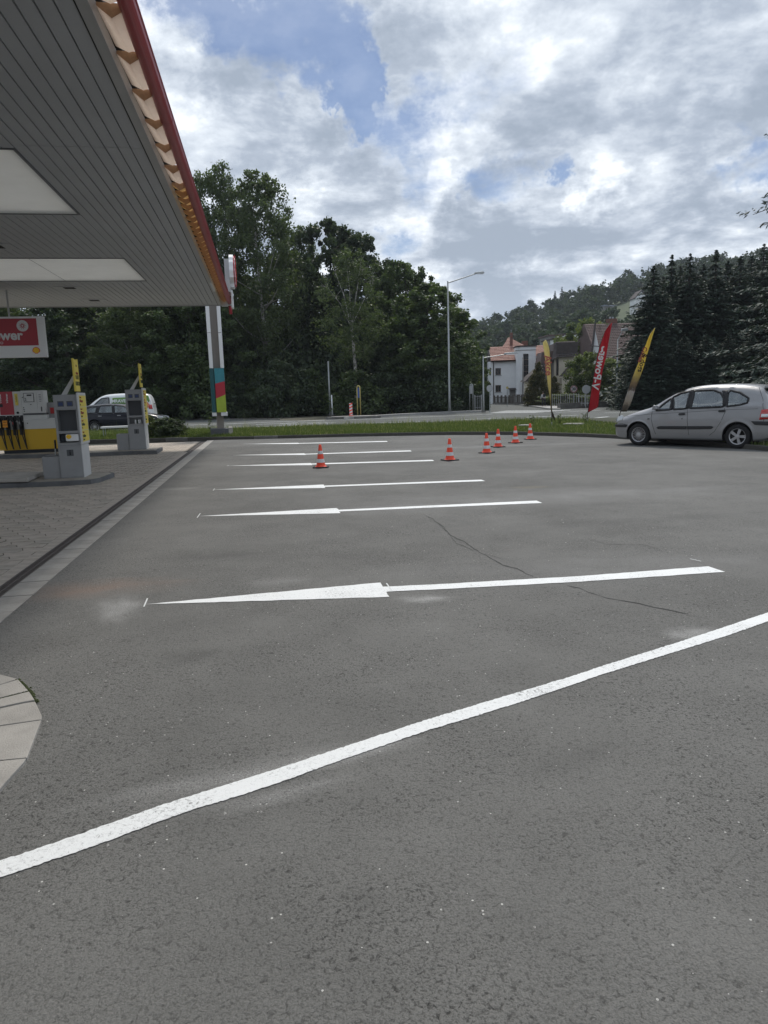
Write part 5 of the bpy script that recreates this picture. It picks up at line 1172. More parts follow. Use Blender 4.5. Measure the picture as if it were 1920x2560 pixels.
mat('column_grey', (.30, .305, .31), .55, var=.1, vscale=2, metal=.2); mat('column_side', (.56, .565, .56), .55, var=.08, vscale=2); mat('recess_dark', (.075, .08, .088), .5); mat('card_yellow', (.72, .58, .10), .55); mat('print_red', (.28, .05, .04), .6); mat('print_dark', (.03, .05, .03), .6); mat('print_blue', (.04, .06, .16), .5); mat('pump_yellow', (.58, .36, .015), .5); mat('pump_white', (.55, .56, .55), .5); mat('rubber', (.012, .012, .013), .5); mat('navy_black', (.018, .022, .03), .6)
def service_column(name, loc, lab, towel=True, mag=1.0):
    t = thing(name, loc, TH + R(2), label=lab, category='service column', group='grey service columns with yellow price cards')
    w, d = .49, .80; rx0, rx1, rz0, rz1 = .05, w - .04, 1.06, 1.52
    # cabinet with an open towel recess
    m = MB().box(0, .25, .0, w, d, 1.86).box(0, 0, 0, w, .25, .74).box(0, 0, rz1, w, .25, 1.86).box(0, 0, .74, rx0, .25, rz1).box(rx1, 0, .74, w, .25, rz1).box(rx0, 0, 1.00, rx1, .25, rz0).box(rx0, 0, .74, rx1, .25, .80)
    m.build('cabinet', 'column_grey', t, bevel=.008)
    MB().box(rx0 + .003, .235, rz0, rx1 - .003, .249, rz1).build('recess_back', 'recess_dark', t)
    MB().box(.03, -.012, 1.55, w - .03, -.001, 1.83).build('header_panel', 'column_grey', t, bevel=.004)
    for x in (.09, .28):
        f = MB().box(x, -.02, 1.60, x + .13, -.013, 1.72).build('socket_plate', 'recess_dark', t); MB().box(x + .02, -.024, 1.62, x + .11, -.021, 1.69).build('sticker', 'print_blue', f)
    if towel:
        m = MB().box(.20, -.08, .83, .46, .12, .985).build('towel_box', 'plain_white', t, bevel=.02); MB().prismy([(p[0] * .055, p[1] * .055) for p in scallop(1)], -.004, 0).build('shell_mark', 'shell_yellow', m, (.27, -.082, .93))
        MB().box(.07, .06, .82, .17, .16, .98).build('squeegee_holder', 'navy_black', t)
    else:
        for k in range(5): MB().box(.22 + k * .05, .02, .81, .255 + k * .05, .12, .93).build('leaflet', ('plain_white', 'print_dark', 'plain_white', 'pump_white', 'navy_black')[k], t)
    MB().box(.02, -.008, .03, w - .02, -.001, .70).build('lower_door', 'column_grey', t, bevel=.003)
    f = MB().box(.18, -.014, .50, .32, -.009, .64).build('notice', 'recess_dark', t); m = MB().box(.235, -.018, .52, .265, -.015, .59); m.lathe([(.001, 0), (.016, 0)], 10, 'y', (.25, -.0165, .615)).build('person_symbol', 'black', f)
    MB().box(w + .001, .012, 0, w + .012, d - .01, .79).build('side_panel', 'column_side', t)
    MB().box(w + .001, -.03, .74, w + .045, d + .01, 1.90).build('card_frame', 'column_side', t, bevel=.02)
    cards = [(1.62, 'Natural 95', 'V-Power', '95'), (1.36, 'Natural 100', 'V-Power', 'Diesel'), (1.10, 'Natural', 'FuelSave', '95'), (.84, 'Diesel', 'FuelSave', 'Diesel')]
    for k, (z, a, b, c) in enumerate(cards):
        f = MB().box(w + .046, .05, z - .035, w + .050, d - .06, z + .215).build('price_card', 'card_yellow', t)
        text(a.split()[0], .055, 'print_red', 'lettering', f, (w + .052, .08, z + .17), (R(90), 0, R(90)), align='LEFT'); text(b, .085, 'print_dark' if 'Fuel' in b else 'print_red', 'lettering', f, (w + .052, .08, z + .09), (R(90), 0, R(90)), align='LEFT', bold=.004); text(c, .06, 'print_dark', 'lettering', f, (w + .052, .08, z + .01), (R(90), 0, R(90)), align='LEFT')
    # tall yellow board above, notched on top, and its diagonal brace
    m = MB().prismx([(.18, 1.93), (.62, 1.93), (.62, 2.66), (.52, 2.64), (.28, 2.64), (.18, 2.66)], w - .06, w - .02); bd = m.build('yellow_board', 'card_yellow', t)
    MB().box(w - .055, .25, 1.86, w - .025, .55, 1.935).build('board_foot', 'black', t)
    for z, s_, tx in ((2.50, .06, 'ZDE'), (2.33, .075, 'MOŽNO'), (2.24, .13, 'PLATIT'), (2.10, .13, 'KARTOU')): text(tx, s_, 'print_dark' if s_ > .1 else 'print_red', 'lettering', bd, (w - .018, .40, z), (R(90), 0, R(90)), scale=(.8, 1, 1))
    MB().prismy([(.10, 1.86), (.22, 1.86), (w - .065, 2.22), (w - .065, 2.34)], .36, .39).build('brace', 'column_side', t)
    # low bin beside it
    m = MB().box(-.37, .05, 0, -.01, .10, .50).box(-.37, .50, 0, -.01, .55, .50).box(-.37, .10, 0, -.33, .50, .50).box(-.05, .10, 0, -.01, .50, .50).box(-.33, .10, 0, -.05, .50, .40); m.build('bin', 'column_grey', t, bevel=.006)
    if towel:
        MB().tube([(-.12, .2, .38), (-.10, .22, .82)], .012, 8).build('squeegee_handle', 'galv', t); MB().tube([(-.10, .22, .66), (-.098, .222, .86)], .022, 8).build('squeegee_grip', 'black', t); MB().box(-.33, .12, .47, -.06, .48, .515).build('bucket_rim', 'recess_dark', t)
    t.scale = (mag, mag, mag)
    return t
q = P(153, 1196.5, .10); service_column('service_column', q, 'nearer grey service column with white towel box and squeegee bin', True, .945)
q = P(325, 1125, .12); service_column('service_column', q, 'farther grey service column standing in front of the white van', False, 1.05)

# fuel dispenser
fd = thing('fuel_dispenser', P(1, 1136, .12), TH + R(3), label='fuel dispenser with four black hoses, red panel and yellow base at the left edge', category='fuel pump')
Wf, Wt = .86, 2.3
MB().box(.12, .05, 0, Wt, .55, .12).build('plinth', 'navy_black', fd); MB().box(0, .02, .12, Wf - .003, .60, .80).build('hose_base', 'pump_yellow', fd); MB().box(Wf, 0, .12, Wt, .60, .80).build('base_panel', 'pump_yellow', fd, bevel=.005)
MB().box(Wf, 0, .803, Wt, .60, 1.12).build('middle_panel', 'pump_white', fd, bevel=.005); MB().box(Wf - .0, -.012, 1.125, Wt, .62, 1.145).build('shelf_edge', 'plain_white', fd)
MB().box(-.10, .04, .80, Wf - .004, .60, 2.06).build('hose_tower', 'pump_white', fd, bevel=.01)
MB().box(.15, .025, 1.30, .59, .038, 2.06).build('red_panel', 'gutter_red', fd)
for k, x in enumerate((.20, .41)):
    text('V-Power', .085, 'text_white', 'lettering', fd, (x, .02, 1.84), (R(90), R(-90), 0), bold=.003); MB().box(x - .05, .018, 1.56, x + .05, .024, 1.66).build('label_plate', 'navy_black' if k == 0 else 'gutter_red', fd)
for x in (.02, .70): 
    MB().box(x - .045, .022, 1.60, x + .045, .036, 1.99).build('grade_label', 'card_yellow', fd); text('FuelSave', .06, 'print_dark', 'lettering', fd, (x, .018, 1.82), (R(90), R(-90), 0)); MB().lathe([(.001, 0), (.04, 0), (.04, .02)], 16, 'y', (x, .018, 1.36)).build('round_button', 'navy_black', fd)
MB().box(.005, .012, 1.275, Wf - .01, .038, 1.290).build('chrome_strip', 'plain_white', fd)
for k in range(4):
    x = .11 + k * .215
    MB().prismy([(x - .10, 1.27), (x + .10, 1.27), (x + .10, 1.12), (x + .05, 1.04), (x + .05, .62), (x - .05, .62), (x - .05, 1.04), (x - .10, 1.12)], .0, .035).build('nozzle_boot', 'rubber', fd)
    nz = MB().tube([(x, -.03, 1.20), (x, -.06, 1.08), (x, -.07, .92), (x + .01, -.06, .80)], [.022, .035, .04, .03], 8).build('nozzle', 'rubber', fd, smooth=True)
    MB().tube([(x, -.055, 1.12), (x, -.10, 1.04), (x, -.09, .94)], .012, 6).build('nozzle_lever', 'galv' if k != 2 else 'sign_red', nz)
    hp = []
    for i in range(22):
        u = i / 21; hp.append((x - .01 + .16 * u + .05 * math.sin(u * 3.14), -.06 - .05 * math.sin(u * 3.14), .82 - .66 * math.sin(min(1, u * 1.25) * 1.571)))
    MB().tube(hp, .017, 7).build('hose', 'rubber', fd, smooth=True)
    MB().tube([(x + .085, -.03, 1.05), (x + .095, -.045, .6), (x + .13, -.05, .17)], .022, 7).build('hose', 'rubber', fd, smooth=True)
    MB().lathe([(.001, 0), (.014, 0)], 10, 'y', (x, -.004, 1.245)).build('boot_screw', 'plain_white', fd)
mat('tag_yellow', (.60, .50, .18), .6); mat('tag_orange', (.75, .30, .03), .6)
MB().box(.03, -.125, .88, .15, -.115, 1.08).build('yellow_tag', 'tag_yellow', fd); f = MB().box(.22, -.13, .89, .37, -.12, 1.12).build('orange_tag', 'tag_orange', fd); text('MIMO', .045, 'black', 'lettering', f, (.295, -.134, 1.06), (R(90), 0, 0)); text('PROVOZ', .035, 'black', 'lettering', f, (.295, -.134, .97), (R(90), 0, 0))
MB().box(Wf, .02, 1.15, 1.62, .58, 1.27).build('lower_trim', 'pump_white', fd); MB().box(Wf + .02, .0, 1.275, 1.60, .56, 1.325).build('grey_strip', 'recess_dark', fd)
MB().box(Wf - .0, .015, 1.33, 1.36, .60, 2.08).build('display_unit', 'pump_white', fd, bevel=.008); MB().box(1.363, .0, 1.33, 1.58, .60, 2.08).build('side_unit', 'column_side', fd, bevel=.01)
f = MB().box(.94, .0, 1.70, 1.27, .012, 2.00).build('display_frame', 'black', fd); MB().box(.955, -.006, 1.715, 1.255, -.001, 1.985).build('display_face', 'pump_white', f); MB().box(1.05, -.012, 1.90, 1.20, -.007, 1.95).build('digits', 'black', f); text('2', .13, 'black', 'pump_number', f, (1.0, -.012, 1.79), (R(90), 0, 0))
for x, z in ((.905, 1.86), (.91, 1.52), (.915, 1.46), (.92, 1.40), (1.15, 1.62), (.98, 1.00)): MB().lathe([(.001, 0), (.018, 0), (.018, .01)], 10, 'y', (x, .002 if z > 1.1 else -.012, z)).build('lock', 'black', fd)
for k in range(5): MB().box(1.43, -.006, 1.93 - k * .055, 1.50, -.001, 1.945 - k * .055).build('print_line', 'recess_dark', fd)
MB().prismy([(1.46, 1.38), (1.50, 1.38), (1.50, 1.52), (1.48, 1.55), (1.46, 1.52)], -.006, -.001).build('thermometer_print', 'recess_dark', fd)
fd.scale = (.94, .94, .97)
# leaflet stand between dispenser and column
ls = thing('leaflet_stand', P(122, 1131, .12), TH, label='small grey stand with red leaflet just behind the nearer service column', category='stand'); MB().box(0, .4, 1.1, .5, .45, 1.62).build('board', 'column_grey', ls); MB().box(.08, .385, 1.25, .30, .398, 1.45).build('leaflet', 'sign_red', ls); MB().box(.2, .4, 0, .3, .45, 1.1).build('stem', 'column_grey', ls)
# white low bench-like panel behind the island
wp = thing('low_table', P(268, 1094, .1), TH, label='low white slab on thin legs in the grass behind the farther service column', category='table'); MB().box(-.25, 0, .42, 1.2, .55, .50).build('slab', 'plain_white', wp); 
for x, y in ((-.15, .05), (1.1, .05), (-.15, .5), (1.1, .5)): MB().tube([(x, y, 0), (x, y, .42)], .02, 6).build('leg', 'galv', wp)

# ------------------------------------------------------------------ price pylon
mat('pylon_brown', (.25, .225, .20), .6); mat('teal_dark', (.012, .085, .095), .6, var=.1, vscale=3); mat('teal', (.04, .24, .29), .55, var=.15, vscale=4, bump=.2, bscale=6); mat('ban_red', (.42, .02, .04), .55, bump=.2, bscale=6); mat('ban_green', (.36, .46, .04), .55, var=.1, vscale=4, bump=.25, bscale=6); mat('ban_darkgreen', (.02, .10, .06), .55); mat('ban_yellow', (.7, .55, .06), .5); mat('ban_purple', (.12, .05, .18), .5); mat('display_dark', (.035, .03, .035), .3); mat('plinth_grey', (.115, .12, .13), .8, var=.2, vscale=3)
pyb = P(553, 1089, .10); py_ = thing('price_pylon', pyb, TH + R(4), label='tall price pylon with white sign boxes and colourful banner, right of the pumps', category='sign pylon')
dd = 1.9
MB().box(-.44, .0, -.05, .34, .9, .30).build('plinth', 'plinth_grey', py_, bevel=.01); MB().box(.345, .0, -.05, .52, 1.0, .34).build('plinth_side', 'pale_concrete', py_)
MB().box(-.14, .3, .3, .16, 1.6, 6.6).build('post', 'pylon_brown', py_)
for z0_, z1_ in ((2.93, 4.42), (4.44, 6.3)):
    for x0_ in (-.30, .165):
        MB().box(x0_, .0, z0_, x0_ + .155, dd, z1_).build('sign_box', 'plain_white', py_, bevel=.006)
    f = MB().box(.322, .15, z0_ + .12, .328, dd - .15, z0_ + .95).build('price_display', 'display_dark', py_); MB().box(.322, .2, z0_ + 1.02, .328, dd - .5, z1_ - .12).build('name_plate', 'sign_grey', py_)
MB().box(-.31, .0, 1.02, -.15, dd, 2.92).build('banner_back', 'teal_dark', py_)
MB().box(-.145, -.005, 1.02, -.135, .3, 2.92).build('banner_edge', 'teal_dark', py_)
bx0, bx1 = -.11, .30
for (a0_, a1_, b0_, b1_, mm_) in ((2.26, 2.36, 2.92, 2.92, 'teal'), (1.62, 1.78, 2.26, 2.36, 'ban_red'), (1.02, 1.02, 1.62, 1.78, 'ban_green')):
    MB().prismy([(bx0, a0_), (bx1, a1_), (bx1, b1_), (bx0, b0_)], -.012, dd).build('banner_field', mm_, py_)
for y0_, y1_, mm_, za, zb in ((.02, .5, 'ban_darkgreen', 1.05, 2.9), (.5, .9, 'ban_yellow', 1.05, 2.5), (.9, 1.3, 'ban_darkgreen', 1.05, 2.3), (1.3, 1.88, 'ban_purple', 1.05, 2.0)): MB().box(bx1 + .002, y0_, za, bx1 + .008, y1_, zb).build('banner_stripe', mm_, py_)
MB().box(bx1 + .009, .1, 2.3, bx1 + .013, .8, 2.7).build('banner_print', 'plain_white', py_)
for x in (-.32, .06): MB().box(x, -.02, .86, x + (.19 if x < 0 else .28), dd + .02, 1.01).build('banner_sill', 'plain_white', py_)

# ------------------------------------------------------------------ cones
def make_cone():
    t = thing('traffic_cone', (0, 0, 0)); a = .185
    m = MB().prism([(-a, -a * .8), (-a * .8, -a), (a * .8, -a), (a, -a * .8), (a, a * .8), (a * .8, a), (-a * .8, a), (-a, a * .8)], 0, .03).build('base', 'cone_rubber', t, bevel=.004)
    H_ = .54; rr = lambda z: .118 - (.118 - .030) * (z / H_) ** .92
    zs_ = [.03, .125, .210, .325, .400, H_]; 
    for k in range(5):
        zz = np.linspace(zs_[k], zs_[k + 1], 4); prof = [(rr(z) + (.002 if k % 2 else 0), z) for z in zz]
        if k == 0: prof = [(.14, .03), (.125, .04)] + prof[1:]
        if k == 4: prof += [(.026, H_ + .004), (.016, H_ + .004), (.015, H_ - .05)]
        MB().lathe(prof, 24).build('orange_band' if k % 2 == 0 else 'reflective_band', 'cone_red' if k % 2 == 0 else 'cone_white', t, smooth=True)
    return t
cone0 = make_cone()
cpos = [((802.5, 1169), 'orange and white traffic cone standing alone on the end of a painted arrow', 0), ((1124.6, 1151), 'second traffic cone from the left, alone in front of the others', .4), ((1216.8, 1132.4), 'nearest of the four clustered cones, left of the next one', 1.0),
        ((1245, 1117.7), 'traffic cone just behind and right of the nearest clustered one', .2), ((1288.6, 1107.5), 'second cone from the right, with the faded flag behind it', .7), ((1325.6, 1098.6), 'rightmost traffic cone, closest to the grass kerb', .1)]
for i, (q, lab, rz) in enumerate(cpos):
    c = cone0 if i == 0 else copy_tree(cone0); c.location = P(*q); c.rotation_euler = (R(1.2) * (i % 2), R(-.8) * (i % 3), rz); c['label'] = lab; c['category'] = 'traffic cone'; c['group'] = 'traffic cones on the asphalt'

# ------------------------------------------------------------------ feather flags
def zramp(name, stops, rough=.7, transl=.35):
    m = bpy.data.materials.new(name); m.use_nodes = True; t = m.node_tree; b = t.nodes['Principled BSDF']; b.inputs['Roughness'].default_value = rough
    tcn = t.nodes.new('ShaderNodeTexCoord'); s = t.nodes.new('ShaderNodeSeparateXYZ'); t.links.new(tcn.outputs['Object'], s.inputs[0]); n = t.nodes.new('ShaderNodeTexNoise'); n.inputs['Scale'].default_value = 5; n.inputs['Detail'].default_value = 4; t.links.new(tcn.outputs['Object'], n.inputs[0])
    a = t.nodes.new('ShaderNodeMath'); a.operation = 'MULTIPLY_ADD'; a.inputs[1].default_value = .5; t.links.new(n.outputs[0], a.inputs[0]); t.links.new(s.outputs[2], a.inputs[2])
    d = t.nodes.new('ShaderNodeMath'); d.operation = 'DIVIDE'; d.inputs[1].default_value = 6; t.links.new(a.outputs[0], d.inputs[0])
    r = t.nodes.new('ShaderNodeValToRGB'); t.links.new(d.outputs[0], r.inputs[0]); e = r.color_ramp.elements; e[0].position = (stops[0][0] + .25) / 6; e[0].color = (*stops[0][1], 1); e[1].position = (stops[-1][0] + .25) / 6; e[1].color = (*stops[-1][1], 1)
    for z, c in stops[1:-1]: q = e.new((z + .25) / 6); q.color = (*c, 1)
    t.links.new(r.outputs[0], b.inputs['Base Color']); tr = t.nodes.new('ShaderNodeBsdfTranslucent'); t.links.new(r.outputs[0], tr.inputs[0]); mx = t.nodes.new('ShaderNodeMixShader'); mx.inputs[0].default_value = transl
    t.links.new(b.outputs[0], mx.inputs[1]); t.links.new(tr.outputs[0], mx.inputs[2]); t.links.new(mx.outputs[0], t.nodes['Material Output'].inputs[0]); MATS[name] = m
def interp(line, y):
    for (xa, ya), (xb, yb) in zip(line, line[1:]):
        lo, hi = min(ya, yb), max(ya, yb)
        if lo <= y <= hi and hi > lo: return xa + (xb - xa) * (y - ya) / (yb - ya)
    return line[0][0] if abs(y - line[0][1]) < abs(y - line[-1][1]) else line[-1][0]
def flag(name, base_px, left, right, mast, m, label, wave=.10):
    base = P(*base_px, .1); Y = base.y; t = thing(name, base, 0, label=label, category='advertising flag', group='feather flags in the grass strip')
    ys = np.linspace(max(left[0][1], right[0][1]), min(left[-1][1], right[-1][1]), 40); nx = 9; vs = []
    for j, y in enumerate(ys):
        xl, xr = interp(left, y), interp(right, y)
        for i in range(nx):
            u = i / (nx - 1); z_off = wave * (math.sin(u * 3.0 + j * .22) * u + .3 * math.sin(u * 7 + j * .5)); p = PY(xl + (xr - xl) * u, y, Y + z_off) - base; vs.append(p)
    fs = [(j * nx + i, j * nx + i + 1, (j + 1) * nx + i + 1, (j + 1) * nx + i) for j in range(39) for i in range(nx - 1)]
    o = MB().add(vs, fs).build('banner', m, t, smooth=True); s = o.modifiers.new('thickness', 'SOLIDIFY'); s.thickness = .006
    pts = [PY(x, y, Y + .02) - base for x, y in mast]; pts[0] = Vector((0, 0, -.05)); MB().tube(pts, [.018 - .010 * i / len(pts) for i in range(len(pts))], 8).build('mast', 'black', t, smooth=True); MB().tube([(0, 0, -.1), tuple(pts[1] * .25)], .03, 8).build('ground_spike', 'galv', t)
    return t, base, Y
mat('flag_red', (.52, .022, .035), .7); 
zramp('flag_red', [(0, (.40, .018, .03)), (2.5, (.55, .025, .04)), (5, (.50, .02, .035))], transl=.4)
zramp('flag_burnt', [(.45, (.09, .075, .06)), (.75, (.16, .13, .10)), (.9, (.42, .36, .29)), (1.42, (.50, .46, .42)), (1.50, (.14, .10, .075)), (1.75, (.28, .19, .10)), (2.1, (.58, .46, .14)), (2.5, (.84, .68, .13)), (5, (.88, .70, .12))], transl=.35)
zramp('flag_faded', [(.1, (.03, .025, .022)), (.55, (.07, .05, .035)), (.85, (.34, .27, .13)), (2.0, (.74, .62, .24)), (5, (.86, .77, .36))], transl=.35)
f2, b2, Y2_ = flag('feather_flag', (1466.6, 1054), [(1469.4, 1031), (1477.6, 982), (1487, 926), (1498.8, 866), (1513, 828), (1526, 809), (1529.5, 807)], [(1470.5, 1031), (1492, 1020), (1495.5, 1015), (1499, 976), (1505.8, 929), (1515, 893), (1522, 849), (1530.5, 808)],
     [(1466.6, 1054), (1469.2, 1031), (1477.4, 982), (1486.8, 926), (1498.6, 866), (1512.8, 828), (1526, 808.5), (1531, 805)], 'flag_red', 'tall red feather flag with mirrored white lettering, middle of the three flags')
def vtext(t, base, Y, s, size, m, p0, p1, back, bold=.01):
    a = PY(*p0, Y - .14) - base; b = PY(*p1, Y - .14) - base; X = (b - a).normalized(); Yv = Vector((1, 0, 0)); Yv = (Yv - X * Yv.dot(X)).normalized(); Zv = X.cross(Yv)
    o = text(s, size, m, 'lettering', t, bold=bold, extrude=.004); o.matrix_local = Matrix((X, Yv, Zv)).transposed().to_4x4() @ Matrix.Identity(4); o.location = (a + b) / 2; return o
vtext(f2, b2, Y2_, 'V-Power', .50, 'text_white', (1486, 972), (1507, 880), True, .010)
vtext(f2, b2, Y2_, '~', .5, 'text_white', (1504, 880), (1508, 868), True, .02)
f3, b3, Y3_ = flag('feather_flag', (1543, 1058), [(1551.5, 1029), (1558, 1009), (1567, 984), (1572, 970.5), (1581, 942), (1591, 918.5), (1600, 896), (1611.4, 867.7), (1625, 836), (1636.5, 820.5)], [(1567, 1029), (1571, 1019), (1576, 1011), (1585, 984), (1593, 961), (1602, 938), (1610, 915), (1616, 891), (1620.4, 877), (1628, 850), (1637.5, 821)],
     [(1543, 1058), (1551, 1029), (1557.6, 1009), (1566.6, 984), (1580.6, 942), (1599.6, 896), (1611, 867.7), (1625, 836), (1637.5, 819)], 'flag_burnt', 'yellow feather flag with scorched lower end and black dogs lettering, right of the red one')
vtext(f3, b3, Y3_, '& dogs', .30, 'black', (1609, 893), (1601.5, 921), False, .006)
vtext(f3, b3, Y3_, 'Coffee', .26, 'print_red', (1613.5, 868), (1598, 906), False, .006)
f1, b1, Y1_ = flag('feather_flag', (1379.5, 1063.5), [(1386.7, 1051.7), (1379.8, 1040.8), (1377.8, 1031.8), (1375.8, 1014), (1372.8, 987), (1369.3, 962), (1366.8, 939.4), (1362.9, 899.6), (1359.4, 876.8), (1356.4, 856), (1363, 850.6)], [(1388.5, 1051.7), (1384.7, 1036.8), (1379.8, 1026.9), (1377.3, 1009), (1376.8, 984), (1377.8, 962.3), (1377.3, 929.5), (1375.3, 899.6), (1374.3, 882.7), (1372.8, 869.8), (1368.8, 857.9), (1364.5, 850.4)],
     [(1379.5, 1063.5), (1379, 1030), (1378.6, 984), (1378.2, 929), (1375.8, 899), (1374.4, 880), (1372.8, 868), (1368.6, 857), (1363.5, 850.2), (1356.5, 855.5)], 'flag_faded', 'faded yellow feather flag twisted edge-on, left of the red one', .05)
mat('print_brick', (.42, .12, .08), .6); vtext(f1, b1, Y1_, 'Akce', .42, 'print_brick', (1368, 889), (1372, 938), False, .012)

# ------------------------------------------------------------------ cars
mat('silver_paint', (.30, .30, .305), .36, metal=.5, coat=.6, var=.03, vscale=3); mat('black_paint', (.006, .008, .018), .35, coat=.35, spec=.3); mat('van_paint', (.72, .74, .74), .35, coat=.5)
mat('tyre', (.014, .014, .015), .85); mat('alloy', (.42, .42, .43), .35, metal=.8); mat('trim_black', (.018, .018, .02), .55); mat('interior', (.05, .05, .052), .85); mat('lens_red', (.45, .012, .012), .15, coat=1); mat('lens_clear', (.55, .57, .58), .1, metal=.4, coat=1); mat('disc_dark', (.012, .012, .012), .6, metal=.4)
def glassmat(name, tint, a):
    m = bpy.data.materials.new(name); m.use_nodes = True; t = m.node_tree; b = t.nodes['Principled BSDF']; b.inputs['Base Color'].default_value = (.02, .025, .03, 1); b.inputs['Roughness'].default_value = .04; b.inputs['Specular IOR Level'].default_value = .8
    b = t.nodes.new('ShaderNodeBsdfGlossy'); b.inputs['Roughness'].default_value = .03; b.inputs['Color'].default_value = (.85, .9, .92, 1)
    tr = t.nodes.new('ShaderNodeBsdfTransparent'); tr.inputs[0].default_value = (*tint, 1); mx = t.nodes.new('ShaderNodeMixShader'); mx.inputs[0].default_value = a; t.links.new(tr.outputs[0], mx.inputs[1]); t.links.new(b.outputs[0], mx.inputs[2]); t.links.new(mx.outputs[0], t.nodes['Material Output'].inputs[0]); MATS[name] = m
glassmat('car_glass', (.80, .86, .86), .22); glassmat('tint_glass', (.30, .34, .34), .14)
def pip(x, y, poly):
    c = False; n = len(poly)
    for i in range(n):
        x1, y1 = poly[i]; x2, y2 = poly[i - 1]
        if (y1 > y) != (y2 > y) and x < (x2 - x1) * (y - y1) / (y2 - y1) + x1: c = not c
    return c
def pl(line, x):
    if x <= line[0][0]: return line[0][1]
    for (a, b), (c, d) in zip(line, line[1:]):
        if a <= x <= c: return b + (d - b) * (x - a) / (c - a + 1e-9)
    return line[-1][1]
def smooth_line(line, n=3):
    pts = [Vector(p) for p in line]
    for _ in range(n):
        o = [pts[0]]
        for a, b in zip(pts, pts[1:]): o += [a.lerp(b, .25), a.lerp(b, .75)]
        o.append(pts[-1]); pts = o
    return [(p[0], p[1]) for p in pts]
def build_car(name, loc, rz, L, top, wheels, wr, belt, hw, wins, paint, glass, label, sill=.20, scr=None, rear=None, spokes=(9, 5), cat='car', rr=.16, th_=.26):
    t = thing(name, loc, rz, label=label, category=cat); top = smooth_line(top)
    R_ = wr + .055
    xsn = sorted(set([round(x, 4) for x in np.linspace(0, L, int(L / .04))] + [round(w + s * R_ * k, 4) for w in wheels for s in (-1, 1) for k in (1, .96, .85)] + [.004, .015, .03, .06, L - .004, L - .015, L - .03, L - .06]))
    def bot(x):
        b = sill + (.10 * max(0, 1 - x / .35) ** 2) + (.12 * max(0, 1 - (L - x) / .4) ** 2)
        for w in wheels:
            if abs(x - w) < R_: b = max(b, wr + math.sqrt(R_ ** 2 - (x - w) ** 2))
        return b
    def hwid(x, z):
        u = abs(x - L * .52) / (L * .52); w = hw * (1 - .10 * u ** 3.5) 
        if x < .22: w *= 1 - .20 * ((.22 - x) / .22) ** 2
        if x > L - .16: w *= 1 - .12 * ((x - L + .16) / .16) ** 2
        bl = pl(belt, x)
        if z > bl: w -= (z - bl) * th_ + .02 * min(1, (z - bl) / .05)
        else: w += .018 * math.sin(min(1, max(0, (z - .35) / (bl - .35))) * math.pi) - .05 * max(0, (.42 - z) / .25) ** 1.5
        for wc in wheels:
            dd_ = math.hypot(x - wc, z - wr)
            if dd_ < R_ + .05: w += .014 * max(0, 1 - abs(dd_ - R_ - .01) / .045)
        return max(.05, w)
    nS, nR = 26, 12; V_ = []; zt_ = []
    for x in xsn:
        T_ = pl(top, x); B_ = min(bot(x), T_ - .02); r = min(rr, (T_ - B_) * .5)
        row = []
        for j in range(nS): z = B_ + (T_ - r - B_) * (j / (nS - 1)); row.append((x, hwid(x, z), z))
        w = row[-1][1]
        for j in range(1, nR + 1):
            u = j / nR; a = u * math.pi / 2; yy = w * (1 - (1 - math.cos(a)) ** 1.0 * 1) ; ee = 2.6
            ct = math.cos(a) ** (2 / ee); st = math.sin(a) ** (2 / ee) if a > 0 else 0
            # flat crown: most of the width stays near the top
            yy = (w - r * 1.3) * (1 - u) + 0 if u > .35 else w - (r * 1.3 + (w - r * 1.3) * .35 * 1) * (u / .35)
            zz = T_ - r + r * math.sqrt(max(0, 1 - (max(0, 1 - min(1, u / .35))) ** 2.2)); zz = min(zz, T_) - .03 * (yy / w) ** 2 * (1 if u > .35 else .3) + (.0)
            row.append((x, max(0, yy), zz))
        V_.append(row)
    nv_ = nS + nR; vs = [p for row in V_ for p in row]; nX = len(xsn); mir = [(x, -y, z) for x, y, z in vs]; off = len(vs); fs = []
    for i in range(nX - 1):
        for j in range(nv_ - 1):
            q = [(i, j), (i + 1, j), (i + 1, j + 1), (i, j + 1)]; cxm = sum(V_[a][b][0] for a, b in q) / 4; czm = sum(V_[a][b][2] for a, b in q) / 4; cym = sum(V_[a][b][1] for a, b in q) / 4
            cut = False
            if j < nS and any(pip(cxm, czm, w) for w in wins): cut = True
            for reg in (scr, rear):
                if reg and reg[0] < cxm < reg[1] and czm > reg[2] and cym < reg[3] and j >= nS: cut = True
            if cut: continue
            f = tuple(a * nv_ + b for a, b in q); fs.append(f); fs.append(tuple(off + k for k in reversed(f)))
    for i in (0, nX - 1):
        for j in range(nv_ - 1): a = i * nv_ + j; fs.append((a, a + 1, off + a + 1, off + a))
    body = MB().add(vs + mir, fs).build('body', paint, t, smooth=True); wd = body.modifiers.new('weld', 'WELD'); wd.merge_threshold = .0005; so = body.modifiers.new('shell', 'SOLIDIFY'); so.thickness = .012; so.offset = 1 if False else -1
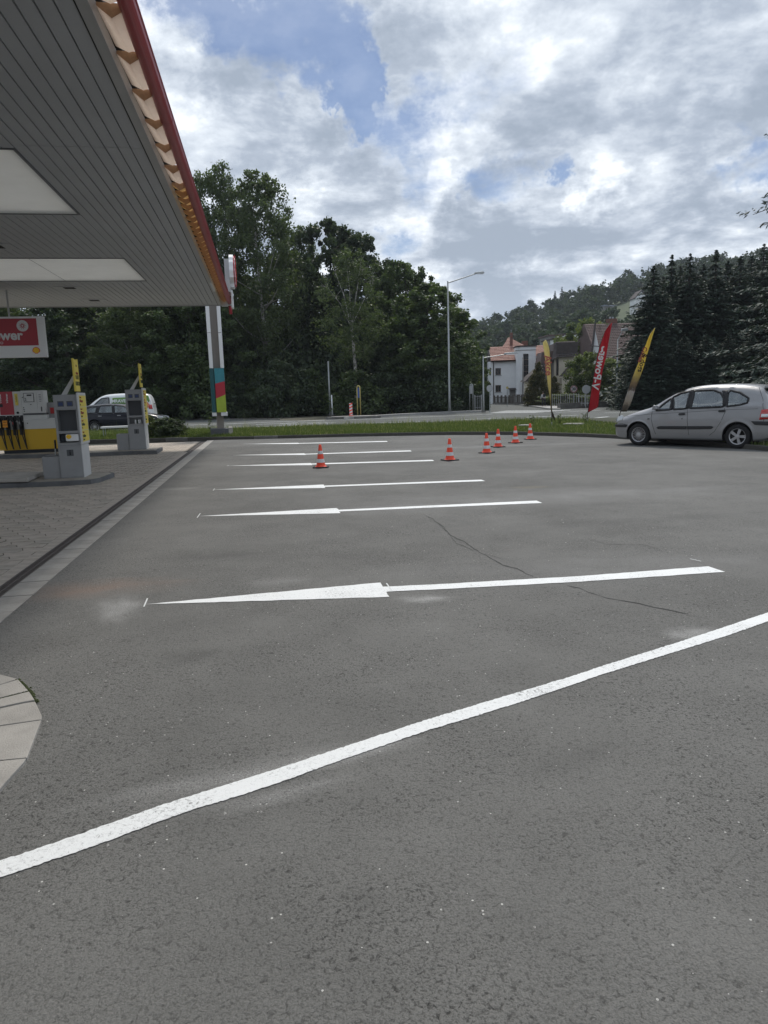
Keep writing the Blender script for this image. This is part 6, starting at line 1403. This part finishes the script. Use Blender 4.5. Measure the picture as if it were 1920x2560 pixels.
    # glass patches and seals
    for w in wins:
        pts = []; n = len(w)
        for i in range(n):
            a, b = Vector(w[i]), Vector(w[(i + 1) % n]); k = max(1, int((b - a).length / .07))
            for q in range(k): pts.append(a.lerp(b, q / k))
        for sgn in (-1, 1):
            c = sum(pts, Vector((0, 0))) / len(pts); vs2 = []
            rings = 5
            for k in range(rings):
                for p in pts: q = c.lerp(p, 1 - k / rings); vs2.append((q[0], sgn * (hwid(q[0], q[1]) - .004), q[1]))
            vs2.append((c[0], sgn * (hwid(c[0], c[1]) - .004), c[1])); m_ = len(pts)
            f2_ = [(k * m_ + i, k * m_ + (i + 1) % m_, (k + 1) * m_ + (i + 1) % m_, (k + 1) * m_ + i) for k in range(rings - 1) for i in range(m_)] + [((rings - 1) * m_ + i, (rings - 1) * m_ + (i + 1) % m_, rings * m_) for i in range(m_)]
            wo = MB().add(vs2, f2_).build('window', glass, t, smooth=True)
            mb = MB(); lp = [(p[0], sgn * (hwid(p[0], p[1]) + .001), p[1]) for p in pts]; lp.append(lp[0]); mb.tube(lp, .028, 5, cap=False); mb.build('window_seal', 'trim_black', wo, smooth=True)
    for reg, nm in ((scr, 'windscreen'), (rear, 'rear_window')):
        if not reg: continue
        x0_, x1_, zmin, ym = reg; nn = 14; g_ = []
        for i in range(nn + 1):
            x = x0_ - .02 + (x1_ - x0_ + .04) * i / nn; T_ = pl(top, x)
            for j in range(9): u = -1 + 2 * j / 8; yy = u * (ym + .03); g_.append((x, yy, T_ + .004 - .05 * u * u))
        MB().add(g_, [(i * 9 + j, i * 9 + j + 1, (i + 1) * 9 + j + 1, (i + 1) * 9 + j) for i in range(nn) for j in range(8)]).build(nm, glass, t, smooth=True)
    # dark underbody, wheel wells, seats
    m = MB().box(.35, -hw + .18, .17, L - .3, hw - .18, .30); 
    for w in wheels: m.box(w - R_ - .02, -hw + .26, .2, w + R_ + .02, hw - .26, wr * 2 + .12)
    m.build('underbody', 'trim_black', t)
    for sgn in (-1, 1):
        for w in wheels:
            mm2 = MB(); n = 18; vv = []
            for i in range(n + 1):
                a = math.pi * i / n * 1.12 - .06 * math.pi
                for y in (hw - .27, hw - .045): vv.append((w + (R_ + .004) * math.cos(a), sgn * y, wr + (R_ + .004) * math.sin(a)))
            mm2.add(vv, [(2 * i, 2 * i + 1, 2 * i + 3, 2 * i + 2) for i in range(n)]).build('wheel_arch_liner', 'trim_black', t)
    bl0 = pl(belt, L * .5); st = MB().box(1.2, -hw + .12, .30, L - .5, hw - .12, .34); st.build('floor', 'interior', t)
    for x in ([wheels[0] + 1.25, wheels[0] + 2.1] if cat != 'van' else [wheels[0] + 1.1]):
        for y in (-.36, .36):
            s_o = MB().box(x - .25, y - .22, .34, x + .25, y + .22, .60).prismy([(x + .18, .55), (x + .32, .55), (x + .42, bl0 + .14), (x + .32, bl0 + .16)], y - .21, y + .21).build('seat', 'interior', t, bevel=.04); MB().box(x + .30, y - .12, bl0 + .20, x + .40, y + .12, bl0 + .37).build('headrest', 'interior', s_o, bevel=.03)
    m = MB().box(1.25 if L < 4.3 else 1.5, -hw + .1, .55, 1.65 if L < 4.3 else 1.9, hw - .1, bl0 + .02).build('dashboard', 'interior', t, bevel=.04)
    sx_ = wheels[0] + .78; MB().tube([(sx_ + .06 * math.sin(a) * .3, .36 * (-1) + .18 * math.cos(a) * -1, bl0 + .03 + .18 * math.sin(a)) for a in np.linspace(0, 6.283, 20)], .014, 6).build('steering_wheel', 'black', t)
    # wheels
    for wi, w in enumerate(wheels):
        for sgn in (-1, 1):
            wt = wr; y0 = hw - .225; prof = [(wt * .64, 0), (wt * .70, -.008), (wt * .93, 0), (wt * .985, .03), (wt, .06), (wt, .14), (wt * .985, .175), (wt * .93, .20), (wt * .72, .208), (wt * .645, .195)]
            if sgn > 0: pf = [(a, y0 + b) for a, b in prof]
            else: pf = [(a, -y0 - b) for a, b in prof]
            wo = MB().lathe(pf, 32, 'y', (w, 0, wr)).build('wheel', 'tyre', t, smooth=True)
            yo = sgn * (y0 + .165); MB().lathe([(wt * .66, sgn * (y0 + .19)), (wt * .60, yo), (.001, yo - sgn * .05)], 32, 'y', (w, 0, wr)).build('brake_disc', 'disc_dark', wo, smooth=True)
            mb = MB(); yf = sgn * (y0 + .185); mb.lathe([(wt * .655, yf + sgn * .012), (wt * .655, yf - sgn * .02), (wt * .60, yf - sgn * .02), (wt * .60, yf + sgn * .004), (wt * .655, yf + sgn * .012)], 32, 'y', (w, 0, wr)); mb.lathe([(.06, yf - sgn * .02), (.06, yf + sgn * .012), (.001, yf + sgn * .016)], 16, 'y', (w, 0, wr))
            ns = spokes[wi]; k_tot = ns * (2 if ns < 8 else 2)
            for k in range(k_tot):
                base_a = 2 * math.pi * (k // 2) / ns; da = (.14 if ns < 8 else .10) * (1 if k % 2 else -1); a0, a1 = base_a + da * 1.6, base_a + da * (.8 if ns < 8 else 1.5); w_ = .018 if ns < 8 else .006
                p0 = Vector((math.cos(a0), math.sin(a0))) * .045; p1 = Vector((math.cos(a1), math.sin(a1))) * wt * .62; nrm = Vector((-math.sin(base_a), math.cos(base_a))) * w_
                c4 = [p0 - nrm, p0 + nrm, p1 + nrm * .8, p1 - nrm * .8]; ya, yb = yf - sgn * .03, yf + sgn * .006
                mb.add([(w + c[0], y, wr + c[1]) for y in (ya, yb) for c in c4], [(0, 1, 2, 3), (4, 7, 6, 5), (0, 4, 5, 1), (1, 5, 6, 2), (2, 6, 7, 3), (3, 7, 4, 0)])
            mb.build('rim', 'alloy', wo)
    t['hw'] = hw; del t['hw']
    def side_strip(nm, pts_, m_, width=.012, proud=.003, sides=(-1, 1), parent=None):
        for sgn in sides:
            fine = []
            for a, b in zip(pts_, pts_[1:]):
                n = max(1, int(math.hypot(b[0] - a[0], b[1] - a[1]) / .06))
                for i in range(n): fine.append((a[0] + (b[0] - a[0]) * i / n, a[1] + (b[1] - a[1]) * i / n))
            fine.append(pts_[-1]); MB().tube([(x, sgn * (hwid(x, z) + proud - width * .5), z) for x, z in fine], width / 1.0 * .6, 5).build(nm, m_, parent or t)
    def side_poly(nm, poly, m_, proud=.006, sides=(-1, 1), thick=.02, parent=None):
        for sgn in sides:
            xs_ = [p[0] for p in poly]; n = 16; rows = []
            x0_, x1_ = min(xs_), max(xs_)
            for i in range(n + 1):
                x = x0_ + (x1_ - x0_) * (i / n); x = min(max(x, x0_ + 1e-4), x1_ - 1e-4); zs_ = []
                for (ax, az), (bx, bz) in zip(poly, poly[1:] + poly[:1]):
                    if (ax - x) * (bx - x) <= 0 and ax != bx: zs_.append(az + (bz - az) * (x - ax) / (bx - ax))
                if len(zs_) < 2: continue
                z0_, z1_ = min(zs_), max(zs_); rows.append([(x, sgn * (hwid(x, z0_ + (z1_ - z0_) * q / 4) + proud), z0_ + (z1_ - z0_) * q / 4) for q in range(5)])
            vs3 = [p for r_ in rows for p in r_]; o = MB().add(vs3, [(i * 5 + j, i * 5 + j + 1, (i + 1) * 5 + j + 1, (i + 1) * 5 + j) for i in range(len(rows) - 1) for j in range(4)]).build(nm, m_, parent or t, smooth=True); sd_ = o.modifiers.new('t', 'SOLIDIFY'); sd_.thickness = thick; sd_.offset = -1 if sgn > 0 else 1; sd_.offset = 0
    return t, side_strip, side_poly, hwid
fw, rw = P(1595, 1114), P(1841, 1122); cdir = (rw - fw); ang = math.atan2(cdir.y, cdir.x); sc_c = cdir.length / 2.60
# local x runs nose -> tail, near side is local -y
top = [(0, .52), (.02, .60), (.10, .72), (.35, .84), (.75, .965), (1.12, 1.06), (1.50, 1.31), (1.85, 1.49), (2.25, 1.585), (2.85, 1.61), (3.4, 1.59), (3.82, 1.53), (3.92, 1.46), (4.04, 1.16), (4.12, .95), (4.16, .78), (4.17, .55)]
wins = [[(1.30, .955), (1.42, 1.08), (1.66, 1.27), (1.72, .985)], [(1.77, .985), (1.71, 1.30), (1.90, 1.395), (2.14, 1.44), (2.10, 1.005)], [(2.22, 1.01), (2.25, 1.45), (2.72, 1.46), (2.92, 1.385), (3.02, 1.24), (3.03, 1.04)], [(3.12, 1.05), (3.10, 1.34), (3.14, 1.44), (3.38, 1.38), (3.60, 1.24), (3.58, 1.13), (3.42, 1.08)]]
cl = fw - Vector((math.cos(ang), math.sin(ang), 0)) * .80 * sc_c; inward = Vector((-math.sin(ang), math.cos(ang), 0)) * (.83 * sc_c); cl += inward
car, sstrip, spoly, hwf = build_car('silver_car', cl, ang, 4.17, top, [.80, 3.40], .305, [(0, .8), (1.2, .95), (3.2, 1.05), (4.2, 1.08)], .86, wins, 'silver_paint', 'car_glass', 'silver compact family car parked at the right edge, facing left', scr=(1.20, 1.95, 1.0, .62), rear=(3.90, 4.07, 1.08, .56), spokes=(11, 5))
car.scale = (sc_c,) * 3
sstrip('door_gap', [(1.19, .93), (1.17, .75), (1.22, .55), (1.30, .32)], 'black', .010); sstrip('door_gap', [(2.14, 1.0), (2.155, .7), (2.20, .32)], 'black', .010); sstrip('door_gap', [(3.07, 1.0), (3.09, .90), (3.0, .66), (2.85, .42), (2.72, .32)], 'black', .010)
sstrip('crease_shade_line', [(.42, .80), (1.2, .865), (2.15, .91), (3.1, .965), (3.85, .985)], 'black', .006); sstrip('hatch_gap', [(3.80, 1.50), (3.93, 1.2), (3.97, .95), (4.00, .62)], 'black', .008); sstrip('bumper_gap', [(.02, .60), (.30, .60), (.50, .56)], 'black', .008); sstrip('roof_gutter', [(1.45, 1.24), (1.9, 1.46), (2.3, 1.53), (3.0, 1.55), (3.7, 1.50)], 'trim_black', .008)  # waist crease drawn by a black strip, its shade put into colour
spoly('rub_strip', [(1.33, .50), (1.36, .465), (2.145, .47), (2.145, .55), (1.40, .545)], 'trim_black', .012); spoly('rub_strip', [(2.165, .47), (2.78, .485), (2.83, .53), (2.78, .56), (2.165, .55)], 'trim_black', .012)
spoly('front_bumper_strip', [(.004, .50), (.45, .50), (.47, .56), (.40, .575), (.006, .575)], 'trim_black', .012); spoly('rear_bumper_strip', [(3.80, .60), (4.16, .58), (4.16, .68), (3.72, .685)], 'trim_black', .012)
spoly('pillar_trim', [(2.12, 1.0), (2.22, 1.0), (2.24, 1.49), (2.155, 1.48)], 'trim_black', .004, thick=.006); spoly('pillar_trim', [(3.03, 1.04), (3.12, 1.05), (3.10, 1.46), (2.94, 1.44), (3.02, 1.26)], 'trim_black', .004, thick=.006); spoly('pillar_trim', [(1.655, .975), (1.775, .98), (1.71, 1.31), (1.66, 1.28)], 'trim_black', .004, thick=.006)
for (x, z) in ((1.92, .85), (2.93, .925)): spoly('door_handle', [(x, z), (x + .02, z + .035), (x + .15, z + .045), (x + .18, z + .015), (x + .15, z - .015), (x + .03, z - .02)], 'trim_black', .022)
spoly('headlight', [(.05, .64), (.10, .74), (.28, .83), (.36, .80), (.30, .68), (.12, .62)], 'lens_clear', .006); spoly('tail_light', [(3.90, .72), (3.93, .96), (4.08, .98), (4.14, .74)], 'lens_red', .012); spoly('indicator', [(3.93, .78), (3.94, .86), (4.10, .86), (4.13, .78)], 'lens_clear', .020); spoly('side_lamp', [(1.06, .72), (1.08, .745), (1.12, .745), (1.12, .72)], 'trim_black', .010)
spoly('fuel_flap_mark', [(2.0, .73), (2.01, .75), (2.03, .75), (2.03, .73)], 'trim_black', .004)
for sgn in (-1, 1):
    m = MB().add([(1.26, sgn * .80, .97), (1.30, sgn * .80, 1.09), (1.38, sgn * .80, 1.06), (1.40, sgn * .80, .97), (1.22, sgn * .98, .98), (1.26, sgn * .98, 1.10), (1.34, sgn * .97, 1.10), (1.36, sgn * .97, .99)], [(0, 1, 2, 3), (4, 7, 6, 5), (0, 4, 5, 1), (1, 5, 6, 2), (2, 6, 7, 3), (3, 7, 4, 0)]).build('mirror', 'silver_paint', car, bevel=.02)
MB().tube([(4.10, .1, 1.00), (4.02, -.05, 1.15), (3.99, -.28, 1.24)], .012, 6).build('rear_wiper', 'black', car)
MB().prismy([(3.86, 1.53), (4.0, 1.50), (4.0, 1.47), (3.86, 1.49)], -.5, .5).build('rear_spoiler', 'silver_paint', car)
MB().box(4.165, -.26, .62, 4.18, .26, .73).build('number_plate', 'plain_white', car)

# dark estate on the road, facing right (tail towards the left)
ra = P(0, 1080); rb_ = P(430, 1078); rdir = R(10)
topE = [(0, .50), (.03, .62), (.20, .74), (.7, .86), (1.30, .98), (1.75, 1.22), (2.1, 1.38), (2.6, 1.46), (3.3, 1.46), (3.9, 1.42), (4.35, 1.33), (4.60, 1.05), (4.70, .90), (4.74, .5)]
winE = [[(1.72, .97), (1.95, 1.18), (2.22, 1.32), (2.66, 1.37), (2.64, .98)], [(2.74, .98), (2.76, 1.37), (3.35, 1.36), (3.50, 1.0)], [(3.62, 1.0), (3.50, 1.33), (3.85, 1.32), (4.22, 1.18), (4.25, 1.03)]]
pE = PY(424, 1060, 41.8); pE.z = 0
est, es, ep, _ = build_car('dark_estate_car', pE, rdir + math.pi, 4.74, topE, [.92, 3.70], .32, [(0, .8), (1.5, .93), (4.7, 1.0)], .88, winE, 'black_paint', 'tint_glass', 'dark navy estate car on the road, half hidden by the service columns', scr=(1.42, 2.1, 1.0, .60), spokes=(10, 10))
est.scale = (1.07, 1.05, 1.12)
es('window_chrome', [(1.66, .965), (2.65, .975), (4.25, 1.02)], 'alloy', .010); es('roof_rail', [(2.2, 1.36), (3.0, 1.41), (4.1, 1.36)], 'alloy', .016); ep('headlight', [(.06, .60), (.12, .72), (.52, .80), (.48, .66), (.2, .58)], 'lens_clear', .006); ep('tail_light', [(4.45, .80), (4.4, .95), (4.62, .98), (4.68, .82)], 'lens_red', .008)
for x in (2.35, 3.30): ep('door_handle', [(x, .84), (x + .17, .845), (x + .17, .875), (x, .87)], 'alloy', .018)
es('door_gap', [(1.6, .94), (1.58, .4)], 'black', .01); es('door_gap', [(2.69, .96), (2.69, .3)], 'black', .01); es('door_gap', [(3.56, .98), (3.4, .5)], 'black', .01)
# white van behind it, facing left
topV = [(0, .60), (.04, .74), (.30, .95), (.75, 1.10), (1.15, 1.42), (1.6, 1.72), (2.1, 1.82), (3.4, 1.84), (4.1, 1.80), (4.28, 1.66), (4.40, 1.2), (4.44, .8), (4.44, .5)]
winV = [[(1.12, 1.10), (1.36, 1.36), (1.66, 1.58), (2.06, 1.62), (2.06, 1.14)]]
pV = PY(190, 1050, 46.5); pV.z = .10
van, vs_, vp, hv_ = build_car('white_van', pV, rdir, 4.44, topV, [.85, 3.55], .32, [(0, .9), (1.2, 1.08), (4.4, 1.15)], .90, winV, 'van_paint', 'tint_glass', 'small white delivery van with green lettering panel behind the dark estate car', scr=(.85, 1.5, 1.1, .66), spokes=(10, 10), cat='van', th_=.14)
van.scale = (1.13, 1.1, 1.18)
mat('van_green', (.12, .26, .05), .5); mat('van_orange', (.55, .20, .10), .5)
vp('green_panel', [(2.18, 1.28), (2.20, 1.60), (3.42, 1.62), (3.42, 1.25)], 'van_green', .010, thick=.006); text('MRAVENEC', .24, 'plain_white', 'lettering', van, (2.82, -hv_(2.8, 1.4) - .035, 1.42), (R(82), 0, 0), bold=.006)
vp('orange_panel', [(3.75, 1.05), (4.28, 1.02), (4.22, 1.22), (3.98, 1.50), (3.90, 1.30)], 'van_orange', .010, thick=.006); vp('tail_light', [(4.20, .95), (4.20, 1.18), (4.36, 1.18), (4.39, .95)], 'lens_red', .016); vp('green_stripe', [(4.05, 1.50), (4.10, 1.70), (4.20, 1.68), (4.26, 1.4), (4.20, 1.30)], 'van_green', .012, thick=.006)
MB().box(4.43, -.55, 1.2, 4.46, .55, 1.24).build('rear_trim', 'trim_black', van)

# ------------------------------------------------------------------ people
mat('skin', (.35, .22, .16), .6); mat('white_shirt', (.62, .63, .66), .8); mat('dark_cloth', (.03, .032, .04), .85); mat('hair', (.05, .035, .025), .8)
def skin_chain(nm, verts, edges, radii, m, parent, root=0):
    me = bpy.data.meshes.new(nm); me.from_pydata(verts, edges, []); me.materials.append(MATS[m]); o = link(me, nm, parent); sk = o.modifiers.new('skin', 'SKIN')
    lay = me.skin_vertices[0].data if me.skin_vertices else None
    if lay is None:
        bm = bmesh.new(); bm.from_mesh(me); bm.verts.layers.skin.verify(); bm.to_mesh(me); bm.free(); lay = me.skin_vertices[0].data
    for i, r in enumerate(radii): lay[i].radius = (r, r)
    lay[root].use_root = True; sb = o.modifiers.new('sub', 'SUBSURF'); sb.levels = 1; sb.render_levels = 1; return o
def person(loc, rz, scale, label, upper, lower, bag=None, hunch=0.0):
    t = thing('person', loc, rz, label=label, category='person'); h = hunch
    V_ = [(0, 0, .95), (0, -.02 - h * .3, 1.2), (0, -.03 - h, 1.42), (0, -.05 - h * 1.3, 1.55), (0, -.07 - h * 1.5, 1.68), (0, -.07 - h * 1.5, 1.76), (.19, -.03 - h, 1.40), (.25, -.08 - h, 1.14), (.22, -.25 - h, .95), (.21, -.29 - h, .87), (-.19, -.03 - h, 1.40), (-.25, .0 - h, 1.14), (-.24, -.05 - h, .90), (-.24, -.06 - h, .82),
          (.10, 0, .88), (.11, -.10, .50), (.11, .02, .09), (.11, -.15, .04), (-.10, 0, .88), (-.11, .10, .50), (-.11, .25, .12), (-.11, .12, .04)]
    E_ = [(0, 1), (1, 2), (2, 3), (3, 4), (4, 5), (2, 6), (6, 7), (7, 8), (8, 9), (2, 10), (10, 11), (11, 12), (12, 13), (0, 14), (14, 15), (15, 16), (16, 17), (0, 18), (18, 19), (19, 20), (20, 21)]
    Rr_ = [.13, .12, .14, .055, .095, .08, .06, .045, .035, .035, .06, .045, .035, .035, .085, .06, .04, .035, .085, .06, .04, .035]
    skin_chain('body', V_, E_, Rr_, 'skin', t)
    ui = [0, 1, 2, 6, 7, 8, 10, 11, 12]; mp_ = {a: i for i, a in enumerate(ui)}; skin_chain('jacket', [V_[i] for i in ui], [(mp_[a], mp_[b]) for a, b in E_ if a in mp_ and b in mp_], [Rr_[i] + .022 for i in ui], upper, t)
    li = [0, 14, 15, 16, 18, 19, 20]; mp_ = {a: i for i, a in enumerate(li)}; skin_chain('trousers', [V_[i] for i in li], [(mp_[a], mp_[b]) for a, b in E_ if a in mp_ and b in mp_], [Rr_[i] + .018 for i in li], lower, t)
    MB().lathe([(.001, .115), (.07, .10), (.105, .04), (.108, -.03), (.08, -.06)], 14, 'z', (0, -.055 - h * 1.5, 1.72)).build('hair', 'hair', t, smooth=True)
    if bag: t['bag'] = 1; del t['bag']; 
    t.scale = (scale,) * 3; return t
pp1 = at(1359, 69.5, .10); person(pp1, R(200), .80, 'person in white top walking past the fence, left of the railing', 'white_shirt', 'dark_cloth', hunch=.06)
bg_ = thing('backpack', pp1 + Vector((.0, -.20, .92)), 0, label='small dark backpack on the back of the person in white', category='backpack'); MB().box(-.11, -.06, 0, .11, .10, .30).build('bag', 'dark_cloth', bg_, bevel=.04); MB().box(-.07, -.10, .04, .07, -.06, .16).build('pocket', 'dark_cloth', bg_, bevel=.02)
person(at(1217, 96, .05), R(20), .98, 'person in dark clothes standing at the far end of the side street', 'dark_cloth', 'dark_cloth')
# ------------------------------------------------------------------ air
hm = bpy.data.materials.new('haze'); hm.use_nodes = True; t_ = hm.node_tree; t_.nodes.remove(t_.nodes['Principled BSDF'])
pv_ = t_.nodes.new('ShaderNodeVolumePrincipled'); pv_.inputs['Color'].default_value = (.80, .88, 1, 1); pv_.inputs['Density'].default_value = .00022; pv_.inputs['Anisotropy'].default_value = .2
t_.links.new(pv_.outputs[0], t_.nodes['Material Output'].inputs['Volume']); MATS['haze'] = hm
hv_o = MB().box(-800, -70, -1.2, 800, 1200, 130).build('haze', 'haze', kind='stuff')
